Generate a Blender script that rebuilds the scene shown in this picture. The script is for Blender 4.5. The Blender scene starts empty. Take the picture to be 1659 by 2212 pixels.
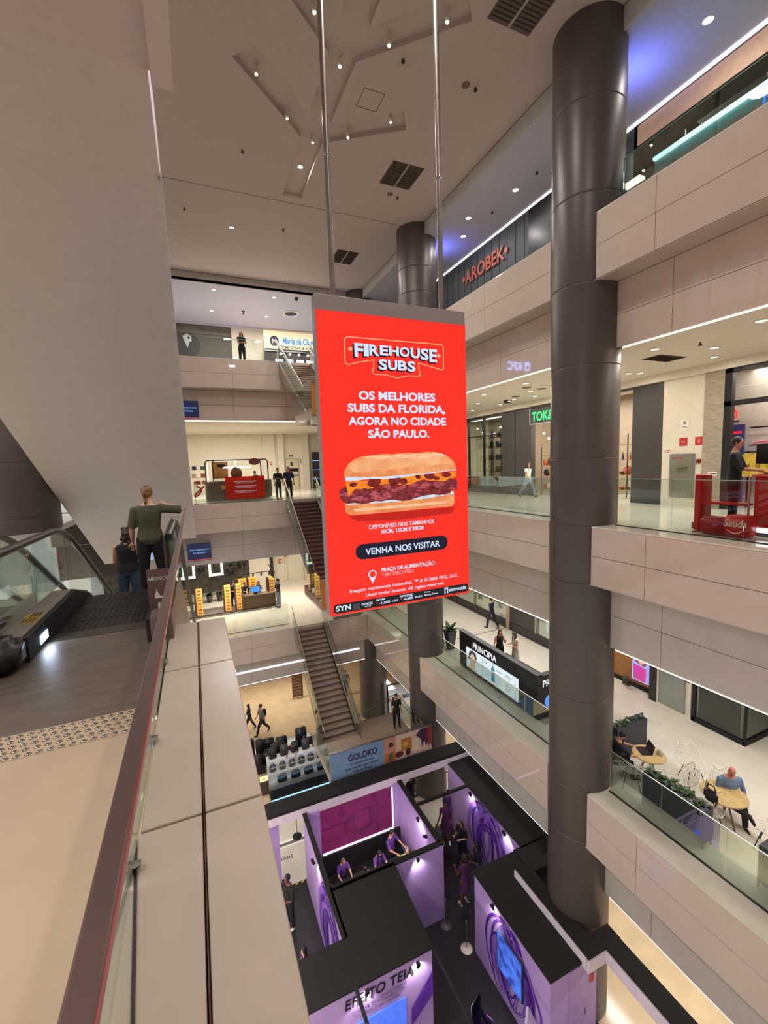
import bpy, bmesh, math, random
from mathutils import Vector, Matrix
SC = bpy.context.scene
COL = SC.collection
random.seed(7)

# ---------------------------------------------------------------- camera
F_PX = 942.767                                   # focal length for a 1659 x 2212 frame
RW = ((0.916488, -0.073919, 0.393174), (-0.398581, -0.084237, 0.913256), (-0.034387, -0.9937, -0.106665))
cam = bpy.data.cameras.new('camera'); cam.sensor_fit = 'HORIZONTAL'; cam.sensor_width = 36.0
cam.lens = F_PX * 36.0 / 1659.0; cam.clip_start = 0.05; cam.clip_end = 200
co = bpy.data.objects.new('camera', cam); COL.objects.link(co)
co.matrix_world = Matrix([[RW[i][0], -RW[i][1], -RW[i][2], 0.0] for i in range(3)] + [[0, 0, 0, 1]])
SC.camera = co

# ---------------------------------------------------------------- world, exposure
SC.view_settings.view_transform = 'Standard'; SC.view_settings.look = 'None'
SC.view_settings.gamma = 1.0; SC.view_settings.use_curve_mapping = False
SC.view_settings.exposure = 0.0
world = bpy.data.worlds.new('mall_air'); SC.world = world; world.use_nodes = True
bg = world.node_tree.nodes['Background']; bg.inputs[0].default_value = (1.0, 0.97, 0.95, 1); bg.inputs[1].default_value = 0.62
SC.cycles.max_bounces = 7; SC.cycles.diffuse_bounces = 4; SC.cycles.glossy_bounces = 3
SC.cycles.transmission_bounces = 2; SC.cycles.transparent_max_bounces = 24
SC.cycles.caustics_reflective = False; SC.cycles.caustics_refractive = False
SC.cycles.sample_clamp_indirect = 4.0

# levels (metres, measured from the camera's eye)
L3, L2, L1, L0, ZC = 5.49, -1.65, -8.67, -15.6, 9.77
XF, XR, XB, XW, YF, YG, YB, YC = 8.75, 9.345, 9.35, 14.4, 23.35, 23.98, 24.0, 24.3   # fascia, glass, recessed band, shop wall; the far side's fascia, glass, band; ceiling edge
LK = 1.0                                          # all lamps' power

def film(name, rgb, alpha):
    m = bpy.data.materials.new(name); m.use_nodes = True; nt = m.node_tree; N = nt.nodes; N.remove(N['Principled BSDF'])
    d = N.new('ShaderNodeBsdfDiffuse'); t = N.new('ShaderNodeBsdfTransparent'); x = N.new('ShaderNodeMixShader')
    c = (*lin(rgb), 1); d.inputs[0].default_value = c; t.inputs[0].default_value = (*lin(tuple(min(255, v*1.25+40) for v in rgb)), 1); x.inputs[0].default_value = alpha
    nt.links.new(t.outputs[0], x.inputs[1]); nt.links.new(d.outputs[0], x.inputs[2]); nt.links.new(x.outputs[0], N['Material Output'].inputs[0]); return m
def area_lamp(name, loc, size, power, col=(1, .86, .70), aim=(0, 0, -1), size_y=None, spread=180):
    l = bpy.data.lights.new(name, 'AREA'); l.energy = power * LK; l.color = col
    l.shape = 'DISK' if size_y is None else 'RECTANGLE'; l.size = size
    if size_y: l.size_y = size_y
    l.spread = math.radians(spread)
    o = bpy.data.objects.new(name, l); COL.objects.link(o); o.location = loc
    o.rotation_euler = Vector(aim).to_track_quat('-Z', 'Y').to_euler()
    return o

# large ceiling lamps of the galleries, then added fill lamps (some of them beyond the frame)
WARM, COOL, NEUT = (1.0, .93, .84), (1.0, .96, .98), (1.0, .97, .95)
for (n, x, y, z, sx, sy, p, c) in (
    ('top_gallery_lamp', 10.9, 3.0, 9.25, .5, 9.0, 45, COOL), ('top_gallery_lamp', 10.9, 15.0, 9.25, .5, 11.0, 60, COOL),
    ('top_gallery_lamp', 4.0, 28.0, 9.25, 8.0, .5, 520, COOL),
    ('second_gallery_lamp', 11.6, 4.0, 2.58, .5, 8.0, 180, NEUT), ('second_gallery_lamp', 11.6, 15.5, 2.58, .5, 10.0, 220, NEUT),
    ('second_gallery_lamp', 3.0, 29.0, 2.58, 7.0, .6, 700, WARM),
    ('first_gallery_lamp', 12.0, 4.5, -4.75, .5, 8.0, 210, NEUT), ('first_gallery_lamp', 12.0, 16.0, -4.75, .5, 10.0, 250, NEUT),
    ('first_gallery_lamp', 4.0, 28.5, -4.75, 7.0, .6, 420, WARM),
    ('ground_gallery_lamp', 12.2, 6.0, -11.65, .5, 9.0, 300, NEUT), ('ground_gallery_lamp', 3.5, 28.5, -11.65, 8.0, .6, 260, WARM),
    ('ground_gallery_lamp', 11.8, 18.0, -11.65, .5, 9.0, 200, NEUT),
    # unseen fill lamps added on the camera's own side: hall above, two levels below
    ('hall_lamp', -2.8, .2, 4.3, 2.4, 5.0, 330, NEUT), ('hall_lamp', -8.0, 10.0, 4.3, 3.0, 8.0, 520, NEUT),
    ('near_first_gallery_lamp', -2.0, 8.0, -3.2, .6, 20.0, 900, NEUT), ('near_ground_gallery_lamp', -2.0, 8.0, -10.0, .6, 20.0, 900, NEUT)):
    area_lamp(n, (x, y, z), sx, p, c, size_y=sy)
# atrium lamps recessed in the high ceiling
for (x, y) in ((4.0, 3.0), (4.0, 7.6), (3.0, 13.0), (5.2, 13.0), (4.0, 19.0), (6.0, 21.0)):
    area_lamp('atrium_ceiling_lamp', (x, y, 9.6), .5, 125, (1, .95, .93))

# ---------------------------------------------------------------- materials
def lin(c):
    return tuple(((v / 255.0) / 12.92 if v / 255.0 <= .04045 else ((v / 255.0 + .055) / 1.055) ** 2.4) for v in c)
MATS = {}
def M(name, rgb=(200, 200, 200), rough=.5, metal=0.0, emit=0.0, vary=.06, scale=6.0, bump=0.0, spec=.5, rgb2=None, stretch=None):
    if name in MATS: return MATS[name]
    m = bpy.data.materials.new(name); m.use_nodes = True; nt = m.node_tree; N = nt.nodes; Lk = nt.links
    b = N['Principled BSDF']; c = lin(rgb)
    b.inputs['Roughness'].default_value = rough; b.inputs['Metallic'].default_value = metal
    b.inputs['Specular IOR Level'].default_value = spec
    tc = N.new('ShaderNodeTexCoord'); mp = N.new('ShaderNodeMapping'); nz = N.new('ShaderNodeTexNoise')
    nz.inputs['Scale'].default_value = scale; nz.inputs['Detail'].default_value = 4
    if stretch: mp.inputs['Scale'].default_value = stretch
    Lk.new(tc.outputs['Object'], mp.inputs[0]); Lk.new(mp.outputs[0], nz.inputs['Vector'])
    rp = N.new('ShaderNodeValToRGB'); rp.color_ramp.elements[0].position = .35; rp.color_ramp.elements[1].position = .65
    c2 = lin(rgb2) if rgb2 else tuple(min(1, v * (1 + vary)) for v in c)
    c1 = c if rgb2 else tuple(v * (1 - vary) for v in c)
    rp.color_ramp.elements[0].color = (*c1, 1); rp.color_ramp.elements[1].color = (*c2, 1)
    Lk.new(nz.outputs['Fac'], rp.inputs[0]); Lk.new(rp.outputs[0], b.inputs['Base Color'])
    if bump:
        bp = N.new('ShaderNodeBump'); bp.inputs['Strength'].default_value = bump; bp.inputs['Distance'].default_value = .01
        Lk.new(nz.outputs['Fac'], bp.inputs['Height']); Lk.new(bp.outputs[0], b.inputs['Normal'])
    if emit:
        Lk.new(rp.outputs[0], b.inputs['Emission Color']); b.inputs['Emission Strength'].default_value = emit
        if emit >= 1: b.inputs['Base Color'].default_value = (0, 0, 0, 1); Lk.remove(b.inputs['Base Color'].links[0])
    MATS[name] = m; return m
def glass(name, tint=(236, 244, 240), refl=1.0, rough=0.0):
    if name in MATS: return MATS[name]
    m = bpy.data.materials.new(name); m.use_nodes = True; nt = m.node_tree; N = nt.nodes; Lk = nt.links
    N.remove(N['Principled BSDF']); out = N['Material Output']
    tr = N.new('ShaderNodeBsdfTransparent'); tr.inputs[0].default_value = (*lin(tint), 1)
    gl = N.new('ShaderNodeBsdfGlossy'); gl.inputs['Roughness'].default_value = rough; gl.inputs[0].default_value = (.95, 1, .97, 1)
    fr = N.new('ShaderNodeFresnel'); fr.inputs[0].default_value = 1.45
    mu = N.new('ShaderNodeMath'); mu.operation = 'MULTIPLY'; mu.inputs[1].default_value = refl; mu.use_clamp = True
    mx = N.new('ShaderNodeMixShader'); Lk.new(fr.outputs[0], mu.inputs[0]); Lk.new(mu.outputs[0], mx.inputs[0])
    Lk.new(tr.outputs[0], mx.inputs[1]); Lk.new(gl.outputs[0], mx.inputs[2]); Lk.new(mx.outputs[0], out.inputs[0])
    MATS[name] = m; return m
# ---------------------------------------------------------------- mesh helpers
class B:
    """collects simple shapes in world coordinates and links them as one mesh object"""
    def __init__(s): s.v = []; s.f = []; s.sm = []
    def add(s, vs, fs, smooth=False):
        o = len(s.v); s.v += [tuple(v) for v in vs]
        for f in fs: s.f.append(tuple(i + o for i in f)); s.sm.append(smooth)
        return s
    def box(s, x0, y0, z0, x1, y1, z1):
        return s.add([(x0,y0,z0),(x1,y0,z0),(x1,y1,z0),(x0,y1,z0),(x0,y0,z1),(x1,y0,z1),(x1,y1,z1),(x0,y1,z1)],
                     [(0,3,2,1),(4,5,6,7),(0,1,5,4),(1,2,6,5),(2,3,7,6),(3,0,4,7)])
    def obox(s, c, sx, sy, sz, rz=0, rx=0, ry=0):
        m = Matrix.Rotation(rz, 3, 'Z') @ Matrix.Rotation(ry, 3, 'Y') @ Matrix.Rotation(rx, 3, 'X'); c = Vector(c)
        vs = [c + m @ Vector((a*sx/2, b*sy/2, d*sz/2)) for d in (-1,1) for a, b in ((-1,-1),(1,-1),(1,1),(-1,1))]
        return s.add(vs, [(0,3,2,1),(4,5,6,7),(0,1,5,4),(1,2,6,5),(2,3,7,6),(3,0,4,7)])
    def rbox(s, c, sx, sy, sz, r=.03, rz=0, seg=1):
        bm = bmesh.new(); bmesh.ops.create_cube(bm, size=1)
        for v in bm.verts: v.co = Vector((v.co.x*sx, v.co.y*sy, v.co.z*sz))
        bmesh.ops.bevel(bm, geom=bm.edges[:], offset=min(r, sx*.49, sy*.49, sz*.49), segments=seg, affect='EDGES')
        m = Matrix.Rotation(rz, 3, 'Z'); c = Vector(c); bm.verts.index_update()
        s.add([c + m @ v.co for v in bm.verts], [[v.index for v in f.verts] for f in bm.faces], seg > 2); bm.free(); return s
    def cyl(s, p0, p1, r0, r1=None, n=12, smooth=True):
        return s.tube([p0, p1], [r0, r0 if r1 is None else r1], n, smooth=smooth)
    def tube(s, pts, r, n=8, smooth=True, caps=True):
        pts = [Vector(p) for p in pts]; k = len(pts); rs = r if isinstance(r, (list, tuple)) else [r]*k
        vs = []; up = None
        for i, p in enumerate(pts):
            d = (pts[min(i+1, k-1)] - pts[max(i-1, 0)]).normalized()
            if up is None: up = Vector((0,0,1)) if abs(d.z) < .9 else Vector((1,0,0))
            a = d.cross(up).normalized(); b = a.cross(d).normalized(); up = b
            vs += [p + (a*math.cos(t) + b*math.sin(t))*rs[i] for t in [2*math.pi*j/n for j in range(n)]]
        fs = [(i*n+j, i*n+(j+1)%n, (i+1)*n+(j+1)%n, (i+1)*n+j) for i in range(k-1) for j in range(n)]
        s.add(vs, fs, smooth)
        if caps: s.add(vs, [tuple(range(n))[::-1], tuple((k-1)*n+j for j in range(n))], False)
        return s
    def lathe(s, c, prof, n=24, smooth=True):
        c = Vector(c); k = len(prof)
        vs = [c + Vector((r*math.cos(2*math.pi*j/n), r*math.sin(2*math.pi*j/n), z)) for r, z in prof for j in range(n)]
        fs = [(i*n+j, i*n+(j+1)%n, (i+1)*n+(j+1)%n, (i+1)*n+j) for i in range(k-1) for j in range(n)]
        s.add(vs, fs, smooth); s.add(vs[:n], [tuple(range(n))[::-1]]); s.add(vs[-n:], [tuple(range(n))]); return s
    def ball(s, c, rx, ry=None, rz=None, n=10, m=None):
        ry = ry or rx; rz = rz or rx; m = m or n; c = Vector(c)
        vs = [c + Vector((0,0,-rz))]
        for i in range(1, m):
            a = -math.pi/2 + math.pi*i/m
            vs += [c + Vector((rx*math.cos(a)*math.cos(2*math.pi*j/n), ry*math.cos(a)*math.sin(2*math.pi*j/n), rz*math.sin(a))) for j in range(n)]
        vs.append(c + Vector((0,0,rz))); e = len(vs)-1
        fs = [(0, 1+(j+1)%n, 1+j) for j in range(n)]
        fs += [(1+i*n+j, 1+i*n+(j+1)%n, 1+(i+1)*n+(j+1)%n, 1+(i+1)*n+j) for i in range(m-2) for j in range(n)]
        fs += [(e, 1+(m-2)*n+j, 1+(m-2)*n+(j+1)%n) for j in range(n)]
        return s.add(vs, fs, True)
    def prism(s, poly, o, u, w, depth):
        """polygon in the (u, w) plane at o, thickened by depth along u x w"""
        o, u, w = Vector(o), Vector(u), Vector(w); nn = u.cross(w).normalized()*depth; k = len(poly)
        vs = [o + u*a + w*b for a, b in poly] + [o + u*a + w*b + nn for a, b in poly]
        ar = sum(poly[i][0]*poly[(i+1)%k][1] - poly[(i+1)%k][0]*poly[i][1] for i in range(k))
        fs = [tuple(range(k))[::-1], tuple(range(k, 2*k))] + [(i, (i+1)%k, (i+1)%k+k, i+k) for i in range(k)]
        if ar < 0: fs = [f[::-1] for f in fs]
        return s.add(vs, fs)
    def quad(s, *p): return s.add(p, [tuple(range(len(p)))])
    def build(s, name, mat, parent=None, loc=None, **tags):
        me = bpy.data.meshes.new(name); off = Vector((0,0,0))
        if parent is not None:
            p = parent
            while p is not None: off = off + p.location; p = p.parent
        elif loc is not None: off = Vector(loc)
        me.from_pydata([tuple(Vector(v) - off) for v in s.v], [], s.f); me.polygons.foreach_set('use_smooth', s.sm)
        me.materials.append(mat if not isinstance(mat, str) else MATS[mat]); me.update()
        o = bpy.data.objects.new(name, me); COL.objects.link(o)
        if parent is not None: o.parent = parent
        elif loc is not None: o.location = loc
        for k_, v_ in tags.items(): o[k_] = v_
        return o
def thing(name, label, cat, loc=(0,0,0), group=None):
    o = bpy.data.objects.new(name, None); COL.objects.link(o); o.location = loc; o.empty_display_size = .2
    o['label'] = label; o['category'] = cat; o['kind'] = 'thing'
    if group: o['group'] = group
    return o
def tag(o, label, cat, group=None):
    o['label'] = label; o['category'] = cat; o['kind'] = 'thing'
    if group: o['group'] = group
    return o
def struct(name, loc=(0,0,0)):
    o = bpy.data.objects.new(name, None); COL.objects.link(o); o.location = loc; o['kind'] = 'structure'; return o
def S(b, name, mat): return b.build(name, mat, kind='structure')
def dup(root, loc, label=None, group=None):
    r = root.copy(); COL.objects.link(r); r.location = loc
    if label: r['label'] = label
    if group: r['group'] = group
    for ch in root.children:
        c = ch.copy(); COL.objects.link(c); c.parent = r
        for g in ch.children:
            d = g.copy(); COL.objects.link(d); d.parent = c
    return r
def lettering(body, o, u, w, size, mat, parent, name='lettering', bold=.0, align='CENTER', depth=.004, sx=1.0, shear=0.0, space=1.0, **tags):
    """flat raised lettering: baseline start o, reading direction u, upward w (unit vectors)"""
    cu = bpy.data.curves.new(name, 'FONT'); cu.body = body; cu.size = size; cu.align_x = align; cu.extrude = depth/2
    cu.offset = bold*size; cu.shear = shear; cu.space_character = space; cu.resolution_u = 3
    tmp = bpy.data.objects.new(name, cu); COL.objects.link(tmp)
    me = bpy.data.meshes.new_from_object(tmp.evaluated_get(bpy.context.evaluated_depsgraph_get()))
    bpy.data.objects.remove(tmp); bpy.data.curves.remove(cu)
    off = Vector((0,0,0)); p = parent
    while p is not None: off = off + p.location; p = p.parent
    o, u, w = Vector(o), Vector(u).normalized(), Vector(w).normalized(); n = u.cross(w)
    for v in me.vertices: v.co = o + u*v.co.x*sx + w*v.co.y + n*(v.co.z + depth/2) - off
    me.materials.clear(); me.materials.append(mat)
    ob = bpy.data.objects.new(name, me); COL.objects.link(ob); ob.parent = parent
    for k_, v_ in tags.items(): ob[k_] = v_
    return ob
X_, Y_, Z_ = Vector((1,0,0)), Vector((0,1,0)), Vector((0,0,1))

# ---------------------------------------------------------------- palette
WHITE = M('white_plaster', (205, 196, 188), .75, vary=.03, bump=.03)
CEILW = M('ceiling_paint', (190, 176, 168), .7, vary=.02)
CEILT = M('top_gallery_ceiling_paint', (188, 184, 196), .6, vary=.02)
CREAM = M('cream_wall_paint', (218, 210, 190), .6, vary=.03)
LAMI = M('cream_laminate', (206, 188, 175), .03, vary=.03, scale=2.0, spec=.45)
GROOVE = M('dark_groove', (70, 60, 54), .8)
SHELLG = M('pale_grey_laminate', (192, 182, 172), .12, vary=.03, scale=2.0)
MARBLE = M('cream_marble', (222, 216, 202), .10, vary=.07, scale=1.4, stretch=(1, .5, 1))
MARBW = M('white_marble', (226, 218, 202), .08, vary=.06, scale=1.8, stretch=(1, .5, 1))
SAND = M('beige_floor_stone', (206, 183, 148), .14, vary=.08, scale=1.5)
HALLF = M('hall_floor_stone', (192, 170, 144), .30, rgb2=(180, 158, 134), scale=1.2, bump=.02)
COLM = M('dark_brown_column_metal', (90, 80, 76), .38, metal=.25, vary=.05, scale=1.5)
COLJ = M('column_joint', (22, 18, 17), .8)
STEEL = M('brushed_steel', (176, 172, 168), .3, metal=1.0, vary=.05, stretch=(1, 1, 20))
CHROME = M('bright_chrome', (215, 215, 215), .12, metal=1.0)
BROWNM = M('brown_metal', (112, 92, 88), .32, metal=.7)
BLACK = M('black_plastic', (22, 20, 21), .4)
MATTB = M('matt_black_paint', (26, 24, 24), .75, vary=.1)
DGREY = M('dark_grey_panel', (62, 57, 54), .45, vary=.05)
GLASS = glass('clear_balustrade_glass', (243, 248, 245), .6)
SHOPG = glass('shopfront_glass', (240, 244, 242), .8)
EDGE = M('green_glass_edge', (150, 178, 160), .15)
LED = M('warm_led_strip', (255, 236, 200), emit=3.5, vary=0)
LEDW = M('white_led_strip', (248, 244, 255), emit=3.0, vary=0)
LAMPE = M('downlight_lens', (255, 246, 232), emit=9.0, vary=0)
SKIN1, SKIN2, SKIN3 = M('fair_skin', (222, 172, 145), .5), M('tan_skin', (188, 135, 105), .5), M('brown_skin', (120, 78, 60), .5)

# ---------------------------------------------------------------- structure: floors, ceilings
def slab_floor(name, z, mat, rects):
    b = B()
    for x0, y0, x1, y1 in rects: b.box(x0, y0, z-.2, x1, y1, z)
    return S(b, name, mat)
slab_floor('floor', L0, SAND, [(-6, -2, 18, 32)])
slab_floor('floor', L1, MARBW, [(XR, -3, 19, YG), (-6, YG, 19, 33.5)])
slab_floor('floor', L2, MARBLE, [(XR, -3, 17.5, YG), (-6.5, YG, 17.5, 34.6)])
slab_floor('floor', L3, MARBLE, [(XR, -3, 14, YG), (-6, YG, 14, 31)])
slab_floor('floor', L2, HALLF, [(-9, -5, -.46, 3.1), (-9, 3.1, -4.3, 9)])           # the hall the camera stands in
slab_floor('floor', L2, MARBLE, [(-14, 9, -4.3, 24)])
# recessed galleries' ceilings
def ceil(name, z, mat, rects, t=.12):
    b = B()
    for x0, y0, x1, y1 in rects: b.box(x0, y0, z, x1, y1, z+t)
    return S(b, name, mat)
C3, C2, C1, C0 = 9.33, 2.67, -4.67, -11.56
ceil('ceiling', C3, CEILT, [(XR+.02, -3, 14, YC), (-6, YC, 14, 31)])
ceil('ceiling', C2, CREAM, [(9.55, -3, 17.5, YB+.3), (-6.5, YB+.3, 17.5, 34.6)])
ceil('ceiling', C1, CREAM, [(9.55, -3, 19, YB+.3), (-6, YB+.3, 19, 33.5)])
ceil('ceiling', C0, CREAM, [(9.55, -3, 19, YB+.3), (-6, YB+.3, 19, 32)])
# fascias: two rows of laminate panels, a soffit, a recessed band below and a light cove
def fascia(n, ztop, zbot, zband, led):
    root = struct('trim_%d' % n, (XF, 8, ztop))
    zm = (ztop + zbot)/2; core = B()
    core.box(XF+.02, -3, zbot, XR+.1, 7.6, ztop-.03).box(XF+.02, 9.03, zbot, XR+.1, 16.77, ztop-.03).box(XF+.02, 17.95, zbot, XR+.1, YF+.1, ztop-.03)
    core.box(-6, YF+.02, zbot, XR, YG, ztop-.03)
    core.box(XB+.02, -3, zband, XB+.1, YB+.1, zbot+.02).box(-6, YB+.02, zband, XB+.1, YB+.1, zbot+.02)
    core.build('core', GROOVE, root)
    B().box(XF, -3, zbot-.015, XB+.02, YF, zbot).box(-6, YF, zbot-.015, XB+.02, YB+.02, zbot).build('soffit', SHELLG, root)
    B().box(XF-.012, -3, ztop-.03, XR+.02, 7.62, ztop).box(XF-.012, 9.0, ztop-.03, XR+.02, 16.8, ztop).box(XF-.012, 17.92, ztop-.03, XR+.02, YF, ztop).box(-6, YF-.012, ztop-.03, XR+.02, YG+.02, ztop).build('coping', MARBW, root)
    gap = .006
    ys = [-2.08, .69, 3.46, 6.23, 7.62, 9.0, 11.77, 14.54, 16.8, 17.92, 20.85, YF]
    for a, b_ in zip(ys, ys[1:]):
        if a in (7.62, 16.8): continue                                 # the columns stand in these gaps
        for z0, z1 in ((zbot, zm), (zm, ztop-.03)): B().box(XF-.012, a+gap, z0+gap, XF+.02, b_-gap, z1-gap).build('panel', LAMI, root)
    for a, b_ in ((7.6, 7.62), (9.0, 9.02), (16.78, 16.8), (17.92, 17.94)): B().box(XF-.01, a, zbot, XR+.1, b_, ztop-.03).build('end_panel', LAMI, root)
    xs = [-3.3, -.6, 2.13, 4.86, 7.59, XF-.02]
    for a, b_ in zip(xs, xs[1:]):
        for z0, z1 in ((zbot, zm), (zm, ztop-.03)): B().box(a+gap, YF-.012, z0+gap, b_-gap, YF+.02, z1-gap).build('panel', LAMI, root)
    zbm = (zbot+zband)/2; ys = [-2.08, .69, 3.46, 6.23, 9.0, 11.77, 14.54, 17.3, 20.1, 22.5, YB]
    for a, b_ in zip(ys, ys[1:]):
        for z0, z1 in ((zband, zbm), (zbm, zbot-.02)): B().box(XB-.005, a+gap, z0+gap, XB+.02, b_-gap, z1-gap).build('panel', LAMI if n < 2 else SHELLG, root)
    xs = [-3.3, -.6, 2.13, 4.86, 7.59, XB]
    for a, b_ in zip(xs, xs[1:]):
        for z0, z1 in ((zband, zbm), (zbm, zbot-.02)): B().box(a+gap, YB-.005, z0+gap, b_-gap, YB+.02, z1-gap).build('panel', LAMI if n < 2 else SHELLG, root)
    l = B().box(XB+.012, -2, zband-.03, XB+.05, 7.4, zband-.002).box(XB+.012, 9.2, zband-.03, XB+.05, 23.9, zband-.002)
    if n == 1: l.box(-3, YB+.01, zband-.05, XB-.1, YB+.10, zband-.002)
    if n == 3: l.box(-3, YB-.03, zbm-.05, 8.4, YB-.006, zbm+.03).box(-3, YB+.01, zband-.03, XB-.1, YB+.05, zband-.002)
    l.build('led_strip', led, root)
    B().box(9.52, -3, zband+.03, 9.56, YB+.1, zband+.25).box(-6, YB+.4, zband+.0, 9.5, YB+.44, zband+.25).build('cove_lip', CREAM, root)
    B().box(9.50, -2, zband+.05, 9.515, 23.9, zband+.07).box(-3, YB+.36, zband+.02, 9.4, YB+.395, zband+.10).build('led_strip', led, root)
fascia(1, L3, 4.06, 2.55, LED)
fascia(2, L2, -3.10, -4.79, LED)
fascia(3, L1, -10.2, -11.68, LEDW)

# atrium ceiling with the branching light slot
def strip_outline(nodes, links, w):
    nb = {i: [] for i in range(len(nodes))}
    for a, b_ in links: nb[a].append(b_); nb[b_].append(a)
    ang = lambda a, b_: math.atan2(nodes[b_][1]-nodes[a][1], nodes[b_][0]-nodes[a][0])
    for i in nb: nb[i].sort(key=lambda j: ang(i, j))
    out = []; start = (links[0][0], links[0][1]); cur = start
    for _ in range(4*len(links)):
        a, b_ = cur; t = ang(a, b_); px, py = nodes[b_]
        if len(nb[b_]) == 1:
            nx, ny = math.sin(t)*w, -math.cos(t)*w; ex, ey = math.cos(t)*w, math.sin(t)*w
            out += [(px+nx+ex, py+ny+ey), (px-nx+ex, py-ny+ey)]; nxt = a
        else:
            k = nb[b_].index(a); nxt = nb[b_][(k+1) % len(nb[b_])]
            t2 = ang(b_, nxt); n1 = Vector((math.sin(t), -math.cos(t)))*w; n2 = Vector((math.sin(t2), -math.cos(t2)))*w
            d1 = Vector((math.cos(t), math.sin(t))); d2 = Vector((math.cos(t2), math.sin(t2)))
            cr = d1.x*d2.y - d1.y*d2.x; p0 = Vector((px, py))+n1; p1 = Vector((px, py))+n2
            if abs(cr) < .05: out.append(tuple(p0))
            else:
                q = p1-p0; s_ = (q.x*d2.y - q.y*d2.x)/cr; out.append(tuple(p0+d1*s_))
        cur = (b_, nxt)
        if cur == start: break
    return out
slot_nodes = [(3.98, 13.6), (2.05, 11.8), (6.0, 12.3), (4.0, 16.4), (4.02, 10.75), (2.1, 9.2), (5.95, 9.0), (4.0, 7.6)]
outline = strip_outline(slot_nodes, [(1, 0), (0, 2), (0, 3), (0, 4), (4, 5), (4, 6), (4, 7)], .34)
cu = bpy.data.curves.new('atrium_ceiling', 'CURVE'); cu.dimensions = '2D'; cu.fill_mode = 'BOTH'
for pts in ([(-7, -4), (XR+.02, -4), (XR+.02, YC), (-7, YC)], outline[::-1]):
    sp = cu.splines.new('POLY'); sp.points.add(len(pts)-1); sp.use_cyclic_u = True
    for q, p in zip(sp.points, pts): q.co = (p[0], p[1], 0, 1)
tmp = bpy.data.objects.new('tmp', cu); COL.objects.link(tmp)
me = bpy.data.meshes.new_from_object(tmp.evaluated_get(bpy.context.evaluated_depsgraph_get())); bpy.data.objects.remove(tmp)
me.materials.clear(); me.materials.append(CEILW)
atrium_ceiling = bpy.data.objects.new('ceiling', me); COL.objects.link(atrium_ceiling); atrium_ceiling.location = (0, 0, ZC); atrium_ceiling['kind'] = 'structure'
sl = B(); k = len(outline)
for i in range(k):
    a, b_ = outline[i], outline[(i+1) % k]; sl.quad((*a, ZC-.001), (*b_, ZC-.001), (*b_, ZC+.13), (*a, ZC+.13))
sl.add([(p[0], p[1], ZC+.13) for p in outline], [tuple(range(k))]); sl.build('light_slot', CEILW, atrium_ceiling)
B().box(-7, 17.1, ZC-.004, XR, 17.12, ZC-.0005).build('joint', GROOVE, atrium_ceiling)
up = B().box(XR, -3, 9.30, XR+.06, YC, ZC+.02).box(-6, YC, 9.30, XR+.06, YC+.06, ZC+.02); S(up, 'trim_4', M('gallery_ceiling_edge', (190, 186, 180), .6))
S(B().box(XR-.012, -3, ZC-.012, XR, YC, ZC-.001).box(-6, YC-.012, ZC-.012, XR, YC, ZC-.001), 'trim_5', GROOVE)
# walls that close the galleries
S(B().box(12.2, 9.3, L3, 12.35, 31, 9.33), 'wall_right', M('dark_shutter_wall', (62, 66, 68), .6))
S(B().box(-11, 31, L3, 14, 31.15, 9.33), 'wall_far', M('far_top_wall', (172, 163, 150), .7))
S(B().box(-6.5, 34.6, L2, 17.5, 34.75, C2), 'wall_far', CREAM)
S(B().box(-6, 33.5, L1, 19, 33.65, C1), 'wall_far', CREAM)
S(B().box(-6, 32, L0, 19, 32.15, C0), 'wall_far', M('warm_shopfront_wall', (206, 178, 140), .5))
S(B().box(18, -2, L0, 18.15, 32, C0), 'wall_right', CREAM)
S(B().box(17.4, -3, L2, 17.5, 34.6, C2), 'wall_right', M('shop_back_wall', (150, 135, 115), .7))
S(B().box(18.9, -3, L1, 19, 33.5, C1), 'wall_right', M('shop_back_wall'))
S(B().box(-14.2, -5, L2-1, -14, 24.4, ZC), 'wall_left', WHITE)
S(B().box(-9, -5.2, L2-1, 16, -5, ZC), 'wall_back', WHITE)
# columns
def column(name, x, y, r, label, joints, z0=L0, z1=ZC+.1, light_part=False):
    t = thing(name, label, 'column', (x, y, z0))
    js = [z0] + joints + [z1]
    for a, b_ in zip(js, js[1:]):
        B().lathe((x, y, 0), [(r-.012, a), (r, a+.012), (r, a+.03), (r, b_-.03), (r, b_-.012), (r-.012, b_)], 48).build('column_segment', COLM, t)
    B().lathe((x, y, 0), [(r-.014, z0+.01), (r-.014, z1-.02)], 32).build('core', COLJ, t)
    for s in (-.35, 2.2):
        d = Vector((math.cos(s), math.sin(s), 0))
    return t
col1 = column('round_column', 9.223, 8.323, .805, 'big dark brown round column nearest, rising past the hanging red screen on its right', [-13.1, -10.1, L1, -6.2, -3.1, L2, 0.0, 2.2, 4.06, 6.0, 8.0])
col2 = column('round_column', 9.38, 17.36, .83, 'dark brown round column standing behind the hanging red screen', [-13.1, -10.1, L1, -6.2, -3.1, L2, 0.0, 2.2, 4.06, 7.1, 8.1])
col3 = column('round_column', 9.4, 24.5, .84, 'dark column whose top alone shows above the red screen', [-13.1, L1, -3.1, L2, 4.06], z1=ZC+.1)
column('tiled_column', -5.45, 17.0, 1.42, 'wide grey tiled column behind the escalator at the left edge', [-1.2, .45, 2.1, 3.8], z0=L2, z1=ZC)
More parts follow.
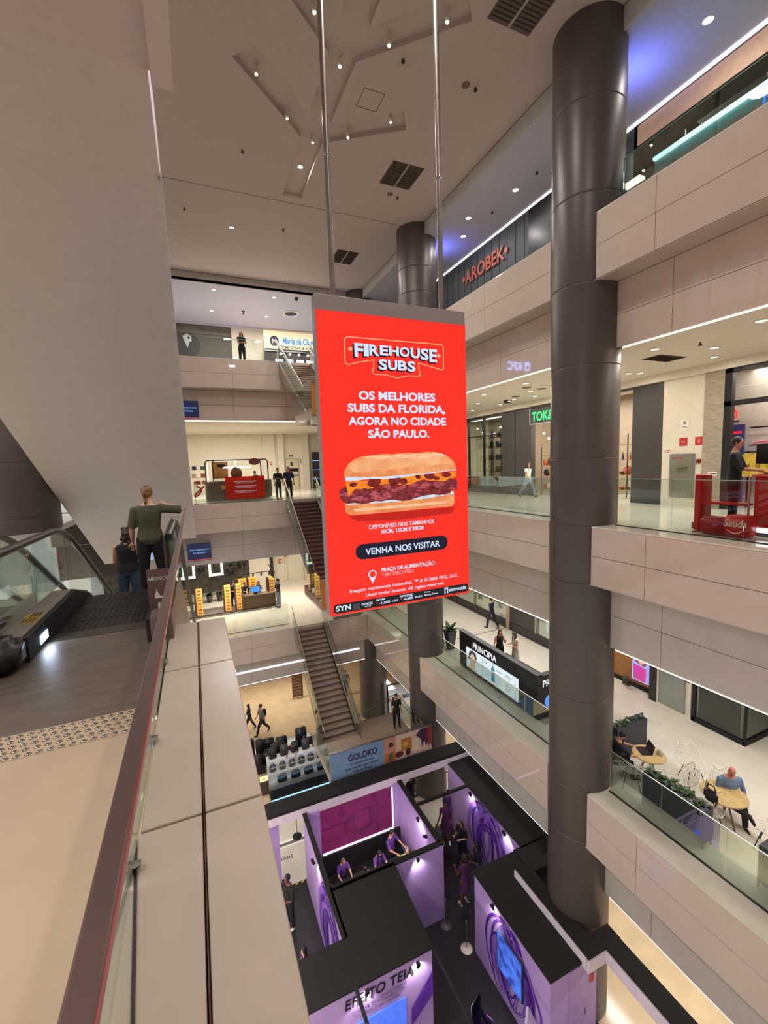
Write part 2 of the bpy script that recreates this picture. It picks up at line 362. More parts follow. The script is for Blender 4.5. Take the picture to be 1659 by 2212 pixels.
# ---------------------------------------------------------------- ledge, rail and glass beside the camera
ledge = struct('trim_6', (0, 2, L2))
B().box(-.34, -2, L2-.9, .19, 5.14, L2-.03).build('core', GROOVE, ledge)
B().box(.185, -2, L2-.95, .2, 5.15, L2-.012).box(-.35, 5.135, L2-.95, .2, 5.15, L2-.012).build('face', LAMI, ledge)
for x0, x1 in ((-.35, -.083), (-.071, .2)):
    for y0, y1 in ((-2, .26), (.27, 2.16), (2.17, 3.93), (3.94, 5.15)):
        x0a = -.43 if x0 < -.3 and y1 < 2.2 else x0  # near slabs widened: the extra stone stands for the ledge's reflection in the glass
        B().rbox(((x0a+x1)/2, (y0+y1)/2, L2-.015), x1-x0a-.004, y1-y0-.005, .03, .004).build('stone_slab', M('ledge_stone', (212, 196, 178), .22, vary=.03, scale=3), ledge)
B().box(-.078, -2, L2-.012, -.074, 5.15, L2-.002).build('joint_strip', M('bronze_strip', (120, 84, 62), .35, metal=.6), ledge)
near = thing('balustrade', 'glass balustrade with flat brown metal handrail right in front of the camera', 'railing', (-.2, 3, L2))
B().rbox((-.151, 2.75, -.56), .036, 9.1, .02, .004).build('handrail', BROWNM, near)
B().box(-.1335, -1.8, -.566, -.1315, 7.6, -.553).build('rail_edge', M('rose_steel_edge', (205, 110, 112), .25, metal=.8), near)  # pink strip: a reflection put into the colour of the rail's edge
for y0, y1 in ((-1.8, .25), (.27, 1.86), (1.88, 3.5), (3.52, 5.3), (5.32, 7.6)):
    B().add([(-.356, y0, L2-.02), (-.356, y1, L2-.02), (-.152, y1, -.57), (-.152, y0, -.57), (-.366, y0, L2-.02), (-.366, y1, L2-.02), (-.162, y1, -.57), (-.162, y0, -.57)], [(0,1,2,3),(7,6,5,4),(0,4,5,1),(2,6,7,3),(1,5,6,2),(0,3,7,4)]).build('glass_pane', GLASS, near)
B().tube([(-.27, 1.15, L2+.006), (-.36, 2.12, L2+.006)], .006, 6).tube([(-.27, 1.15, L2+.006), (-.2, .4, L2+.006)], .006, 6).build('base_gasket', BLACK, near)
for y in (1.95, 2.9, 4.1): B().cyl((-.36, y, L2+.03), (-.32, y, L2+.03), .016, n=10).box(-.39, y-.025, L2-.02, -.35, y+.025, L2+.06).build('glass_clamp', CHROME, near)

# ---------------------------------------------------------------- galleries' balustrades
def balustrade(label, axis, fixed, a0, a1, z, h=1.13, step=1.385, rail=True, off=0.0):
    mid = ((fixed, (a0+a1)/2, z) if axis == 'y' else ((a0+a1)/2, fixed, z))
    t = thing('glass_balustrade', label, 'railing', mid, None)
    n = max(1, round((a1-a0)/step)); w = (a1-a0)/n
    def bx(b, u0, u1, d, z0, z1):
        return b.box(fixed-d, u0, z0, fixed+d, u1, z1) if axis == 'y' else b.box(u0, fixed-d, z0, u1, fixed+d, z1)
    for i in range(n):
        bx(B(), a0+i*w+.006, a0+(i+1)*w-.006, .006, z-.02, z+h).build('glass_pane', GLASS, t)
    bx(B(), a0, a1, .02, z-.02, z+.018).build('base_channel', BLACK, t)
    bx(B(), a0, a1, .009 if not rail else .014, z+h, z+h+.012).build('top_edge', EDGE if not rail else STEEL, t)
    return t
GX = XR
for z, nm in ((L3, 'top'), (L2, 'second'), (L1, 'first')):
    r = z == L1
    balustrade('glass balustrade of the %s gallery on the right, in front of the near column' % nm, 'y', GX, -2.0, 7.45, z, rail=r)
    if z != L3: balustrade('glass balustrade of the %s gallery on the right, between the near and middle columns' % nm, 'y', GX, 9.2, 16.5, z, rail=r)
    balustrade('glass balustrade of the %s gallery on the right, beyond the middle column' % nm, 'y', GX, 18.25, 23.5, z, rail=r)
    balustrade('glass balustrade along the far edge of the %s gallery, left of its stairs' % nm, 'x', YG, -.1 if z > L1 else -2.5, 4.3, z, rail=r)
    balustrade('short glass balustrade along the far edge of the %s gallery, right of its stairs' % nm, 'x', YG, 6.2, 8.5, z, rail=r)

# ---------------------------------------------------------------- stairs between the galleries
def staircase(label, ztop, zl, zbot, tread, riser, front):
    xa, xb, ya, yb = 4.42, 6.08, 23.45, 18.1; n = 21; dy = (ya-yb)/n; dz = (ztop-zl)/n
    t = thing('staircase', label, 'staircase', (5.2, 20, zl))
    for i in range(n):
        y1 = ya-i*dy; z1 = ztop-(i+1)*dz
        if i < n-1:
            st = B().box(xa+.06, y1-dy-.03, z1-.045, xb-.06, y1, z1).build('step', tread, t)
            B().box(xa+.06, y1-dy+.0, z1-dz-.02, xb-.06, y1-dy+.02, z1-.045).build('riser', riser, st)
    B().box(xa, ya, ztop-.2, xb, YG+.1, ztop+.002).build('top_landing', MARBLE, t)
    def stringer(x, d0=.02):
        b = B(); b.prism([(ya, ztop-.62), (ya, ztop+.02), (yb, zl+.12), (yb-.1, zl+.02), (yb-.1, zl-.38), (yb, zl-.42)], (x-d0, 0, 0), Y_, Z_, d0*2); return b
    for x in (xa+.02, xb-.02): stringer(x).build('stringer', STEEL, t)
    B().add([(xa+.04, ya, ztop-.5), (xb-.04, ya, ztop-.5), (xb-.04, yb, zl-.36), (xa+.04, yb, zl-.36), (xa+.04, ya, ztop-.56), (xb-.04, ya, ztop-.56), (xb-.04, yb, zl-.42), (xa+.04, yb, zl-.42)],
            [(0,1,2,3),(7,6,5,4),(0,4,5,1),(2,6,7,3)]).build('soffit', M('stair_soffit', (150, 138, 126), .5), t)
    for x in (xa-.03, xb+.03):
        for k in range(4):
            f0, f1 = k/4+.004, (k+1)/4-.004; y0, y1 = ya+(yb-ya)*f0, ya+(yb-ya)*f1; z0, z1 = ztop+(zl-ztop)*f0, ztop+(zl-ztop)*f1
            B().prism([(y0, z0+.02), (y0, z0+1.08), (y1, z1+1.08), (y1, z1+.02)], (x-.006, 0, 0), Y_, Z_, .012).build('glass_pane', GLASS, t)
        B().tube([(x, ya+.35, ztop+1.1), (x, ya, ztop+1.1), (x, yb, zl+1.1), (x, yb-.25, zl+1.06)], .02, 8).build('handrail', STEEL, t)
        B().tube([(x+(.06 if x < 5 else -.06), ya, ztop+.82), (x+(.06 if x < 5 else -.06), yb, zl+.82), (x+(.06 if x < 5 else -.06), yb-.3, zl+.7)], .022, 8).build('handrail', CHROME, t)
    for y, z in ((yb-.05, zl), (yb-.32, zl)): B().cyl((xb+.03, y, z), (xb+.03, y, z+1.1), .03).build('post', STEEL, t)
    # half landing with its front parapet and the second flight
    B().box(4.15, 16.02, zl-.3, 8.42, 18.9, zl).build('landing', tread, t)
    B().box(4.15, 16.0, zl-.62, 8.42, 16.3, zl-.3).box(4.15, 16.3, zl-.4, 8.42, 18.9, zl-.3).build('landing_beam', SHELLG, t)
    B().box(4.15, 15.97, zl-.25, 8.8, 16.02, zl+.9).build('parapet', front, t)
    B().box(4.13, 15.95, zl+.9, 8.82, 16.04, zl+.925).box(4.13, 15.95, zl-.28, 8.82, 16.04, zl-.25).build('parapet_trim', STEEL, t)
    B().box(8.44, 16.1, zl-.02, 8.452, 18.9, zl+1.02).build('glass_pane', GLASS, t); B().box(4.15, 16.1, zl-.02, 4.162, 18.1, zl+1.02).build('glass_pane', GLASS, t)
    for zz in (.78, 1.04): B().tube([(8.47, 16.02, zl+zz-.12), (8.47, 18.9, zl+zz)], .02, 8).build('handrail', STEEL, t)
    B().tube([(6.12, 18.0, zl+.95), (8.4, 18.95, zl+.95)], .018, 8).build('handrail', STEEL, t)
    B().prism([(0, 0), (2.3, 0), (2.3, .95), (0, .95)], (6.15, 18.92, zl), X_, Z_, .012).build('glass_pane', GLASS, t)
    n2 = 20; dz2 = (zl-zbot)/n2
    for i in range(n2-1): B().box(6.75, 19.0+i*.235, zl-(i+1)*dz2-.05, 8.3, 19.26+i*.235, zl-(i+1)*dz2).build('step', tread, t)
    B().add([(6.7, 18.9, zl-.35), (8.35, 18.9, zl-.35), (8.35, 23.6, zbot-.15), (6.7, 23.6, zbot-.15), (6.7, 18.9, zl-.06), (8.35, 18.9, zl-.06), (8.35, 23.6, zbot+.12), (6.7, 23.6, zbot+.12)],
            [(3,2,1,0),(0,4,7,3),(1,2,6,5)]).build('stringer', M('stair_soffit'), t)
    return t
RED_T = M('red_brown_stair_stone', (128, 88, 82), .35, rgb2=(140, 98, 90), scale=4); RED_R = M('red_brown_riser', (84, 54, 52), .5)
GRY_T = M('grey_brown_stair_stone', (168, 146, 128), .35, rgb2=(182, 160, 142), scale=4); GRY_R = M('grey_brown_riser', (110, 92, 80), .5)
ORANGE = M('orange_wood_panel', (196, 112, 44), .4, rgb2=(178, 96, 36), scale=3, stretch=(8, 1, 1))
YELW = M('yellow_wood_panel', (190, 130, 60), .4, rgb2=(170, 112, 48), scale=3, stretch=(8, 1, 1))
PALE_B = M('pale_blue_print', (122, 152, 184), .55, vary=.03)
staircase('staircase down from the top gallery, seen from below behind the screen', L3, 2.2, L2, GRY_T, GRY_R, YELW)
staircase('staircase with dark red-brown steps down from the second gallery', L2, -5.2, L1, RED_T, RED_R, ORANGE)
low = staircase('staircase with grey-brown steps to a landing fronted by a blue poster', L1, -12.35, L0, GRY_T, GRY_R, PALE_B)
# ---------------------------------------------------------------- hanging screen
def E_(name, rgb, s=1.0, **k): return M(name, rgb, .6, emit=max(s, 1.0), vary=k.pop('vary', .0), **k)
bx0, bx1, bz0, bz1, bY = 2.225, 5.45, -2.90, 3.13, 8.0
zs = 2.845                                       # top of the lit part
scr = thing('hanging_screen', 'tall red LED advertising screen hanging on two poles in the atrium, showing a sandwich', 'screen', (3.84, bY+.1, bz0))
B().rbox(((bx0+bx1)/2, bY+.13, (bz0+bz1)/2), bx1-bx0, .22, bz1-bz0, .01).build('casing', M('casing_grey_paint', (168, 160, 158), .4, metal=.15, vary=.03), scr)
pnl = B().box(bx0+.012, bY-.005, bz0+.004, bx1-.012, bY+.02, zs).build('screen_panel', E_('screen_red', (255, 44, 28), 1.0, vary=.02, scale=1.0), scr)
for i, px in enumerate((2.62, 4.95)):
    pl = B().cyl((px, bY+.13, bz1-.1), (px, bY+.13, ZC+.05), .052, n=16).build('pole', M('pole_steel', (150, 140, 132), .4, metal=.7), scr)
    B().lathe((px, bY+.13, 0), [(.056, 5.55+i*.1), (.058, 5.56+i*.1), (.058, 5.62+i*.1), (.056, 5.63+i*.1)], 16).build('pole_collar', CHROME, pl)
W_ = bx1-bx0; ey = bY-.006
def at(u, v): return (bx0+.012+u*(W_-.024), ey, zs - v*(zs-bz0-.004))     # u, v: shares of the lit picture, from its top left corner
SW = W_-.024; SH = zs-bz0-.004
ICE = E_('screen_ice_white', (216, 232, 255), 1.0); INK = E_('screen_navy', (12, 10, 40), 1.0)
PEACH = E_('screen_peach', (255, 176, 130), 1.0); BUNM = E_('screen_bread', (246, 170, 112), 1.0, rgb2=(226, 128, 72), scale=3)
BUNL = E_('screen_bread_light', (255, 206, 168), 1.0, rgb2=(246, 178, 130), scale=8); CHEE = E_('screen_cheese', (255, 150, 36), 1.0, rgb2=(240, 120, 20), scale=6)
MEAT = E_('screen_meat', (150, 52, 60), 1.0, rgb2=(92, 22, 30), scale=14); MEATL = E_('screen_meat_light', (192, 92, 100), 1.0, rgb2=(150, 56, 66), scale=16); SAUC = E_('screen_sauce', (96, 16, 22), 1.0, rgb2=(150, 40, 36), scale=9)
REDD = E_('screen_dark_red', (196, 22, 14), 1.0); CREM = E_('screen_cream', (226, 236, 248), 1.0, rgb2=(190, 214, 236), scale=6)
def scrpoly(pts, mat, name, layer=1, d=.004):
    q = [at(u, v) for u, v in pts]
    return B().prism([(p[0], p[2]) for p in q], (0, ey-.004*layer, 0), X_, Z_, d).build(name, mat, pnl)
def scrtext(body, u, v, size, mat, bold=.02, layer=2, sx=1.0, **k):
    p = at(u, v); return lettering(body, (p[0], p[1]-.004*layer, p[2]), X_, Z_, size*SW, mat, pnl, bold=bold, sx=sx, depth=.003, **k)
def serifs(b, x, z, w, h): pass
def caph(bold):
    return .7
def fit(body, u0, u1, v0, v1, mat, bold=.02, layer=2, name='lettering'):
    """one line of print stretched between u0 and u1, its capitals between v0 (top) and v1 (baseline)"""
    p = at(u0, v1); h = (v1-v0)*SH; ob = lettering(body, (p[0], p[1]-.004*layer, p[2]), X_, Z_, 1.0, mat, pnl, bold=bold, align='LEFT', depth=.003, name=name)
    xs = [v.co.x for v in ob.data.vertices]; x0, x1 = min(xs), max(xs); k = (u1-u0)*SW/(x1-x0); zb = p[2]-bz0
    ref = .729+2*bold
    for v in ob.data.vertices: v.co.x = p[0]-3.84 + (v.co.x-x0)*k; v.co.z = zb + (v.co.z-zb+bold)*h/ref
    return ob
def ring(pts, w, mat, name):
    b = B(); q = [Vector(at(u, v)) for u, v in pts]
    for i in range(len(q)):
        a, c = q[i], q[(i+1) % len(q)]; d = (c-a).normalized()*w/2; n = Vector((-d.z, 0, d.x))
        b.prism([((a-d+n).x, (a-d+n).z), ((c+d+n).x, (c+d+n).z), ((c+d-n).x, (c+d-n).z), ((a-d-n).x, (a-d-n).z)], (0, ey-.005, 0), X_, Z_, .004)
    return b.build(name, mat, pnl)
ring([(.161, .0863), (.176, .0765), (.821, .0750), (.829, .0856), (.829, .1577), (.818, .1640), (.74, .155), (.645, .1440), (.648, .165), (.658, .182), (.647, .1895), (.57, .190), (.495, .1993), (.42, .191), (.344, .1906), (.331, .1815), (.341, .165), (.344, .1441), (.25, .154), (.175, .1649), (.161, .158)], .016, PEACH, 'emblem_outline')
for u in (.197, .796): scrpoly([(u+.013*math.cos(a), .114+.0066*math.sin(a)) for a in [i*.5236 for i in range(12)]], PEACH, 'emblem_dot', 1)
adv = dict(F=.80, I=.46, R=.92, E=.80, H=.96, O=1.02, U=.94, S=.84, B=.9)
def arch(word, u0, u1, vt, vb, mat, du, dv, flare, layer):
    tot = sum(adv[c] for c in word); x = 0
    for c in word:
        w = adv[c]/tot; f = x+w/2; g = flare*(2*f-1)**2; a, b_ = u0+(u1-u0)*x, u0+(u1-u0)*(x+w); m = (b_-a)*.04
        fit(c, a+m+du, b_-m+du, vt-g*.15+dv, vb+g+dv, mat, .034, layer); x += w
for lay, mt, du, dv in ((2, INK, -.010, .0045), (3, ICE, 0, 0)):
    arch('FIREHOUSE', .219, .782, .0930, .1260, mt, du, dv, .0155, lay)
    arch('SUBS', .372, .625, .1385, .1735, mt, du, dv, .003, lay)
for body, u0, u1, v0, v1 in (('OS MELHORES', .237, .761, .2455, .2755), ('SUBS DA FLORIDA,', .165, .833, .287, .3170), ('AGORA NO CIDADE', .166, .838, .3305, .3595), ('S\u00c3O PAULO.', .289, .711, .3738, .4028)):
    fit(body, u0, u1, v0, v1, ICE, .034)
# the sandwich, in flat layers
def sw(pts, mat, name, layer): return scrpoly([(.119+(u-.185)*1.048, .4535+(v-.4535)*.769) for u, v in pts], mat, name, layer)
def wob(pts, n, amp, seed):
    r = random.Random(seed); out = []
    for (a, b_), (c, d) in zip(pts, pts[1:]+pts[:1]):
        for i in range(n): t = i/n; out.append((a+(c-a)*t+r.uniform(-amp, amp)*.6, b_+(d-b_)*t+r.uniform(-amp, amp)))
    return out
sw([(.20, .725), (.93, .722), (.9, .752), (.5, .762), (.26, .752)], REDD, 'shadow', 1)
sw([(.185, .667), (.92, .655), (.922, .70), (.905, .717), (.5, .722), (.22, .722), (.19, .708)], BUNM, 'bottom_bun', 2)
sw([(.23, .695), (.88, .69), (.86, .702), (.25, .708)], BUNL, 'crust_light', 3)
sw([(.2, .655), (.915, .645), (.92, .658), (.7, .672), (.45, .677), (.2, .675)], CREM, 'mayonnaise', 3)
sw(wob([(.155, .615), (.2, .59), (.9, .57), (.945, .60), (.94, .632), (.87, .655), (.5, .672), (.2, .67), (.16, .65)], 7, .006, 3), MEAT, 'roast_beef', 4)
rm = random.Random(11)
for i in range(26):
    u, v = .19+.72*(i+.5)/26+rm.uniform(-.012, .012), .617+rm.uniform(-.018, .034)
    rx, rz, an = rm.uniform(.025, .065), rm.uniform(.006, .014), rm.uniform(-.6, .6)
    poly = [(u+rx*math.cos(a)*math.cos(an)*(.7+.3*math.sin(3*a)), v+rz*math.sin(a)+rx*.3*math.cos(a)*math.sin(an)) for a in [k*math.pi/6 for k in range(12)]]
    sw(poly, (MEATL, MEATL, SAUC)[i % 3], 'beef_fold', 6+i % 3)
sw(wob([(.19, .572), (.5, .568), (.93, .55), (.93, .575), (.84, .592), (.7, .582), (.6, .602), (.45, .596), (.33, .61), (.25, .605), (.21, .64), (.2, .60)], 4, .003, 5), CHEE, 'melted_cheese', 9)
for (u, v, r_) in ((.24, .588, .022), (.37, .582, .045), (.39, .607, .03), (.50, .576, .05), (.56, .585, .03), (.66, .568, .02), (.74, .566, .035), (.86, .563, .03), (.79, .578, .02)):
    sw([(u+r_*math.cos(a)*(1+.2*math.sin(2*a+u*9)), v+r_*.48*math.sin(a)) for a in [k*math.pi/6 for k in range(12)]], SAUC, 'barbecue_sauce', 10)
sw(wob([(.19, .56), (.2, .553), (.5, .553), (.93, .528), (.935, .545), (.7, .556), (.5, .568), (.3, .568), (.2, .573)], 4, .002, 8), CREM, 'mayonnaise', 11)
top = [(.185, .553), (.19, .522), (.215, .497), (.255, .478), (.30, .466), (.34, .4645), (.39, .460), (.45, .4585), (.49, .461), (.55, .457), (.60, .4555), (.66, .459), (.72, .4535), (.78, .455), (.83, .463), (.88, .48), (.915, .503), (.93, .53), (.932, .541), (.7, .552), (.4, .560)]
sw(top, BUNM, 'top_bun', 12)
sw([(.21, .515), (.26, .488), (.33, .472), (.5, .468), (.72, .462), (.82, .470), (.88, .49), (.90, .512), (.7, .517), (.45, .527), (.25, .537)], E_('screen_bread_mid', (250, 184, 130), 1.0, rgb2=(240, 160, 104), scale=4), 'crust_middle', 13)
for k, (a, b_) in enumerate(((.30, .50), (.46, .62), (.58, .78), (.70, .86))):
    sw([(a, .472-k*.002), (a+.07, .463-k*.002), (b_-.03, .466-k*.001), (b_, .476), (b_-.07, .482), (a+.07, .477)], BUNL, 'flour_dusting', 14)
WTXT = E_('screen_soft_white', (240, 228, 250), 1.0)
fit('DISPON\u00cdVEIS NOS TAMANHOS', .272, .733, .6985, .7135, WTXT, .012); fit('10CM, 15CM E 30CM', .353, .652, .7183, .7335, WTXT, .03)
cap = [(.785+.048*math.cos(a), .7897+.0262*math.sin(a)) for a in [-math.pi/2+math.pi*i/10 for i in range(11)]] + [(.224+.048*math.cos(a), .7897+.0262*math.sin(a)) for a in [math.pi/2+math.pi*i/10 for i in range(11)]]
scrpoly(cap, INK, 'button_pill', 2)
fit('VENHA NOS VISITAR', .240, .772, .7783, .8025, ICE, .022, 4)
pin = [(.282+.028*math.cos(a), .873+.0145*math.sin(a)) for a in [math.pi*(.85+1.3*i/14) for i in range(15)]] + [(.282, .906)]
scrpoly(pin, WTXT, 'map_pin', 2)
scrpoly([(.282+.021*math.cos(a), .873+.0108*math.sin(a)) for a in [i*.5236 for i in range(12)]], E_('screen_red', ()), 'map_pin_face', 3)
ring([(.282+.010*math.cos(a), .873+.005*math.sin(a)) for a in [i*.5236 for i in range(12)]], .012, WTXT, 'map_pin_ring')
fit('PRA\u00c7A DE ALIMENTA\u00c7\u00c3O', .343, .730, .8545, .8695, WTXT, .026)
fit('TERCEIRO PISO', .344, .572, .8735, .8865, E_('screen_pink_text', (255, 180, 186), 1.0), .002)
fit('Imagem meramente ilustrativa. \u2122 & \u00a9 2026 FRG, LLC.', .128, .908, .9155, .9278, WTXT, .008)
fit('Used under licence. All rights reserved.', .233, .800, .9375, .9498, WTXT, .008)
BAR = E_('screen_black', (16, 16, 24), 1.0)
scrpoly([(.022, .966), (.035, .961), (.975, .961), (.992, .966), (.992, .987), (.978, .9925), (.035, .9925), (.022, .987)], BAR, 'ticker_bar', 2)
fit('SYN', .033, .130, .9650, .9850, ICE, .03, 4)
scrpoly([(.145, .968), (.190, .968), (.190, .989), (.145, .989)], E_('screen_grey', (70, 66, 76), 1.0), 'ticker_icon', 3)
ring([(.158, .973), (.166, .971), (.172, .975), (.172, .984), (.163, .986), (.158, .982)], .012, ICE, 'ticker_icon_ring')
for body, u0, u1, v0, v1, bo in (('\u00cdNDICES', .201, .274, .970, .979, .016), ('18/02 16h', .22, .262, .982, .986, 0), ('S&P 500', .300, .360, .964, .9712, .02), ('-1,26%', .320, .395, .975, .9845, .02), ('6.509', .408, .452, .976, .9835, .01), ('DOW JONES', .466, .560, .964, .9722, .02), ('-0,68%', .490, .562, .975, .9845, .02), ('46.004', .575, .628, .976, .9835, .01), ('Fonte', .647, .690, .965, .9705, .006), ('Money Times', .647, .749, .975, .982, .006), ('eletromidia', .836, .975, .966, .9812, .014)):
    fit(body, u0, u1, v0, v1, ICE, bo, 4)
for u in (.304, .474): scrpoly([(u-.005, .977), (u+.005, .977), (u, .982)], E_('screen_red', ()), 'ticker_arrow', 4)
scrpoly([(.800, .963), (.828, .963), (.828, .987), (.820, .987), (.820, .969), (.808, .969), (.808, .987), (.800, .987)], ICE, 'ticker_logo', 4)

# ---------------------------------------------------------------- white underside of the upper escalators, top left
SL = math.tan(math.radians(28.3)); ye = 7.6+(4.35+2.95)/SL
tr = struct('trim_7', (-2, 7.6, 4.35))
b = B(); xs0, xs1 = -4.05, -.135
prof = [(5.75, 4.35), (7.6, 4.35), (ye, -2.95), (YG, -2.95), (YG, -1.75), (ye+.6, -1.75), (8.2, 5.45), (5.75, 5.45)]
b.prism(prof, (xs0, 0, 0), Y_, Z_, xs1-xs0); b.prism([(ye-.1, -2.9), (23.3, -2.95-(23.3-ye)*SL), (23.3, -2.5), (ye+.2, -2.5)], (xs0, 0, 0), Y_, Z_, 3.1).build('underside', M('escalator_underside', (206, 199, 194), .6, vary=.02), tr)
b = B(); w2 = .012; e = [(7.6, 4.34), (ye, -2.96), (ye, -2.87), (7.62, 4.42)]
b.prism(e, (xs1-.05, 0, 0), Y_, Z_, .075).build('edge_strip', M('pale_edge_strip', (206, 202, 204), .45), tr)
B().box(xs1-.02, 7.6, 4.28, xs1+.0, 7.62, 4.36).build('edge_joint', STEEL, tr)
top = B().box(-14, -5, 4.35, -.11, 5.75, 5.45).box(-.11, -5, 4.2, .105, 5.75, 5.46); S(top, 'trim_8', M('upper_slab_paint', (206, 194, 192), .6, vary=.02))

# ---------------------------------------------------------------- the escalator leading down from the hall
esc = thing('escalator', 'escalator going down beside the handrail, dark steps and black handrails', 'escalator', (-1, 6, L2))
ey0, S30 = 6.9, math.tan(math.radians(30))
STEPM = M('dark_grooved_step', (44, 40, 40), .45, metal=.5); PLATE = M('ribbed_landing_plate', (128, 114, 102), .42, metal=.55, rgb2=(112, 100, 90), scale=3, stretch=(1, 5, 1), bump=.05)
B().box(-1.74, 3.4, L2-.1, -.36, 5.2, L2+.004).build('landing_plate', PLATE, esc)
cb = B().box(-1.46, 5.2, L2-.1, -.5, 5.42, L2+.008).build('comb_plate', M('comb_metal', (92, 86, 80), .4, metal=.8), esc)
def stepz(y): return L2 - max(0, (y-ey0))*S30
for i in range(28):
    y = 5.42+i*.405; z = stepz(y+.2)-.01
    if z < L1+.3: break
    st = B().box(-1.45, y, z-.16, -.51, y+.40, z).build('step', STEPM, esc)
    rb = B()
    for k in range(16): rb.box(-1.43+k*.0575, y+.01, z, -1.40+k*.0575, y+.39, z+.006)
    rb.build('step_ribs', STEPM, st)
def rail_path(x, dz, y0=4.55, back=True):
    p = []
    if back: p = [(x, y0+.35, L2+dz-.62), (x, y0+.1, L2+dz-.6), (x, y0-.06, L2+dz-.48), (x, y0-.12, L2+dz-.3), (x, y0-.06, L2+dz-.12), (x, y0+.1, L2+dz-.02)]
    p += [(x, y0+.3, L2+dz), (x, 6.7, L2+dz), (x, 7.1, L2+dz-.05), (x, 7.5, L2+dz-.19), (x, 7.9, L2+dz-.40)]
    y = 7.9
    while y < 18: y += 1; p.append((x, y, L2+dz-.40-(y-7.9)*S30))
    return p
def esc_side(x, s, full, e=esc):
    hr = B(); pts = rail_path(x, .96) if full else rail_path(x, .96, 4.9, False); hr.tube(pts, .042, 10).build('handrail', M('rubber_handrail', (30, 26, 26), .35), e)
    for a, b_ in ((4.5, 5.85) if full else (5.2, 5.85), (5.87, 7.2)): B().box(x-.005, a, L2+.25, x+.005, b_, L2+.93).build('glass_pane', GLASS, e)
    y = 7.22
    while y < 17: 
        z0, z1 = L2-.24-(y-7.2)*S30, L2-.24-(y+1.38-7.2)*S30
        B().prism([(y, z0+.28), (y, z0+1.14), (y+1.38, z1+1.14), (y+1.38, z1+.28)], (x-.005, 0, 0), Y_, Z_, .01).build('glass_pane', GLASS, e); y += 1.4
    B().prism([(4.72, L2+.0), (4.72, L2+.25), (6.45, L2+.25), (7.2, L2+.04), (17, L2+.04-9.8*S30), (17, L2-.4-9.8*S30), (7.0, L2-.35)], (min(x, x+s*.2), 0, 0), Y_, Z_, .2).build('deck', M('deck_grey_brown', (132, 118, 112), .4, metal=.4), e)
    B().prism([(4.72, L2-.05), (4.72, L2+.23), (6.45, L2+.23), (7.2, L2+.0), (17, L2+.0-9.8*S30), (17, L2-.5-9.8*S30), (7.0, L2-.45)], (x+s*.205 if s > 0 else x+s*.205-.03, 0, 0), Y_, Z_, .03).build('skirt', MATTB, e)
    if full: B().rbox((x+s*.1, 4.57, L2+.15), .26, .36, .30, .08, seg=3).build('newel_base', M('newel_black', (30, 27, 26), .35), e)
esc_side(-1.70, 1, True); esc_side(-.30, -1, False)
lt = B().box(-1.463, 5.02, L2+.055, -1.455, 5.24, L2+.135).build('step_light', M('cool_step_light', (190, 232, 255), emit=7, vary=0), esc)
area_lamp('step_light_lamp', (-1.44, 5.13, L2+.10), .22, 1.2, (.55, .70, 1.0), aim=(1, -.25, -.3), size_y=.08)
yl = B().box(-1.66, 5.12, L2+.2505, -1.52, 5.46, L2+.253).build('warning_sticker', M('yellow_sticker', (196, 164, 52), .5, rgb2=(120, 96, 30), scale=60, stretch=(3, .6, 1)), esc)
for k in range(4): lettering('ATEN\u00c7\u00c3O' if k == 0 else 'SEGURE O CORRIM\u00c3O', (-1.63+k*.032, 5.14, L2+.2535), Y_, (-1, 0, 0), .035, MATTB, yl, align='LEFT', depth=.001)
sg = B().box(-.52, 5.0, L2, -.30, 5.03, L2+.66).build('sign_panel', BROWNM, esc)
lettering('ATEN\u00c7\u00c3O', (-.40, 4.998, L2+.55), X_, Z_, .05, M('engraved_white', (210, 205, 200), .5), sg, depth=.001)
B().prism([(0, .01), (.016, .04), (.032, .01)], (-.49, 4.997, L2+.545), X_, Z_, .002).prism([(0, 0), (.09, 0), (.09, .02), (.05, .02), (.03, .06), (.02, .1), (.01, .06), (0, .05)], (-.46, 4.997, L2+.36), X_, Z_, .002).prism([(0, 0), (.02, .0), (.03, .05), (.02, .10), (.0, .08)], (-.44, 4.997, L2+.22), X_, Z_, .002).build('pictogram', M('engraved_white'), sg)
B().box(-.345, 5.03, L2+.2, -.325, 7.0, L2+1.0).build('inner_panel', M('dark_brown_glass', (66, 54, 52), .18), esc)
esc2 = thing('escalator', 'second escalator further left, its black handrail curving behind the first', 'escalator', (-3, 6, L2))
esc_side(-2.35, -1, True, esc2); esc_side(-3.75, 1, True, esc2)
for i in range(26):
    y = 5.42+i*.405; z = stepz(y+.2)-.01
    B().box(-3.5, y, z-.16, -2.6, y+.40, z).build('step', STEPM, esc2)
B().box(-3.8, 3.4, L2-.1, -2.1, 5.42, L2+.004).build('landing_plate', PLATE, esc2)
B().box(-2.14, 5.0, L2-.2, -1.9, 6.6, L2+.22).build('deck', M('deck_grey_brown'), esc2)
# tactile strip
tac = thing('tactile_strip', 'strip of rounded metal studs on the beige floor before the escalator', 'floor studs', (-1, 3.2, L2))
B().box(-1.95, 3.09, L2, -.42, 3.40, L2+.003).build('strip', M('stud_strip', (182, 160, 132), .4), tac)
STUD = M('metal_stud', (150, 142, 132), .25, metal=.9); stud0 = None
for r_ in range(5):
    for c_ in range(27):
        x, y = -1.93+c_*.056+(r_ % 2)*.028, 3.115+r_*.062
        if stud0 is None:
            stud0 = B().lathe((0, 0, 0), [(.019, 0), (.019, .003), (.012, .007), (.004, .008)], 10).build('stud', STUD); stud0.parent = tac; stud0.location = (x+1, y-3.2, .003)
        else:
            o = stud0.copy(); COL.objects.link(o); o.location = (x+1, y-3.2, .003)
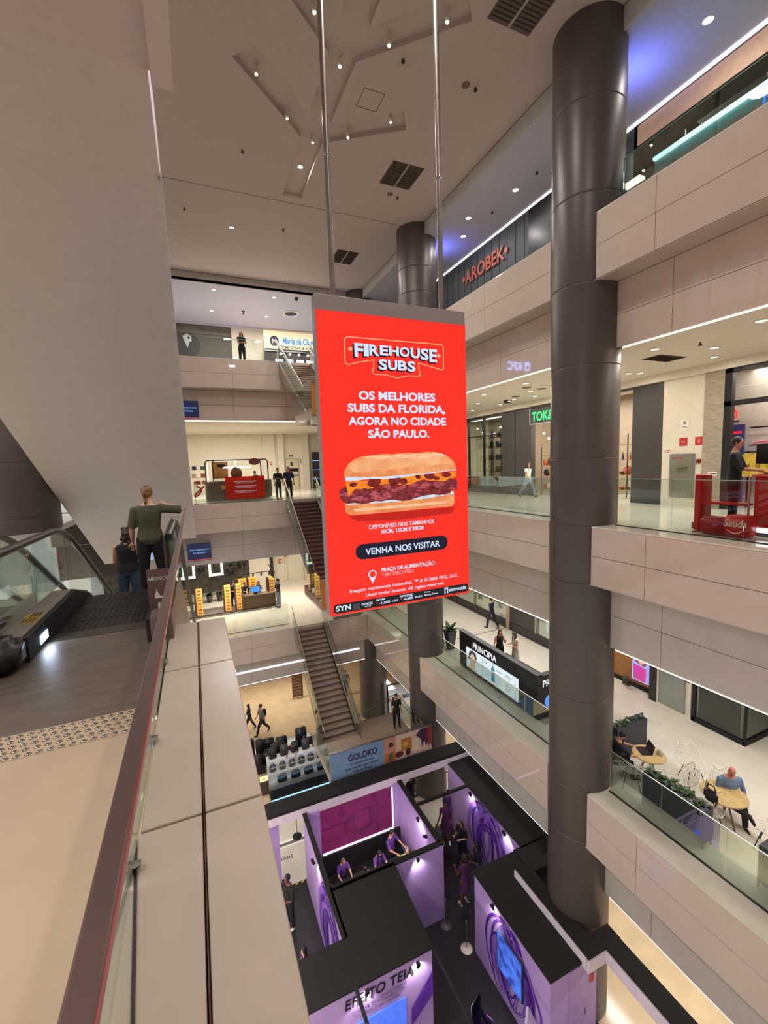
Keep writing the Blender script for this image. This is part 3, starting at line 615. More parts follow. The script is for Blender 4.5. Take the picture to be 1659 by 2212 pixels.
# ---------------------------------------------------------------- people
def remeshed(b, voxel, name='tmp'):
    me = bpy.data.meshes.new(name); me.from_pydata([tuple(v) for v in b.v], [], b.f); me.update()
    o = bpy.data.objects.new(name, me); COL.objects.link(o)
    r = o.modifiers.new('r', 'REMESH'); r.mode = 'VOXEL'; r.voxel_size = voxel; r.use_smooth_shade = True
    s = o.modifiers.new('s', 'SMOOTH'); s.factor = .5; s.iterations = 2
    out = bpy.data.meshes.new_from_object(o.evaluated_get(bpy.context.evaluated_depsgraph_get()))
    bpy.data.objects.remove(o); bpy.data.meshes.remove(me); return out
def rings(b, rs, n=14):
    """closed loft through elliptic rings (centre, right, front, half width, half depth)"""
    vs = []
    for c, r, f, w, d in rs:
        vs += [c + r*(w*math.cos(2*math.pi*j/n)) + f*(d*math.sin(2*math.pi*j/n)) for j in range(n)]
    k = len(rs)
    fs = [(i*n+j, i*n+(j+1)%n, (i+1)*n+(j+1)%n, (i+1)*n+j) for i in range(k-1) for j in range(n)]
    fs += [tuple(range(n))[::-1], tuple((k-1)*n+j for j in range(n))]
    return b.add(vs, fs, True)
STAND = dict(ua=((.16, .02, -1), (.16, .02, -1)), fa=((.05, .15, -1), (.05, .15, -1)), th=((.06, .02, -1), (.06, -.02, -1)), sh=((.02, -.02, -1), (.02, -.02, -1)))
WALK = dict(ua=((.14, .35, -1), (.14, -.35, -1)), fa=((.02, .6, -1), (.02, -.1, -1)), th=((.04, -.30, -1), (.04, .42, -1)), sh=((.02, -.62, -1), (.02, .10, -1)))
STRIDE = dict(WALK, th=((.05, -.42, -1), (.05, .55, -1)), sh=((.02, -.85, -1), (.02, .25, -1)))
PHONE = dict(STAND, ua=((.2, .15, -1), (.2, .15, -1)), fa=((-.35, .9, .15), (-.35, .9, .15)))
CROSS = dict(STAND, ua=((.2, .25, -1), (.2, .25, -1)), fa=((-.9, .5, .1), (-.9, .55, -.05)))
SIT = dict(STAND, ua=((.22, .35, -1), (.22, .35, -1)), fa=((-.25, .9, -.1), (-.25, .9, -.1)), th=((.12, 1, -.05), (.12, 1, -.05)), sh=((.02, .05, -1), (.02, .05, -1)))
REACH = dict(STAND, ua=((.25, .7, -.8), (.25, .6, -.8)), fa=((-.15, 1, -.05), (-.15, 1, -.2)))
def person(label, pos, face, H=1.68, pose=STAND, skin=SKIN1, top=None, sleeve=.5, bottom=None, skirt=None, shoes=None, hair=None, look=(0, 0), lean=(0, 0), female=True, group=None, seat=None, voxel=.018, bag=None, long_sleeve=False, beard=None, hem=None, bulk=1.0):
    pos = Vector(pos); f2 = Vector((face[0], face[1], 0)).normalized(); r2 = Vector((f2.y, -f2.x, 0))
    L = lambda p: r2*p[0]*H + f2*p[1]*H + Vector((0, 0, p[2]*H))          # local shares of the height to world offsets
    D = lambda d, s: (r2*(d[0]*s) + f2*d[1] + Z_*d[2]).normalized()
    sp = (r2*lean[0] + f2*lean[1] + Z_).normalized(); fr = (f2 - sp*f2.dot(sp)).normalized(); rt = fr.cross(sp)
    hipw = .054 if female else .05; hips = Vector((0, 0, 0)); legs = []
    for i, s in ((0, 1), (1, -1)):
        h = r2*(s*hipw*H) - Z_*(.01*H); k = h + D(pose['th'][i], s)*(.245*H); a = k + D(pose['sh'][i], s)*(.238*H); legs.append((h, k, a))
    z0 = min(a.z for _, _, a in legs) - .042*H
    base = pos + Z_*(seat - 0 if seat is not None else -z0)
    P = lambda v: base + v
    shw = .103 if female else .118
    up = lambda d: sp*(d*H)
    torso = [(-.045, .06, .05, .0), (0, .088 if female else .082, .062, -.004), (.05, .083 if female else .08, .058, 0), (.10, .070 if female else .077, .052, .004), (.17, .078 if female else .086, .060, .006), (.23, .084 if female else .094, .060, .004), (.268, .092 if female else .105, .046, .0), (.295, .058, .038, -.002), (.312, .034, .034, 0), (.345, .031, .033, .006)]
    torso = [(d, w*bulk, t*bulk, o) if d < .3 else (d, w, t, o) for d, w, t, o in torso]
    def tr(lo, hi, infl, extra=()): return [(P(up(d)+fr*(o*H)), rt, fr, w*H+infl, t*H+infl) for d, w, t, o in torso if lo-1e-6 <= d <= hi+1e-6] + list(extra)
    b = B(); rings(b, tr(-.05, .35, 0))
    # head
    yaw, pit = look; hf = (fr*math.cos(yaw) + rt*math.sin(yaw)); hr = hf.cross(sp).normalized(); hu = (sp*math.cos(pit) + hf*math.sin(pit)).normalized(); hf = hu.cross(hr) * 1.0
    hc = P(up(.345)) + hu*(.058*H) + fr*(.012*H); K = H*.96
    prof = [(-.068, .016, .018, .022), (-.056, .030, .034, .012), (-.028, .039, .046, .004), (.008, .0425, .053, 0), (.036, .039, .049, -.003), (.055, .026, .034, -.004), (.066, .008, .012, -.004)]
    rings(b, [(hc + hu*(z*K) + hf*(o*K), hr, hf, w*K, t*K) for z, w, t, o in prof], 14)
    arms = []
    for i, s in ((0, 1), (1, -1)):
        sh = P(up(.262)) + rt*(s*shw*H); el = sh + D(pose['ua'][i], s)*(.168*H); wr = el + D(pose['fa'][i], s)*(.140*H); arms.append((sh, el, wr))
        b.tube([sh - rt*(s*.03*H), sh, sh.lerp(el, .5), el, el.lerp(wr, .4), wr, wr + (wr-el).normalized()*.02*H], [.024*H*bulk, .030*H*bulk, .026*H*bulk, .0205*H*bulk, .021*H*bulk, .0135*H, .014*H], 10)
    for h, k, a in legs:
        b.tube([P(h)+Z_*.03*H, P(h)-Z_*.02*H, P(h.lerp(k, .5)), P(k), P(k.lerp(a, .35)), P(a), P(a)-Z_*.02*H], [.05*H, .052*H, .044*H, .031*H, .033*H, .020*H, .02*H], 12)
    def feet(bb, g):
        for i, (h, k, a) in enumerate(legs):
            d = (a-k).normalized(); fd = (f2 - d*f2.dot(d)).normalized() if abs(d.z) < .97 else f2
            hl = P(a) - fd*.022*H - Z_*.022*H; bb.tube([hl, P(a)-Z_*.02*H, P(a)+fd*.05*H-Z_*.026*H, P(a)+fd*.095*H-Z_*.031*H, P(a)+fd*.112*H-Z_*.033*H], [.017*H+g, .023*H+g, .019*H+g, .016*H+g, .007*H+g], 10)
    feet(b, -.001)
    me = remeshed(b, voxel, 'person_body'); me.materials.append(skin)
    # hands, nose and ears grow out of the body surface
    bm = bmesh.new(); bm.from_mesh(me); hb = B()
    for (sh, el, wr), s in zip(arms, (1, -1)):
        d = (wr-el).normalized(); side = d.cross(Z_ if abs(d.z) < .9 else f2).normalized(); nn = side.cross(d)
        hb.tube([wr, wr+d*.022*H, wr+d*.045*H, wr+d*.052*H], [.012*H, .019*H, .018*H, .01*H], 8)
        for q, ln in ((-1.5, .034), (-.5, .042), (.5, .040), (1.5, .030)):
            o = wr + d*.042*H + side*(q*.0095*H); hb.tube([o, o+d*(ln*.55*H)-nn*.004*H, o+d*(ln*H)-nn*.014*H], [.0058*H, .0055*H, .004*H], 6)
        o = wr + d*.018*H + side*(s*.014*H); hb.tube([o, o+d*.02*H+side*(s*.016*H), o+d*.038*H+side*(s*.02*H)], [.0075*H, .0065*H, .0045*H], 6)
    nz = hc + hf*(.050*K) - hu*(.008*K)
    hb.add([nz+hu*.016*K, nz-hu*.014*K-hr*.009*K, nz-hu*.014*K+hr*.009*K, nz-hu*.012*K+hf*.016*K], [(0,1,3),(0,3,2),(1,2,3)])
    for s in (-1, 1): hb.ball(hc + hr*(s*.042*K) - hf*.004*K - hu*.008*K, .006*K, .011*K, .016*K, 8, 6)
    off = len(bm.verts); vs = [bm.verts.new(v) for v in hb.v]
    for fc in hb.f: bm.faces.new([vs[i] for i in fc]).smooth = True
    bm.to_mesh(me); bm.free()
    for v in me.vertices: v.co -= pos
    o = bpy.data.objects.new('person', me); COL.objects.link(o); o.location = pos; tag(o, label, 'person', group)
    def child(bb, name, mat, vox=voxel*.9):
        m2 = remeshed(bb, vox, name); m2.materials.append(mat)
        for v in m2.vertices: v.co -= pos
        c = bpy.data.objects.new(name, m2); COL.objects.link(c); c.parent = o; return c
    # face
    eb = B()
    for s in (-1, 1): eb.ball(hc + hf*(.0505*K) + hr*(s*.0165*K) + hu*(.004*K), .006*K, .006*K, .004*K, 8, 6)
    eb.build('eyes', M('dark_eyes', (40, 30, 28), .3), o)
    B().ball(hc + hf*(.049*K) - hu*(.034*K), .013*K, .006*K, .004*K, 8, 6).build('mouth', M('lips', (150, 84, 78), .5), o)
    if beard: B().ball(hc + hf*(.022*K) - hu*(.042*K), .036*K, .036*K, .026*K, 10, 8).build('beard', beard, o)
    ci = .010
    if top:
        tb = B(); lo = -.02 if (bottom or seat) else 0; rings(tb, tr(-.001 if hem is None else hem, .297, ci+.006))
        if sleeve > 0:
            for (sh, el, wr), s in zip(arms, (1, -1)):
                if long_sleeve: tb.tube([sh - rt*(s*.03*H), sh, sh.lerp(el, .5), el, el.lerp(wr, .5), el.lerp(wr, .93)], [.03*H+ci, .033*H+ci, .027*H+ci, .023*H+ci, .020*H+ci, .015*H+ci], 10)
                else: tb.tube([sh - rt*(s*.03*H), sh, sh.lerp(el, sleeve*.6), sh.lerp(el, sleeve*1.25)], [.03*H+ci, .034*H+ci, .030*H+ci*1.4, .028*H+ci*1.8], 10)
        child(tb, 'top', top)
    if bottom:
        pb = B(); rings(pb, tr(-.05, .06, ci+.002))
        for h, k, a in legs: pb.tube([P(h)+Z_*.03*H, P(h)-Z_*.02*H, P(h.lerp(k, .5)), P(k), P(k.lerp(a, .4)), P(k.lerp(a, .96))], [.05*H+ci, .054*H+ci, .047*H+ci, .036*H+ci, .034*H+ci, .027*H+ci], 12)
        child(pb, 'trousers', bottom)
    if skirt:
        mat, ln, flare = skirt; c0 = P(up(.10)); kb = B()
        rs = [(P(up(.10)), rt, fr, .074*H+ci, .056*H+ci), (P(up(.0)), rt, fr, .092*H+ci, .068*H+ci)]
        ctr = sum((P(k) for _, k, _ in legs), Vector())/2; ank = sum((P(a) for _, _, a in legs), Vector())/2
        for t in (.35, .7, 1.0):
            z = P(Vector((0,0,0))).z - ln*H*t; mid = P(Vector((0,0,0))).lerp(ctr, min(1, ln*t/.245)); mid.z = z
            rs.append((mid, r2, f2, (.092+flare*t)*H+ci, (.074+flare*1.1*t)*H+ci))
        rings(kb, rs[::-1], 18); child(kb, 'skirt', mat)
    if shoes:
        fb = B(); feet(fb, .006); child(fb, 'shoes', shoes, .013)
    if hair:
        style, hm = hair; hbld = B()
        if style != 'afro' and style != 'bald':
            hbld.ball(hc - hf*.010*K + hu*.012*K, .049*K, .056*K, .062*K, 14)
            # turn the cap with the head by rebuilding its vertices in head axes
            cc = hc - hf*.010*K + hu*.012*K
            hbld.v = [tuple(cc + hr*(v[0]-cc.x) + hf*(v[1]-cc.y) + hu*(v[2]-cc.z)) for v in hbld.v]
        if style == 'pony':
            q = hc - hf*.060*K + hu*.02*K; hbld.tube([q + hf*.02*K, q - hf*.006*K, q - hf*.018*K - Z_*.04*K, q - hf*.012*K - Z_*.10*K, q - hf*.0*K - Z_*.15*K], [.012*K, .016*K, .018*K, .014*K, .005*K], 8)
        if style == 'long':
            rs = [(hc + hu*.02*K - hf*.014*K, hr, hf, .05*K, .05*K), (hc - hu*.04*K - hf*.026*K, hr, hf, .053*K, .034*K), (hc - Z_*.10*K - fr*.038*K, rt, fr, .056*K, .026*K), (hc - Z_*.17*K - fr*.040*K, rt, fr, .05*K, .022*K), (hc - Z_*.22*K - fr*.036*K, rt, fr, .03*K, .012*K)]
            rings(hbld, rs[::-1], 12)
            for s in (-1, 1): hbld.tube([hc + hr*(s*.04*K) + hu*.02*K, hc + hr*(s*.05*K) - hu*.03*K - hf*.005*K, hc + rt*(s*.052*K) - Z_*.11*K + fr*.02*K, hc + rt*(s*.045*K) - Z_*.17*K + fr*.03*K], [.014*K, .016*K, .016*K, .006*K], 8)
        if style == 'bun': hbld.ball(hc - hf*.055*K + hu*.045*K, .024*K, .024*K, .022*K, 10)
        if style == 'topknot': hbld.ball(hc - hf*.012*K + hu*.082*K, .018*K, .018*K, .022*K, 10)
        if style == 'afro':
            rr = random.Random(5); cc = hc - hf*.018*K + hu*.018*K; hbld.ball(cc, .078*K, .075*K, .078*K, 14)
            for _ in range(60):
                v = Vector((rr.gauss(0,1), rr.gauss(0,1), rr.gauss(0,1))).normalized()
                if v.dot(hf) < .45: hbld.ball(cc + v*.07*K, .02*K, n=6)
        if style == 'curly':
            rr = random.Random(9); cc = hc - hf*.016*K + hu*.0*K
            for _ in range(50):
                v = Vector((rr.gauss(0,1), rr.gauss(0,1), rr.gauss(0,1))).normalized()
                if v.dot(hf) < .2: hbld.ball(cc + v*.058*K - Z_*rr.uniform(0, .13)*K, .026*K, n=6)
        if style == 'cap':
            hbld.add([], []); q = hc + hf*.05*K + hu*.03*K; hbld.obox(tuple(q), .07*K, .05*K, .008*K, rz=math.atan2(-hf.x, hf.y))
        if style != 'bald': child(hbld, 'hair' if style != 'cap' else 'cap', hm, .011)
    if bag:
        c = P(up(.17)) - fr*(.11*H); bb = B().rbox(tuple(c), .30, .17, .42, .06, rz=math.atan2(r2.y, r2.x), seg=3); bb.build('backpack', bag, o)
    return o, dict(arms=arms, head=hc, fr=fr, rt=rt, base=base)
def cloth(name, rgb, **k): return M(name, rgb, .85, vary=k.pop('vary', .12), scale=14, **k)
OLIVE, BLK, DBLK, JEANS, LJEANS = cloth('olive_cotton', (84, 84, 62)), cloth('black_cloth', (24, 23, 26)), cloth('dark_cloth', (34, 32, 36)), cloth('blue_denim', (56, 70, 92)), cloth('light_denim', (108, 128, 146))
WHT, NAVY, GREYC, PURP, DPURP, BLUSH = cloth('white_cloth', (222, 218, 212)), cloth('navy_cloth', (28, 32, 54)), cloth('grey_cloth', (120, 124, 118)), cloth('purple_cloth', (88, 50, 122)), cloth('plum_cloth', (92, 38, 92)), cloth('blue_shirt', (104, 122, 150))
HBLK, HBRN, HDBR, HRED = M('black_hair', (20, 17, 17), .5), M('brown_hair', (74, 50, 34), .5), M('dark_brown_hair', (40, 27, 22), .5), M('red_brown_hair', (92, 42, 32), .5)
HBLO = M('blond_hair', (168, 134, 88), .55, rgb2=(84, 60, 40), scale=14)
SHW, SHB = M('white_shoe', (225, 225, 225), .5), M('black_shoe', (22, 22, 24), .5)
# on the escalator
ESC_ARM = dict(STAND, ua=((.80, .18, -.12), (.22, .05, -1)), fa=((-.93, -.06, .40), (.1, .5, -1)))
person('woman in olive T-shirt with blond ponytail leaning on the escalator rail, seen from behind', (-.66, 7.3, stepz(7.3)), (.05, 1), 1.70, ESC_ARM, SKIN1, OLIVE, .75, BLK, shoes=SHB, hair=('pony', HBLO), look=(.15, .1), voxel=.013, hem=-.045, bulk=1.1)
person('woman in black tank top and jeans with curly hair, lower on the escalator', (-1.12, 8.35, stepz(8.35)), (.25, 1), 1.60, PHONE, SKIN2, BLK, 0, JEANS, shoes=SHB, hair=('curly', HDBR), look=(.5, .45), voxel=.013, bulk=1.16)
ph = B().obox((-.82, 8.72, stepz(8.35)+1.0), .08, .15, .01, rx=.6); tag(ph.build('phone', M('phone_screen_glow', (150, 190, 235), .2, emit=1.0, vary=0), loc=(-.82, 8.72, stepz(8.35)+1.0)), 'lit phone held by the woman in black tank top on the escalator', 'phone')
# far galleries
person('woman with long black hair and crossed arms behind the top gallery glass', (2.78, 24.45, L3), (.3, -1), 1.66, CROSS, SKIN2, BLK, .3, BLK, shoes=SHB, hair=('long', HBLK), look=(.2, 0))
person('man in dark T-shirt standing at the head of the red-brown stairs, right of a pair', (4.80, 24.35, L2), (.1, -1), 1.76, STAND, SKIN2, NAVY, .8, BLK, shoes=SHB, hair=('short', HBLK), female=False)
person('man in black standing half hidden by his companion at the head of the red-brown stairs', (4.28, 24.7, L2), (.3, -1), 1.70, STAND, SKIN2, BLK, .8, DBLK, shoes=SHB, hair=('short', HBLK), female=False)
person('man with ponytail, black T-shirt and blue jeans beside the sunglasses kiosk', (4.32, 27.3, L1), (-1, -.25), 1.85, dict(PHONE, ua=((.15, .2, -1), (.15, .2, -1))), SKIN2, BLK, .8, LJEANS, shoes=SHB, hair=('pony', HBLK), female=False)
person('saleswoman with long brown hair in a black vest inside the sunglasses kiosk', (3.25, 28.2, L1), (-.3, -1), 1.64, PHONE, SKIN1, BLK, 0, BLK, hair=('long', HBRN), look=(.1, .3))
person('salesman in black leaning over the sunglasses kiosk counter by the blue monitor', (2.35, 28.4, L1), (.6, -.8), 1.66, REACH, SKIN2, BLK, .8, BLK, hair=('short', HBLK), female=False, lean=(0, .2))
person('salesman with black hair at the back of the sunglasses kiosk, left of his colleague', (1.75, 28.7, L1), (.3, -1), 1.72, PHONE, SKIN2, DBLK, .8, BLK, hair=('short', HBLK), female=False, look=(0, .4))
# right galleries
person('woman with long hair, white top and jeans walking past the home store', (13.7, 15.4, L2), (.25, -1), 1.62, STRIDE, SKIN2, WHT, .3, LJEANS, shoes=SHB, hair=('long', HDBR), look=(.3, .2))
person('man in black polo shirt working at a monitor behind the red kiosk', (10.4, 5.5, L2+.14), (.35, -1), 1.84, dict(STAND, ua=((.2, .5, -1), (.2, .4, -1)), fa=((-.1, 1, -.15), (-.1, 1, -.2))), SKIN2, BLK, .9, BLK, hair=('short', HBLK), female=False, look=(.1, .1), voxel=.014)
person('person in a dark blue coat walking away along the first gallery shopfront', (13.7, 18.1, L1), (-.4, 1), 1.70, WALK, SKIN2, NAVY, .5, DBLK, (NAVY, .16, .02), SHB, ('short', HBLK), long_sleeve=True)
person('woman in black tank top with red-brown hair behind the black cosmetics kiosk', (11.3, 14.4, L1), (-.3, -1), 1.66, dict(STAND, ua=((.25, .1, -1), (.2, .2, -1)), fa=((.15, .25, -1), (-.2, .7, .7))), SKIN1, BLK, 0, BLK, hair=('long', HRED), look=(0, .3))
person('woman in a pale sleeveless dress looking at her phone behind the black cosmetics kiosk', (11.75, 13.95, L1), (-1, .2), 1.62, PHONE, SKIN1, WHT, 0, None, (WHT, .30, .02), SHW, ('long', HBRN), look=(-.2, .5))
person('man in black T-shirt with dark beard typing on a laptop at the round cafe table', (9.95, 7.85, L1), (.9, -.55), 1.76, dict(SIT, ua=((.2, .75, -.6), (.2, .75, -.6)), fa=((-.2, 1, -.15), (-.2, 1, -.15))), SKIN2, BLK, .7, BLK, shoes=SHB, hair=('short', HBLK), female=False, look=(0, .35), lean=(0, .28), seat=.50, voxel=.014, bulk=1.15, beard=HBLK)
person('bald man in blue shirt sitting cross-legged at the larger round cafe table', (11.25, 5.75, L1), (-.55, -.85), 1.74, dict(SIT, th=((.1, 1, .12), (.1, 1, -.05)), sh=((-.9, .25, -.5), (.02, .1, -1)), ua=((.3, .15, -1), (.3, .15, -1)), fa=((-.3, .75, -.5), (-.3, .75, -.5))), M('ruddy_skin', (190, 112, 92), .5), BLUSH, .9, DBLK, shoes=SHB, hair=None, female=False, look=(.2, .3), lean=(0, .12), seat=.48, voxel=.014, bulk=1.2, long_sleeve=True)
# lower levels
person('woman in black blouse and trousers standing on the stair landing behind the poster', (7.95, 17.8, -12.35), (-.15, -1), 1.64, dict(STAND, fa=((.05, .15, -1), (.05, .3, -1))), SKIN2, BLK, .6, BLK, shoes=SHB, hair=('short', HBLK))
person('person in grey shirt and dark trousers walking behind the lowest stairs', (8.55, 27.6, L0), (-.6, -1), 1.70, WALK, SKIN2, GREYC, .5, DBLK, shoes=SHB, hair=('short', HBLK), female=False, long_sleeve=True)
person('man with backpack and green-grey shirt striding across the ground floor', (2.6, 25.45, L0), (-1, -.15), 1.92, STRIDE, SKIN2, cloth('sage_shirt', (106, 112, 96)), .8, BLK, shoes=SHB, hair=('short', HBLK), female=False, bag=NAVY)
person('woman dressed all in black walking ahead of the man with the backpack', (1.98, 26.2, L0), (-1, .2), 1.66, WALK, SKIN2, BLK, .5, BLK, shoes=SHB, hair=('long', HBLK), long_sleeve=True)
person('saleswoman with brown hair bending among the black suitcases', (3.75, 21.7, L0), (-.5, -1), 1.60, REACH, SKIN2, BLK, .4, BLK, hair=('long', HRED), lean=(0, .5), look=(0, .4))
# in and around the purple booth
person('man in black standing in the left passage of the purple booth', (1.9, 13.72, L0), (-.9, -.4), 1.98, PHONE, SKIN3, BLK, .8, BLK, shoes=SHW, hair=('short', HBLK), female=False)
person('dark-haired person at the near end of the left booth passage', (1.95, 11.55, L0), (-1, -.1), 1.62, PHONE, SKIN1, DPURP, .5, BLK, shoes=SHB, hair=('long', HBLK))
person('woman with topknot in purple tunic at the left end of the booth counter', (3.88, 14.0, L0), (.1, -1), 1.60, REACH, SKIN1, PURP, .6, BLK, hair=('topknot', HBLO), look=(0, .4), lean=(0, .12))
person('customer in lilac seated before the woman with the topknot in the booth', (4.62, 13.62, L0), (-.3, .9), 1.62, SIT, SKIN1, cloth('lilac_cloth', (150, 110, 170)), .6, BLK, hair=('bun', HBLK), seat=.45, look=(0, -.1))
person('woman with black hair in purple tunic working in the middle of the booth', (5.2, 13.75, L0), (.1, -1), 1.60, REACH, SKIN1, PURP, .6, BLK, hair=('long', HBLK), look=(0, .45), lean=(0, .12))
person('tall man in purple tunic working at the right end of the booth counter', (5.88, 14.1, L0), (.5, -.9), 1.78, REACH, SKIN2, PURP, .7, BLK, hair=('short', HBLK), female=False, look=(0, .3))
person('grey-haired customer in green top seated at the right end of the booth', (6.32, 13.62, L0), (-.2, -1), 1.66, SIT, SKIN1, cloth('lime_cloth', (150, 190, 70)), .6, BLK, hair=('short', M('grey_hair', (120, 116, 110), .6)), seat=.5, female=False)
person('woman in jacket with long hair standing behind the magenta film window', (6.05, 16.25, L0), (-.2, -1), 1.66, WALK, SKIN2, cloth('pink_shirt', (190, 120, 150)), .8, BLK, shoes=SHB, hair=('long', HDBR), long_sleeve=True)
person('person in long skirt standing at the right edge of the magenta film window', (6.72, 16.0, L0), (-1, -.3), 1.66, PHONE, SKIN2, cloth('rust_top', (170, 96, 80)), .5, None, (cloth('rust_skirt', (160, 90, 84)), .36, .02), SHB, ('short', HDBR))
person('woman in plum sleeveless dress and white sneakers in the right booth passage', (8.45, 14.3, L0), (-.5, -1), 1.88, dict(STAND, fa=((.3, .6, -.3), (.05, .2, -1))), SKIN3, DPURP, .1, None, (DPURP, .20, .03), SHW, ('short', HBLK))
person('person in purple standing behind the woman in the plum dress, by the passage wall', (9.0, 15.0, L0), (-.3, -1), 1.66, STAND, SKIN2, PURP, .6, NAVY, hair=('short', HBLK))
person('attendant with cap and black T-shirt holding a purple fan in the right passage', (8.6, 13.35, L0), (-1, -.3), 1.74, PHONE, SKIN1, BLK, .7, NAVY, shoes=SHB, hair=('long', HBRN), look=(0, .3))
person('woman with big curly hair in plum dress and white shoes, back turned, in passage', (7.7, 11.85, L0), (-.05, 1), 1.90, PHONE, SKIN3, DPURP, .1, None, (DPURP, .22, .02), SHW, ('afro', HDBR))
person('person with dark curly hair in blue beside the big-haired woman in plum', (8.5, 12.2, L0), (-1, .3), 1.78, PHONE, SKIN3, NAVY, .6, JEANS, shoes=SHB, hair=('curly', HBLK))
person('person in black beside the base of the middle column', (10.2, 16.4, L0), (-1, .2), 1.70, PHONE, SKIN2, BLK, .6, BLK, shoes=SHB, hair=('short', HDBR))
person('person in black partly hidden by the booth wall, left of the middle column', (7.95, 16.5, L0), (.3, -1), 1.70, STAND, SKIN2, BLK, .6, BLK, shoes=SHB, hair=('short', HBLK), female=False)
# ---------------------------------------------------------------- helpers for lamps and goods
ORD = ['first', 'second', 'third', 'fourth', 'fifth', 'sixth', 'seventh', 'eighth', 'ninth', 'tenth', 'eleventh', 'twelfth']
RINGM = M('white_lamp_ring', (225, 220, 212), .4)
def downlight(x, y, z, r, label, group, watts=14, col=(1, .86, .70), power=True):
    t = thing('downlight', label, 'ceiling light', (x, y, z), group)
    B().lathe((x, y, 0), [(r*1.25, z), (r*1.28, z-.012), (r*1.02, z-.02), (r, z-.004)], 16).build('ring', RINGM, t)
    B().lathe((x, y, 0), [(r, z-.006), (r*.7, z-.010), (.001, z-.011)], 16).build('lens', LAMPE, t)
    if power: area_lamp('downlight_bulb', (x, y, z-.03), r*1.8, watts, col)
    return t
def vent(x0, y0, x1, y1, z, label, double=True):
    t = thing('air_vent', label, 'vent', ((x0+x1)/2, (y0+y1)/2, z))
    B().box(x0, y0, z-.012, x1, y1, z+.002).build('frame', M('vent_brown', (96, 80, 72), .6), t)
    xs = [(x0+.03, (x0+x1)/2-.03), ((x0+x1)/2+.03, x1-.03)] if double else [(x0+.03, x1-.03)]
    for a, b_ in xs:
        n = 14; sl_ = B()
        for i in range(n): yy = y0+.03+(y1-y0-.06)*i/n; sl_.obox(((a+b_)/2, yy+.03, z-.018), b_-a, .045, .004, rx=.5)
        sl_.build('slats', M('vent_slat', (70, 58, 52), .6), t, kind='stuff')
    if double: B().box((x0+x1)/2-.03, y0, z-.02, (x0+x1)/2+.03, y1, z-.01).build('divider', M('vent_divider', (170, 155, 140), .5), t)
    return t
def sprinkler(x, y, z, label, r=.05):
    return tag(B().lathe((x, y, 0), [(.02, z), (.022, z-.05), (r, z-.055), (r*.9, z-.075), (.01, z-.08)], 10).build('sprinkler', M('sprinkler_metal', (60, 50, 46), .4, metal=.6), loc=(x, y, z)), label, 'sprinkler')
# atrium ceiling: crystal-shaded spotlights in the branching slot
spots = [(3.08, 9.97, 'upper left arm'), (2.13, 11.92, 'outer end of the left arm'), (3.1, 13.02, 'middle of the left arm'), (3.98, 13.66, 'lower hub'), (3.97, 12.32, 'stem between the hubs'), (3.97, 10.98, 'upper hub'), (4.9, 13.1, 'middle of the right arm'), (5.84, 12.12, 'outer end of the right arm'), (4.87, 10.07, 'upper right arm'), (5.84, 9.11, 'outer upper right arm')]
SHADE = M('crystal_shade', (235, 230, 222), .08, metal=.7)
for x, y, w in spots:
    t = thing('pendant_spotlight', 'small crystal-shaded spotlight in the ceiling slot, at the %s' % w, 'ceiling light', (x, y, ZC+.13))
    B().lathe((x, y, 0), [(.05, ZC+.13), (.055, ZC+.10), (.02, ZC+.08), (.045, ZC+.03), (.075, ZC-.06), (.06, ZC-.13), (.03, ZC-.15)], 12).build('shade', SHADE, t)
    B().lathe((x, y, 0), [(.045, ZC-.135), (.03, ZC-.165), (.002, ZC-.17)], 12).build('bulb', M('spot_bulb', (255, 240, 214), emit=7 if w.startswith(('outer upper', 'upper right', 'upper left')) else 2.0, vary=0) if False else (LAMPE if 'upper' in w else M('dim_bulb', (255, 232, 205), emit=2.5, vary=0)), t)
for i, (x, y) in enumerate(((3.98, 15.24), (2.14, 19.55))):
    downlight(x, y, ZC+(.13 if i == 0 else 0), .085, ('bright downlight at the lower end of the branching ceiling slot', 'lone bright downlight in the atrium ceiling left of the poles')[i], None, 40)
for x, y, w in ((1.75, 8.9, 1), (6.4, 8.6, 1)): pass
vent(6.66, 13.7, 7.8, 14.9, ZC, 'double brown air vent in the atrium ceiling between the poles and the near column')
vent(6.72, 19.85, 7.75, 21.1, ZC, 'double brown air vent at the far end of the atrium ceiling')
vent(6.7, 7.4, 7.85, 8.84, ZC, 'large double air vent at the top of the picture by the near column')
hb_ = B()
for a, b_, c, d in ((4.8, 11.48, 5.4, 11.5), (4.8, 12.1, 5.4, 12.12), (4.8, 11.48, 4.82, 12.12), (5.38, 11.48, 5.4, 12.12)): hb_.box(a, b_, ZC-.006, c, d, ZC)
tag(hb_.build('ceiling_hatch', M('hatch_line', (120, 106, 96), .7), loc=(5.1, 11.8, ZC)), 'square outline of an access hatch in the atrium ceiling', 'hatch')
for x, y, w in ((7.24, 10.47, 'between the near vent and the column'), (7.28, 15.35, 'beyond the middle vent')):
    tag(B().lathe((x, y, 0), [(.11, ZC+.001), (.11, ZC-.012), (.09, ZC-.02), (.001, ZC-.018)], 16).build('ceiling_speaker', M('speaker_mesh', (110, 94, 86), .7), loc=(x, y, ZC)), 'round ceiling speaker ' + w, 'speaker')
for x, y, w in ((7.54, 10.46, 'beside the round speaker near the column'), (5.4, 10.41, 'between the two poles at the top'), (7.6, 15.4, 'right of the far round speaker'), (.41, 18.75, 'beside the left white wall'), (2.11, 14.93, 'left of the branching slot'), (4.11, 18.99, 'right of the lone downlight'), (4.9, 15.3, 'right of the slot end')):
    sprinkler(x, y, ZC, 'small dark sprinkler head in the atrium ceiling ' + w)
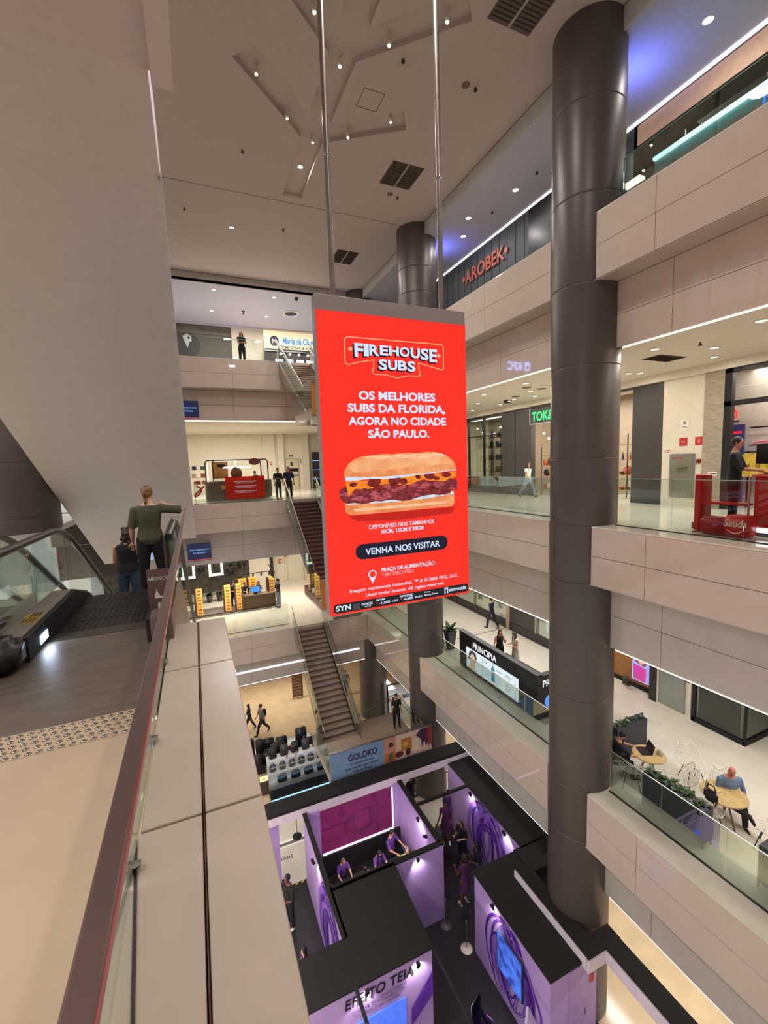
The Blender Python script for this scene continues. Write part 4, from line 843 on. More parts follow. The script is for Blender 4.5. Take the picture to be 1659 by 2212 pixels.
# right galleries' downlights
z = C2
for i, (x, y) in enumerate(((10.86, 5.4), (10.87, 7.65), (10.85, 12.3), (10.85, 14.7))): downlight(x, y, z, .10, '%s downlight from the front, row along the second gallery edge' % ORD[i], 'second gallery downlights', 26)
for i, (x, y) in enumerate(((12.3, 7.1), (12.3, 13.7), (12.2, 17.0))): downlight(x, y, z, .10, '%s downlight from the front, middle row of the second gallery ceiling' % ORD[i], 'second gallery downlights', 26)
for i, (x, y) in enumerate(((13.45, 7.75), (13.45, 9.95), (13.1, 10.1), (13.45, 14.7), (13.1, 15.6), (13.55, 17.1), (13.5, 19.3))): downlight(x, y, z, .09, '%s downlight from the front, row along the second gallery shops' % ORD[i], 'second gallery downlights', 8)
z = C3
for i, (x, y) in enumerate(((10.92, 6.72), (10.96, 12.94), (10.41, 14.98), (10.98, 16.19))): downlight(x, y, z, .10, '%s downlight from the front in the violet-lit top gallery ceiling' % ORD[i], 'top gallery downlights', 26, (1, .95, .92))
for i, (x, y) in enumerate(((1.65, 25.1), (4.75, 25.2), (1.65, 28.3), (4.8, 28.4))): downlight(x, y, z, .10, '%s of four downlights in the far top gallery ceiling, counted from the front left' % ORD[i], 'far top gallery downlights', 24, (1, .95, .92))
sprinkler(10.98, 11.94, z, 'sprinkler in the top gallery ceiling by the near column'); sprinkler(11.0, 14.3, z, 'sprinkler in the violet-lit ceiling beyond the first downlight')
# blue accent light beside the columns under the top ceiling
for (x, y) in ((10.6, 8.4), (10.6, 17.6)):
    area_lamp('blue_accent_lamp', (x-.25, y-.1, 8.3), .3, 16, (.14, .20, 1.0), aim=(.25, -.2, 1), spread=120)
t = thing('cassette_diffuser', 'square white air diffuser with rings in the far top gallery ceiling', 'vent', (6.1, 27.4, C3))
B().rbox((6.1, 27.4, C3-.02), .9, .9, .04, .01).build('plate', RINGM, t)
for r_ in (.14, .24, .34): B().lathe((6.1, 27.4, 0), [(r_-.03, C3-.04), (r_, C3-.06), (r_+.02, C3-.04)], 20).build('ring', M('diffuser_grey', (120, 118, 122), .5), t)
for i, (x, y) in enumerate(((3.4, 27.9), (5.9, 24.9))):
    tag(B().lathe((x, y, 0), [(.09, C3), (.10, C3-.05), (.07, C3-.14), (.01, C3-.17)], 12).build('dome_camera', BLACK, loc=(x, y, C3)), ('dark dome camera in the far top ceiling left of the diffuser', 'dark dome camera in the far top ceiling near the atrium edge')[i], 'camera')
# second gallery ceiling fittings
vent(11.6, 8.0, 12.65, 8.55, C2, 'grey return vent in the second gallery ceiling right of the near column', False)
t = tag(B().rbox((13.0, 15.9, C2-.06), .26, .26, .12, .02).build('black_speaker_box', BLACK, loc=(13.0, 15.9, C2)), 'black square box on the second gallery ceiling before the home store', 'speaker')
for i, (x, y) in enumerate(((12.3, 13.1), (11.5, 13.0), (12.6, 14.9))):
    tag(B().lathe((x, y, 0), [(.17, C2+.001), (.17, C2-.01), (.14, C2-.02), (.001, C2-.018)], 18).build('ceiling_speaker', M('speaker_mesh'), loc=(x, y, C2)), 'round grille in the cream second gallery ceiling, %s of three by the near column' % ORD[i], 'speaker')
tag(B().rbox((11.9, 12.5, C2-.015), .45, .12, .03, .008).build('emergency_light', RINGM, loc=(11.9, 12.5, C2)), 'small white emergency light on the second gallery ceiling', 'light')
sprinkler(11.4, 6.9, C2, 'sprinkler in the cream ceiling above the red kiosk'); sprinkler(11.6, 17.5, C2, 'sprinkler in the cream ceiling beside the hanging screen')

# ---------------------------------------------------------------- second gallery shopfronts on the right
W2 = struct('wall_right', (XW, 10, L2))
def wseg(y0, y1, mat, name='pier', x=XW, z0=L2, z1=C2, root=W2, d=.25): return B().box(x, y0, z0, x+d, y1, z1).build(name, mat, root)
wseg(17.12, 18.1, DGREY); wseg(16.02, 17.1, DGREY, x=XW+.03); wseg(9.8, 10.9, DGREY); wseg(9.8, 10.9, BLACK, 'skirting', XW-.01, L2, L2+.16)
wseg(8.5, 9.79, CREAM); wseg(7.95, 8.49, M('grey_travertine', (168, 156, 138), .35, rgb2=(146, 134, 116), scale=5, stretch=(1, 1, 5)), x=XW-.06)
wseg(10.9, 16.02, DGREY, 'lintel', z0=2.35); wseg(18.1, 24, DGREY, 'lintel', z0=2.3); wseg(-3, 7.95, CREAM, 'lintel', z0=2.45); wseg(18.1, 24, M('dark_plinth', (46, 42, 40), .4), 'plinth', z1=L2+.38, x=XW-.05)
wseg(-3, 24, CREAM, 'cornice', x=XW-.15, z0=2.42, z1=C2, d=.2)
wseg(15.9, 18.1, M('dark_plinth'), 'plinth', XW-.02, L2, L2+.12)
S(B().box(XW+.25, 24, L2, 17.5, 24.2, C2).box(XW+.25, 16.9, L2, 17.5, 17.1, C2), 'wall_shop', M('shop_back_wall')); S(B().box(XW+.2, 9.9, L2, 17.5, 10.0, C2).box(XW+.25, 8.95, L2, 17.5, 9.05, C2), 'wall_shop', M('shop_white_wall', (226, 216, 206), .6))
for y0, y1 in ((18.1, 19.55), (19.62, 20.95), (21.02, 22.4), (22.47, 23.9)):
    w = struct('window_%d' % (1+int((y0-18)/1.4)), (XW, (y0+y1)/2, L2+.38))
    B().box(XW+.02, y0, L2+.38, XW+.03, y1, 2.3).build('pane', SHOPG, w); B().box(XW-.03, y1, L2+.3, XW+.1, y1+.07, 2.3).box(XW-.03, y0, 1.35, XW+.06, y1, 1.40).build('mullion', BLACK, w)
area_lamp('shop_lamp', (15.6, 20.5, 2.5), 1.6, 520, WARM, size_y=5); area_lamp('shop_lamp', (15.6, 13.2, 2.5), 1.6, 320, WARM, size_y=4.5); area_lamp('shop_lamp', (15.9, 5.5, 2.5), 1.6, 190, (1, .9, .82), size_y=5)
# goods on shelves
GC = [M('goods_%s' % n, c, .5) for n, c in (('terracotta', (190, 110, 70)), ('cream', (224, 208, 180)), ('walnut', (92, 62, 44)), ('black', (34, 32, 32)), ('blue', (52, 70, 120)), ('straw', (196, 160, 100)), ('white', (232, 228, 220)), ('teal', (96, 130, 126)))]
GNAME = ['terracotta', 'cream', 'walnut', 'black', 'blue', 'straw', 'white', 'teal']
def goods(kind, x, y, z, ci, s, where, group):
    m = GC[ci]; b = B()
    if kind == 'vase': b.lathe((x, y, 0), [(.05*s, z), (.10*s, z+.08*s), (.09*s, z+.2*s), (.04*s, z+.27*s), (.055*s, z+.32*s)], 12)
    elif kind == 'bowl': b.lathe((x, y, 0), [(.05*s, z), (.12*s, z+.06*s), (.16*s, z+.13*s), (.14*s, z+.13*s), (.1*s, z+.07*s)], 14)
    elif kind == 'basket': b.lathe((x, y, 0), [(.13*s, z), (.17*s, z+.1*s), (.16*s, z+.26*s), (.145*s, z+.26*s), (.14*s, z+.1*s)], 14)
    elif kind == 'box': b.rbox((x, y, z+.11*s), .2*s, .3*s, .22*s, .012)
    elif kind == 'cushion': b.ball((x, y, z+.16*s), .09*s, .19*s, .17*s, 12)
    elif kind == 'frame': b.obox((x, y, z+.17*s), .03, .28*s, .34*s, ry=-.12)
    elif kind == 'bottle': b.lathe((x, y, 0), [(.045*s, z), (.05*s, z+.16*s), (.02*s, z+.22*s), (.02*s, z+.3*s)], 10)
    o = b.build(kind, m, loc=(x, y, z)); return tag(o, where, kind, group)
def shelf_unit(name, label, x, y0, y1, zs, depth=.4, mat=None, post=True):
    t = thing(name, label, 'shelf', (x, (y0+y1)/2, L2)); mat = mat or M('shelf_oak', (170, 130, 88), .5, rgb2=(150, 112, 72), scale=5, stretch=(1, 1, 6))
    for z_ in zs: B().box(x, y0, z_-.03, x+depth, y1, z_).build('board', mat, t)
    if post:
        for y in (y0, (y0+y1)/2, y1): B().box(x+.02, y-.015, zs[0]-.3, x+.05, y+.015, zs[-1]+.4).build('post', BLACK, t)
    return t
rg = random.Random(4); KINDS = ['vase', 'bowl', 'basket', 'box', 'cushion', 'frame', 'bottle']
cnt = {}
def fill(x, y0, y1, zs, n, where, group):
    for li, z_ in enumerate(zs):
        for i in range(n):
            k = rg.choice(KINDS); ci = rg.randrange(8); y = y0+(y1-y0)*(i+.5)/n
            goods(k, x+.2, y, z_, ci, rg.uniform(.75, 1.05), '%s %s on the %s shelf up %s, %s from the right' % (GNAME[ci], k, ORD[li], where, ORD[i]), group)
shelf_unit('display_shelf', 'tall shelf of homeware behind the shop window left of the dark piers', 14.9, 18.2, 19.5, [-1.2, -.55, .1, .75, 1.3]); fill(14.9, 18.25, 19.45, [-1.2, -.55, .1, .75, 1.3], 5, 'in the first window', 'homeware in the first shop window')
shelf_unit('display_shelf', 'tall shelf of homeware behind the shop window next to the hanging screen', 14.9, 19.65, 20.95, [-1.2, -.55, .1, .75, 1.3]); fill(14.9, 19.7, 20.9, [-1.2, -.55, .1, .75, 1.3], 5, 'in the second window', 'homeware in the second shop window')
shelf_unit('display_shelf', 'shelf of homeware with a white chair on top in the open home store', 14.95, 14.6, 15.95, [-1.35, -.75, -.25, .2]); fill(14.95, 14.65, 15.9, [-1.35, -.75, -.25], 5, 'in the open store', 'homeware in the open store')
shelf_unit('display_shelf', 'wooden shelf of goods seen right of the near column', 15.6, 11.5, 12.5, [-1.3, -.7, -.1, .5]); fill(15.6, 11.55, 12.45, [-1.3, -.7, -.1], 4, 'right of the column', 'homeware right of the column')
def chair(x, y, z, label, mat):
    t = thing('side_chair', label, 'chair', (x, y, z))
    B().rbox((x, y, z+.44), .42, .44, .035, .01).build('seat', mat, t)
    for dx, dy in ((-.18, -.18), (-.18, .18), (.18, -.18), (.18, .18)): B().cyl((x+dx*1.05, y+dy*1.05, z), (x+dx, y+dy, z+.43), .016, .02, 8).build('leg', mat, t)
    B().rbox((x+.2, y, z+.74), .03, .44, .17, .012).box(x+.185, y-.2, z+.44, x+.21, y-.175, z+.8).box(x+.185, y+.175, z+.44, x+.21, y+.2, z+.8).build('backrest', mat, t)
chair(15.1, 15.0, .2, 'white wooden chair on top of the shelf in the home store', M('white_wood', (226, 210, 196), .5))
for i, (y, z_) in enumerate(((18.7, 1.75), (20.2, 1.6), (20.7, 1.85), (15.6, 1.2), (15.3, .95), (19.2, 1.45))):
    t = thing('shop_pendant', 'small glowing pendant lamp hanging in the home store, %s from the left' % ORD[[2, 1, 0, 4, 5, 3][i]], 'lamp', (14.8, y, z_))
    B().cyl((14.8, y, z_+.06), (14.8, y, C2), .006, n=6).build('cord', BLACK, t); B().ball((14.8, y, z_), .05, n=10).build('globe', LAMPE, t)
# green sign box
sg = thing('shop_sign', 'sign box with bright green letters above the home store entrance', 'sign', (XW-.05, 15, 1.6))
B().box(XW-.06, 12.5, 1.62, XW+.1, 16.0, 2.3).build('box', M('sign_dark', (52, 54, 50), .4), sg); B().box(XW-.07, 12.5, 1.60, XW-.03, 16.02, 1.64).box(XW-.07, 15.98, 1.6, XW-.03, 16.02, 2.32).build('edge', STEEL, sg)
lettering('TOK&STOK', (XW-.07, 15.86, 1.75), -Y_, Z_, .56, M('green_neon', (60, 245, 130), emit=1.3, vary=0), sg, bold=.03, align='LEFT', sx=.85)
# fire cabinet wall
t = thing('fire_hose_cabinet', 'glazed fire hose cabinet set in the cream wall', 'cabinet', (XW-.03, 9.1, -1.4))
B().box(XW-.03, 8.72, -1.35, XW+.02, 9.5, .03).build('frame', STEEL, t); B().box(XW-.036, 8.78, -1.29, XW-.03, 9.44, -.03).build('pane', M('cabinet_mirror', (160, 158, 140), .12, metal=.6), t)
B().lathe((XW-.045, 9.1, -.45), [(.01, 0), (.16, .01), (.19, .05), (.15, .07)], 14).build('hose_reel', M('olive_hose', (96, 92, 44), .6), t)
lettering('INC\u00caNDIO', (XW-.038, 9.25, -.12), -Y_, Z_, .07, M('sign_red', (186, 44, 36), .5), t, bold=.02)
for i, (y0, y1) in enumerate(((8.98, 9.22), (8.5, 8.74))):
    s = thing('safety_sign', 'square red fire safety sign on the cream wall, %s of the two' % ('left', 'right')[i], 'sign', (XW-.01, (y0+y1)/2, .42))
    B().box(XW-.014, y0, .29, XW, y1, .54).build('plate', M('sign_red'), s); lettering('H' if i == 0 else 'E', (XW-.016, (y0+y1)/2, .36), -Y_, Z_, .14, M('sign_pale', (236, 190, 170), .6), s, depth=.002)
s = thing('fire_alarm', 'small dark red alarm box beside the fire cabinet', 'alarm', (XW-.04, 8.6, -.2)); B().rbox((XW-.03, 8.6, -.21), .06, .12, .13, .01).build('body', M('alarm_red', (140, 30, 36), .4), s); B().box(XW-.063, 8.57, -.23, XW-.06, 8.63, -.18).build('button', BLACK, s)
s = thing('state_emblem_sign', 'small white sign with a looped red emblem on the cream wall', 'sign', (XW-.01, 9.58, .15)); B().box(XW-.008, 9.44, .03, XW, 9.72, .25).build('plate', M('sign_white', (230, 224, 212), .5), s)
for dy in (-.045, .045): B().tube([(XW-.012, 9.58+dy+.07*math.cos(a), .13+.045*math.sin(a)) for a in [i*.5236 for i in range(13)]], .006, 5).build('loop', M('sign_red'), s)
s = thing('exit_pictogram', 'pale evacuation notice above the red signs', 'sign', (XW-.01, 9.08, .95)); B().box(XW-.008, 8.95, .8, XW, 9.2, 1.1).build('plate', M('sign_white'), s); B().box(XW-.01, 9.0, .86, XW-.006, 9.15, .89).box(XW-.01, 9.03, .95, XW-.006, 9.12, 1.05).build('print', M('print_grey', (140, 132, 120), .6), s)
s = thing('door_sign', 'small white plate with dark print on the grey stone pier', 'sign', (XW-.07, 8.2, -.6)); B().box(XW-.068, 8.05, -.66, XW-.06, 8.3, -.54).build('plate', M('sign_white'), s); B().box(XW-.07, 8.08, -.61, XW-.067, 8.27, -.585).build('print', BLACK, s)
# fashion store at the right edge
st = struct('window_9', (XW, 6, L2))
B().box(XW-.05, 7.76, L2, XW+.12, 7.95, 2.45).box(XW-.05, -2, 2.3, XW+.12, 7.95, 2.45).box(XW-.05, -2, 1.36, XW+.1, 7.95, 1.50).build('frame', BLACK, st); B().box(XW+.02, -2, 1.5, XW+.03, 7.76, 2.3).build('pane', SHOPG, st)
S(B().box(15.9, 3.0, L2, 16.0, 8.95, C2), 'wall_shop', M('shop_white_wall'))
sg = thing('shop_sign', 'glowing red letters on the white wall of the fashion store', 'sign', (15.88, 8.5, 1.2))
lettering('ARD', (15.88, 8.40, 1.10), -Y_, Z_, .37, M('red_neon', (255, 36, 44), emit=1.3, vary=0), sg, bold=.03, align='RIGHT', sx=.6); B().box(15.88, 8.35, .98, 15.9, 8.9, 1.02).build('rule', BLACK, sg)
vs = thing('video_panel', 'dark blue display panel with red lettering in the fashion store', 'screen', (15.2, 8.3, -.3))
B().box(15.18, 7.84, L2+.05, 15.26, 8.9, .85).build('panel', M('panel_blue', (44, 44, 92), .3, emit=.5), vs); B().box(15.17, 8.3, -.5, 15.18, 8.34, .0).build('glow_strip', M('blue_neon', (60, 80, 255), emit=1.4, vary=0), vs)
lettering('New Season', (15.17, 7.88, .58), -Y_, Z_, .15, M('red_neon'), vs, bold=.03, align='RIGHT')
rk = thing('clothes_rail', 'black rail with yellow shirts in the fashion store', 'clothes rail', (15.4, 6.3, 0)); B().cyl((15.4, 6.0, .02), (15.4, 8.0, .02), .018).build('bar', BLACK, rk); B().box(15.38, 6.0, L2, 15.42, 6.03, .02).box(15.38, 7.77, L2, 15.42, 7.8, .02).build('post', BLACK, rk)
YEL = cloth('yellow_shirt_cloth', (214, 184, 74))
for i in range(7):
    y = 6.2+i*.26
    s = B().prism([(-.2, -.1), (-.06, -.02), (.06, -.02), (.2, -.1), (.33, -.32), (.22, -.36), (.18, -.26), (.18, -.72), (-.18, -.72), (-.18, -.26), (-.22, -.36), (-.33, -.32)], (15.3, y, 0), Vector((.55, -.83, 0)), Z_, .05)
    o = s.build('shirt', YEL, loc=(15.3, y, 0)); tag(o, 'yellow shirt hanging in the fashion store, %s from the right on the rail' % ORD[i], 'shirt', 'yellow shirts on the rail'); B().tube([(15.3-.1, y+.15, -.08), (15.3, y, .0), (15.3+.1, y-.15, -.08)], .008, 5).build('hanger', BLACK, o)
sh = thing('wall_shelf', 'black shelf with pink shoes above the yellow shirts', 'shelf', (15.5, 6.2, .2)); B().box(15.4, 5.7, .18, 15.85, 7.8, .24).build('board', M('shelf_grey', (120, 110, 100), .5), sh); B().box(15.4, 5.7, .72, 15.44, 7.8, .76).box(15.4, 7.2, .2, 15.44, 7.26, .74).build('post', BLACK, sh)
PINK = M('pink_leather', (226, 130, 150), .4)
for i, (y, s) in enumerate(((7.62, 1), (7.35, 1), (6.85, 1.1), (6.5, 1.1))):
    o = B().tube([(15.6, y-.14*s, .30), (15.6, y-.05, .31), (15.58, y+.06, .29), (15.56, y+.14*s, .265)], [.05*s, .06*s, .045*s, .025*s], 10).box(15.52, y-.17*s, .24, 15.66, y+.16*s, .26).build('pink_shoe', PINK, loc=(15.6, y, .24)); tag(o, 'pink shoe on the black shelf, %s from the left' % ORD[i], 'shoe', 'pink shoes on the shelf')
o = B().ball((15.6, 7.1, .40), .14, .2, .16, 12).build('pink_handbag', M('pink_patterned', (206, 96, 130), .5, rgb2=(120, 50, 80), scale=30), loc=(15.6, 7.1, .24)); tag(o, 'round pink patterned handbag standing on the black shelf', 'handbag')
# red kiosk
REDK = M('red_lacquer', (176, 30, 32), .18, vary=.04)
k = thing('red_kiosk', 'glossy red kiosk with a white light strip at its foot', 'kiosk', (10.6, 4.2, L2))
B().rbox((10.3, 3.45, L2+.68), .55, 3.0, 1.02, .03).build('counter', REDK, k); B().box(9.98, 1.95, L2+1.18, 10.62, 4.98, L2+1.22).build('top', M('red_glass_top', (200, 70, 66), .08), k)
B().box(10.03, 2.0, L2+.09, 10.07, 4.94, L2+.18).build('light_strip', LEDW, k); B().box(10.1, 2.0, L2, 10.55, 4.9, L2+.17).build('plinth', M('kiosk_plinth', (60, 54, 50), .5), k)
B().rbox((10.1, 5.92, L2+.62), .42, .12, 1.2, .02).build('side_panel', REDK, k); B().rbox((10.1, 5.45, L2+.62), .3, .8, .05, .01).build('step', REDK, k); B().box(10.03, 5.02, L2, 10.06, 5.05, L2+1.18).build('post', STEEL, k)
B().box(10.2, 2.0, L2, 11.6, 6.2, L2+.14).build('floor_deck', M('kiosk_plinth'), k)
m = thing('monitor', 'black computer monitor on the red kiosk', 'monitor', (10.5, 4.93, L2+1.22)); B().rbox((10.5, 4.93, L2+1.62), .06, .62, .42, .015, rz=-.35).build('casing', BLACK, m); B().cyl((10.52, 4.93, L2+1.22), (10.52, 4.93, L2+1.5), .03).build('stand', BLACK, m); B().lathe((10.52, 4.93, L2+1.22), [(.10, 0), (.12, .015), (.03, .02)], 14).build('foot', BLACK, m)
bg_ = thing('delivery_bag', 'red insulated delivery bag with white script, on the floor behind the glass', 'bag', (9.75, 5.2, L2))
B().rbox((9.76, 5.02, L2+.22), .36, .42, .42, .04, seg=3).build('box', M('red_nylon', (190, 36, 40), .35, vary=.15, scale=12, bump=.2), bg_); B().rbox((9.74, 5.45, L2+.19), .34, .44, .36, .05, seg=3).build('pouch', M('dark_red_nylon', (132, 16, 30), .45, vary=.15, scale=12, bump=.2), bg_)
B().tube([(9.6, 5.7, L2+.05), (9.55, 5.78, L2+.04), (9.62, 5.82, L2+.03), (9.7, 5.7, L2+.04)], .014, 6).build('strap', BLACK, bg_)
W_S = M('white_script', (248, 226, 200), .5); lettering('Sauda', (9.57, 5.01, L2+.22), -Y_, Z_, .20, W_S, bg_, bold=.02, shear=.2, sx=.85)
B().tube([(9.575, 5.16-.3*i/10, L2+.16-.07*math.sin(math.pi*i/10)) for i in range(11)], [.006+.006*math.sin(math.pi*i/10) for i in range(11)], 6).build('smile', W_S, bg_)
# ---------------------------------------------------------------- first gallery on the right: cosmetics kiosk
KB = M('black_gloss_laminate', (26, 23, 27), .16)
k = thing('cosmetics_kiosk', 'black kiosk with white brand letters and a lit picture panel along the first gallery', 'kiosk', (10.9, 13, L1))
B().box(9.86, 10.64, L1+.1, 9.98, 15.25, L1+1.6).build('front_wall', KB, k); B().box(9.98, 10.64, L1+.1, 12.4, 10.76, L1+1.55).build('end_wall', KB, k)
B().box(9.9, 10.7, L1, 12.3, 15.2, L1+.1).build('plinth', M('kiosk_plinth'), k); B().box(9.84, 10.62, L1+1.58, 10.06, 15.27, L1+1.62).box(10.06, 10.62, L1+1.53, 12.42, 10.82, L1+1.57).build('rim', BLACK, k)
B().box(10.0, 10.8, L1+.1, 10.45, 15.2, L1+.95).build('counter', M('kiosk_counter', (40, 36, 38), .4), k)
lp = B().box(9.845, 11.55, L1+.22, 9.86, 14.72, L1+1.08).build('light_panel', M('light_panel', (226, 240, 246), emit=1.0, vary=.02), k)
def kp(pts, mat, name, l=1): return B().prism(pts, (9.845-.002*l, 0, 0), -Y_, Z_, .002).build(name, mat, lp)     # pts: (-y, z)
def kq(y, z): return (-y, L1+z)
PB1, PB2, PB3 = M('print_skin', (214, 178, 156), emit=1.0, vary=.05), M('print_dark', (58, 54, 58), emit=1.0, vary=.05), M('print_blue', (70, 132, 164), emit=1.0, vary=.2, scale=20)
PB4 = M('print_grey_line', (150, 166, 176), emit=1.0)
kp([kq(14.62, .62), kq(14.5, .95), kq(14.3, 1.06), kq(14.05, 1.0), kq(13.98, .75), kq(14.1, .6), kq(14.2, .55)], PB2, 'printed_hair')
kp([kq(14.45, .5), kq(14.45, .72), kq(14.36, .9), kq(14.2, .93), kq(14.1, .8), kq(14.08, .62), kq(14.16, .5), kq(14.0, .25), kq(14.6, .23)], PB1, 'printed_face', 2)
kp([kq(14.36, .76), kq(14.28, .76), kq(14.28, .74), kq(14.36, .74)], PB2, 'printed_eye', 3); kp([kq(14.2, .76), kq(14.13, .76), kq(14.13, .74), kq(14.2, .74)], PB2, 'printed_eye', 3)
kp([kq(13.06, .34), kq(13.06, .85), kq(12.98, .92), kq(12.98, 1.02), kq(12.93, 1.02), kq(12.93, .92), kq(12.85, .85), kq(12.85, .34)], PB3, 'printed_bottle')
for y0, y1, z0, z1 in ((13.55, 13.3, .90, .94), (13.5, 13.3, .72, .75), (13.5, 13.15, .55, .57), (13.5, 13.2, .42, .44), (12.75, 12.45, .86, .90), (12.7, 12.55, .70, .76), (12.7, 12.4, .58, .60), (12.75, 12.4, .44, .46), (12.2, 11.9, .9, .92), (13.62, 13.60, .25, 1.0), (11.72, 11.70, .25, 1.05), (13.95, 13.7, .75, .77), (13.95, 13.75, .6, .62)):
    kp([kq(y0, z0), kq(y1, z0), kq(y1, z1), kq(y0, z1)], PB4 if z1-z0 < .3 else PB2, 'printed_line')
for z_ in (.84, .48):
    for k_ in range(12):
        a0, a1 = k_*math.pi/6, (k_+1)*math.pi/6
        kp([kq(12.12-.13*math.cos(a0), z_+.13*math.sin(a0)), kq(12.12-.13*math.cos(a1), z_+.13*math.sin(a1)), kq(12.12-.10*math.cos(a1), z_+.10*math.sin(a1)), kq(12.12-.10*math.cos(a0), z_+.10*math.sin(a0))], PB4, 'printed_ring')
WL = M('white_lit_letter', (240, 238, 245), emit=1.1, vary=0)
lettering('PRINCIPIA', (9.855, 13.52, L1+1.17), -Y_, Z_, .36, WL, k, bold=.012, sx=.92)
lettering('PRINCIPIA', (10.08, 10.635, L1+1.15), X_, Z_, .34, WL, k, bold=.012, align='LEFT', sx=.85)
rd = B().lathe((0, 0, 0), [(.001, 0), (.24, 0), (.24, .01), (.001, .01)], 24).build('round_emblem', M('emblem_blue', (96, 150, 240), emit=1.0), k)
for v in rd.data.vertices:
    c = v.co + Vector((10.9, 13, L1)); v.co = Vector((10.42+c.x, 10.635-c.z, L1+.62+c.y)) - Vector((10.9, 13, L1))
lettering('p', (10.42, 10.622, L1+.56), X_, Z_, .3, M('emblem_navy', (40, 60, 130), .5), k, bold=.02)
for i, (y, s) in enumerate(((11.6, 1), (11.85, .8), (12.1, .9))): tag(B().rbox((10.2, y, L1+1.0+.05*s), .16, .2, .1*s, .02).build('black_pouch', BLACK, loc=(10.2, y, L1+.95)), 'small black case on the cosmetics kiosk counter, %s from the corner' % ORD[i], 'case', 'black cases on the counter')
# planters
LEAF = M('dark_green_leaf', (40, 62, 34), .35, rgb2=(66, 92, 48), scale=10)
def leaf(b, p, d, ln, w, droop=.3):
    p = Vector(p); d = Vector(d).normalized(); s_ = d.cross(Z_).normalized() if abs(d.z) < .98 else X_; pts = []
    for i in range(5):
        t = i/4; c = p + d*(ln*t) - Z_*(droop*ln*t*t); ww = w*math.sin(math.pi*min(1, .12+t*.88))*.5
        pts.append((c + s_*ww, c - s_*ww))
    vs = [q for a in pts for q in a]; return b.add(vs, [(2*i, 2*i+1, 2*i+3, 2*i+2) for i in range(4)], True)
def plant(t, x, y, z, n, ln, w, seed, name='leaf'):
    rr = random.Random(seed)
    for i in range(n):
        a = rr.uniform(0, 6.28); e = rr.uniform(.5, 1.6); leaf(B(), (x+rr.uniform(-.04, .04), y+rr.uniform(-.04, .04), z), (math.cos(a), math.sin(a), e), ln*rr.uniform(.7, 1.1), w, rr.uniform(.1, .5)).build(name, LEAF, t)
t = thing('potted_plant', 'dark square planter with broad green leaves beside the black kiosk', 'plant', (10.45, 16.95, L1))
B().add([(10.32, 16.82, L1), (10.58, 16.82, L1), (10.58, 17.08, L1), (10.32, 17.08, L1), (10.22, 16.72, L1+.9), (10.68, 16.72, L1+.9), (10.68, 17.18, L1+.9), (10.22, 17.18, L1+.9)], [(0,3,2,1),(0,1,5,4),(1,2,6,5),(2,3,7,6),(3,0,4,7),(4,5,6,7)]).build('pot', M('grey_planter', (62, 62, 64), .5), t)
plant(t, 10.45, 16.95, L1+.88, 16, .62, .22, 3)
# ---------------------------------------------------------------- cafe
WOODT = M('pale_wood_top', (206, 176, 120), .4, rgb2=(190, 158, 104), scale=4, stretch=(1, 7, 1))
def round_table(x, y, r, label):
    t = thing('round_table', label, 'table', (x, y, L1))
    B().lathe((x, y, 0), [(r-.02, L1+.71), (r, L1+.72), (r, L1+.745), (r-.01, L1+.75)], 36).build('tabletop', WOODT, t)
    for a in (.4, 2.5, 4.6): B().cyl((x+.28*math.cos(a), y+.28*math.sin(a), L1), (x+.06*math.cos(a), y+.06*math.sin(a), L1+.71), .018, .024, 8).build('leg', M('table_leg_wood', (120, 84, 58), .5), t)
    return t
round_table(10.62, 7.3, .40, 'round pale wood cafe table with an open laptop on it'); round_table(10.85, 5.62, .46, 'larger round pale wood cafe table before the man in blue')
lt = thing('laptop', 'open dark laptop on the cafe table in front of the bearded man', 'laptop', (10.62, 7.4, L1+.75)); B().obox((10.58, 7.42, L1+.76), .25, .34, .018, rz=-.5).build('keyboard_half', BLACK, lt); B().obox((10.74, 7.35, L1+.87), .02, .34, .24, rz=-.5, ry=.25).build('display_half', M('laptop_lid', (38, 38, 52), .4), lt)
tag(B().lathe((10.84, 7.15, 0), [(.07, L1+.75), (.08, L1+.80), (.03, L1+.88), (.001, L1+.9)], 10).build('crumpled_wrapper', M('grey_wrap', (176, 168, 150), .7, bump=.4), loc=(10.84, 7.15, L1+.75)), 'crumpled grey paper wrapper on the cafe table by the laptop', 'wrapper')
mh = thing('menu_holder', 'small upright menu card on the larger cafe table', 'menu', (10.62, 5.85, L1+.75)); B().obox((10.60, 5.85, L1+.86), .012, .13, .22, rz=-.6, ry=.15).build('card', M('menu_grey', (170, 164, 150), .5), mh); B().obox((10.62, 5.84, L1+.755), .06, .13, .012, rz=-.6).build('base', STEEL, mh)
for i in range(3): tag(B().obox((10.72+.06*i, 5.72-.06*i, L1+.753), .015, .12, .005, rz=.6+i).build('stir_stick', M('wood_stick', (150, 116, 70), .6), loc=(10.72+.06*i, 5.72-.06*i, L1+.753)), 'thin wooden stick lying on the larger cafe table, %s from the card' % ORD[i], 'stick')
WIREM = M('white_wire', (226, 220, 208), .35)
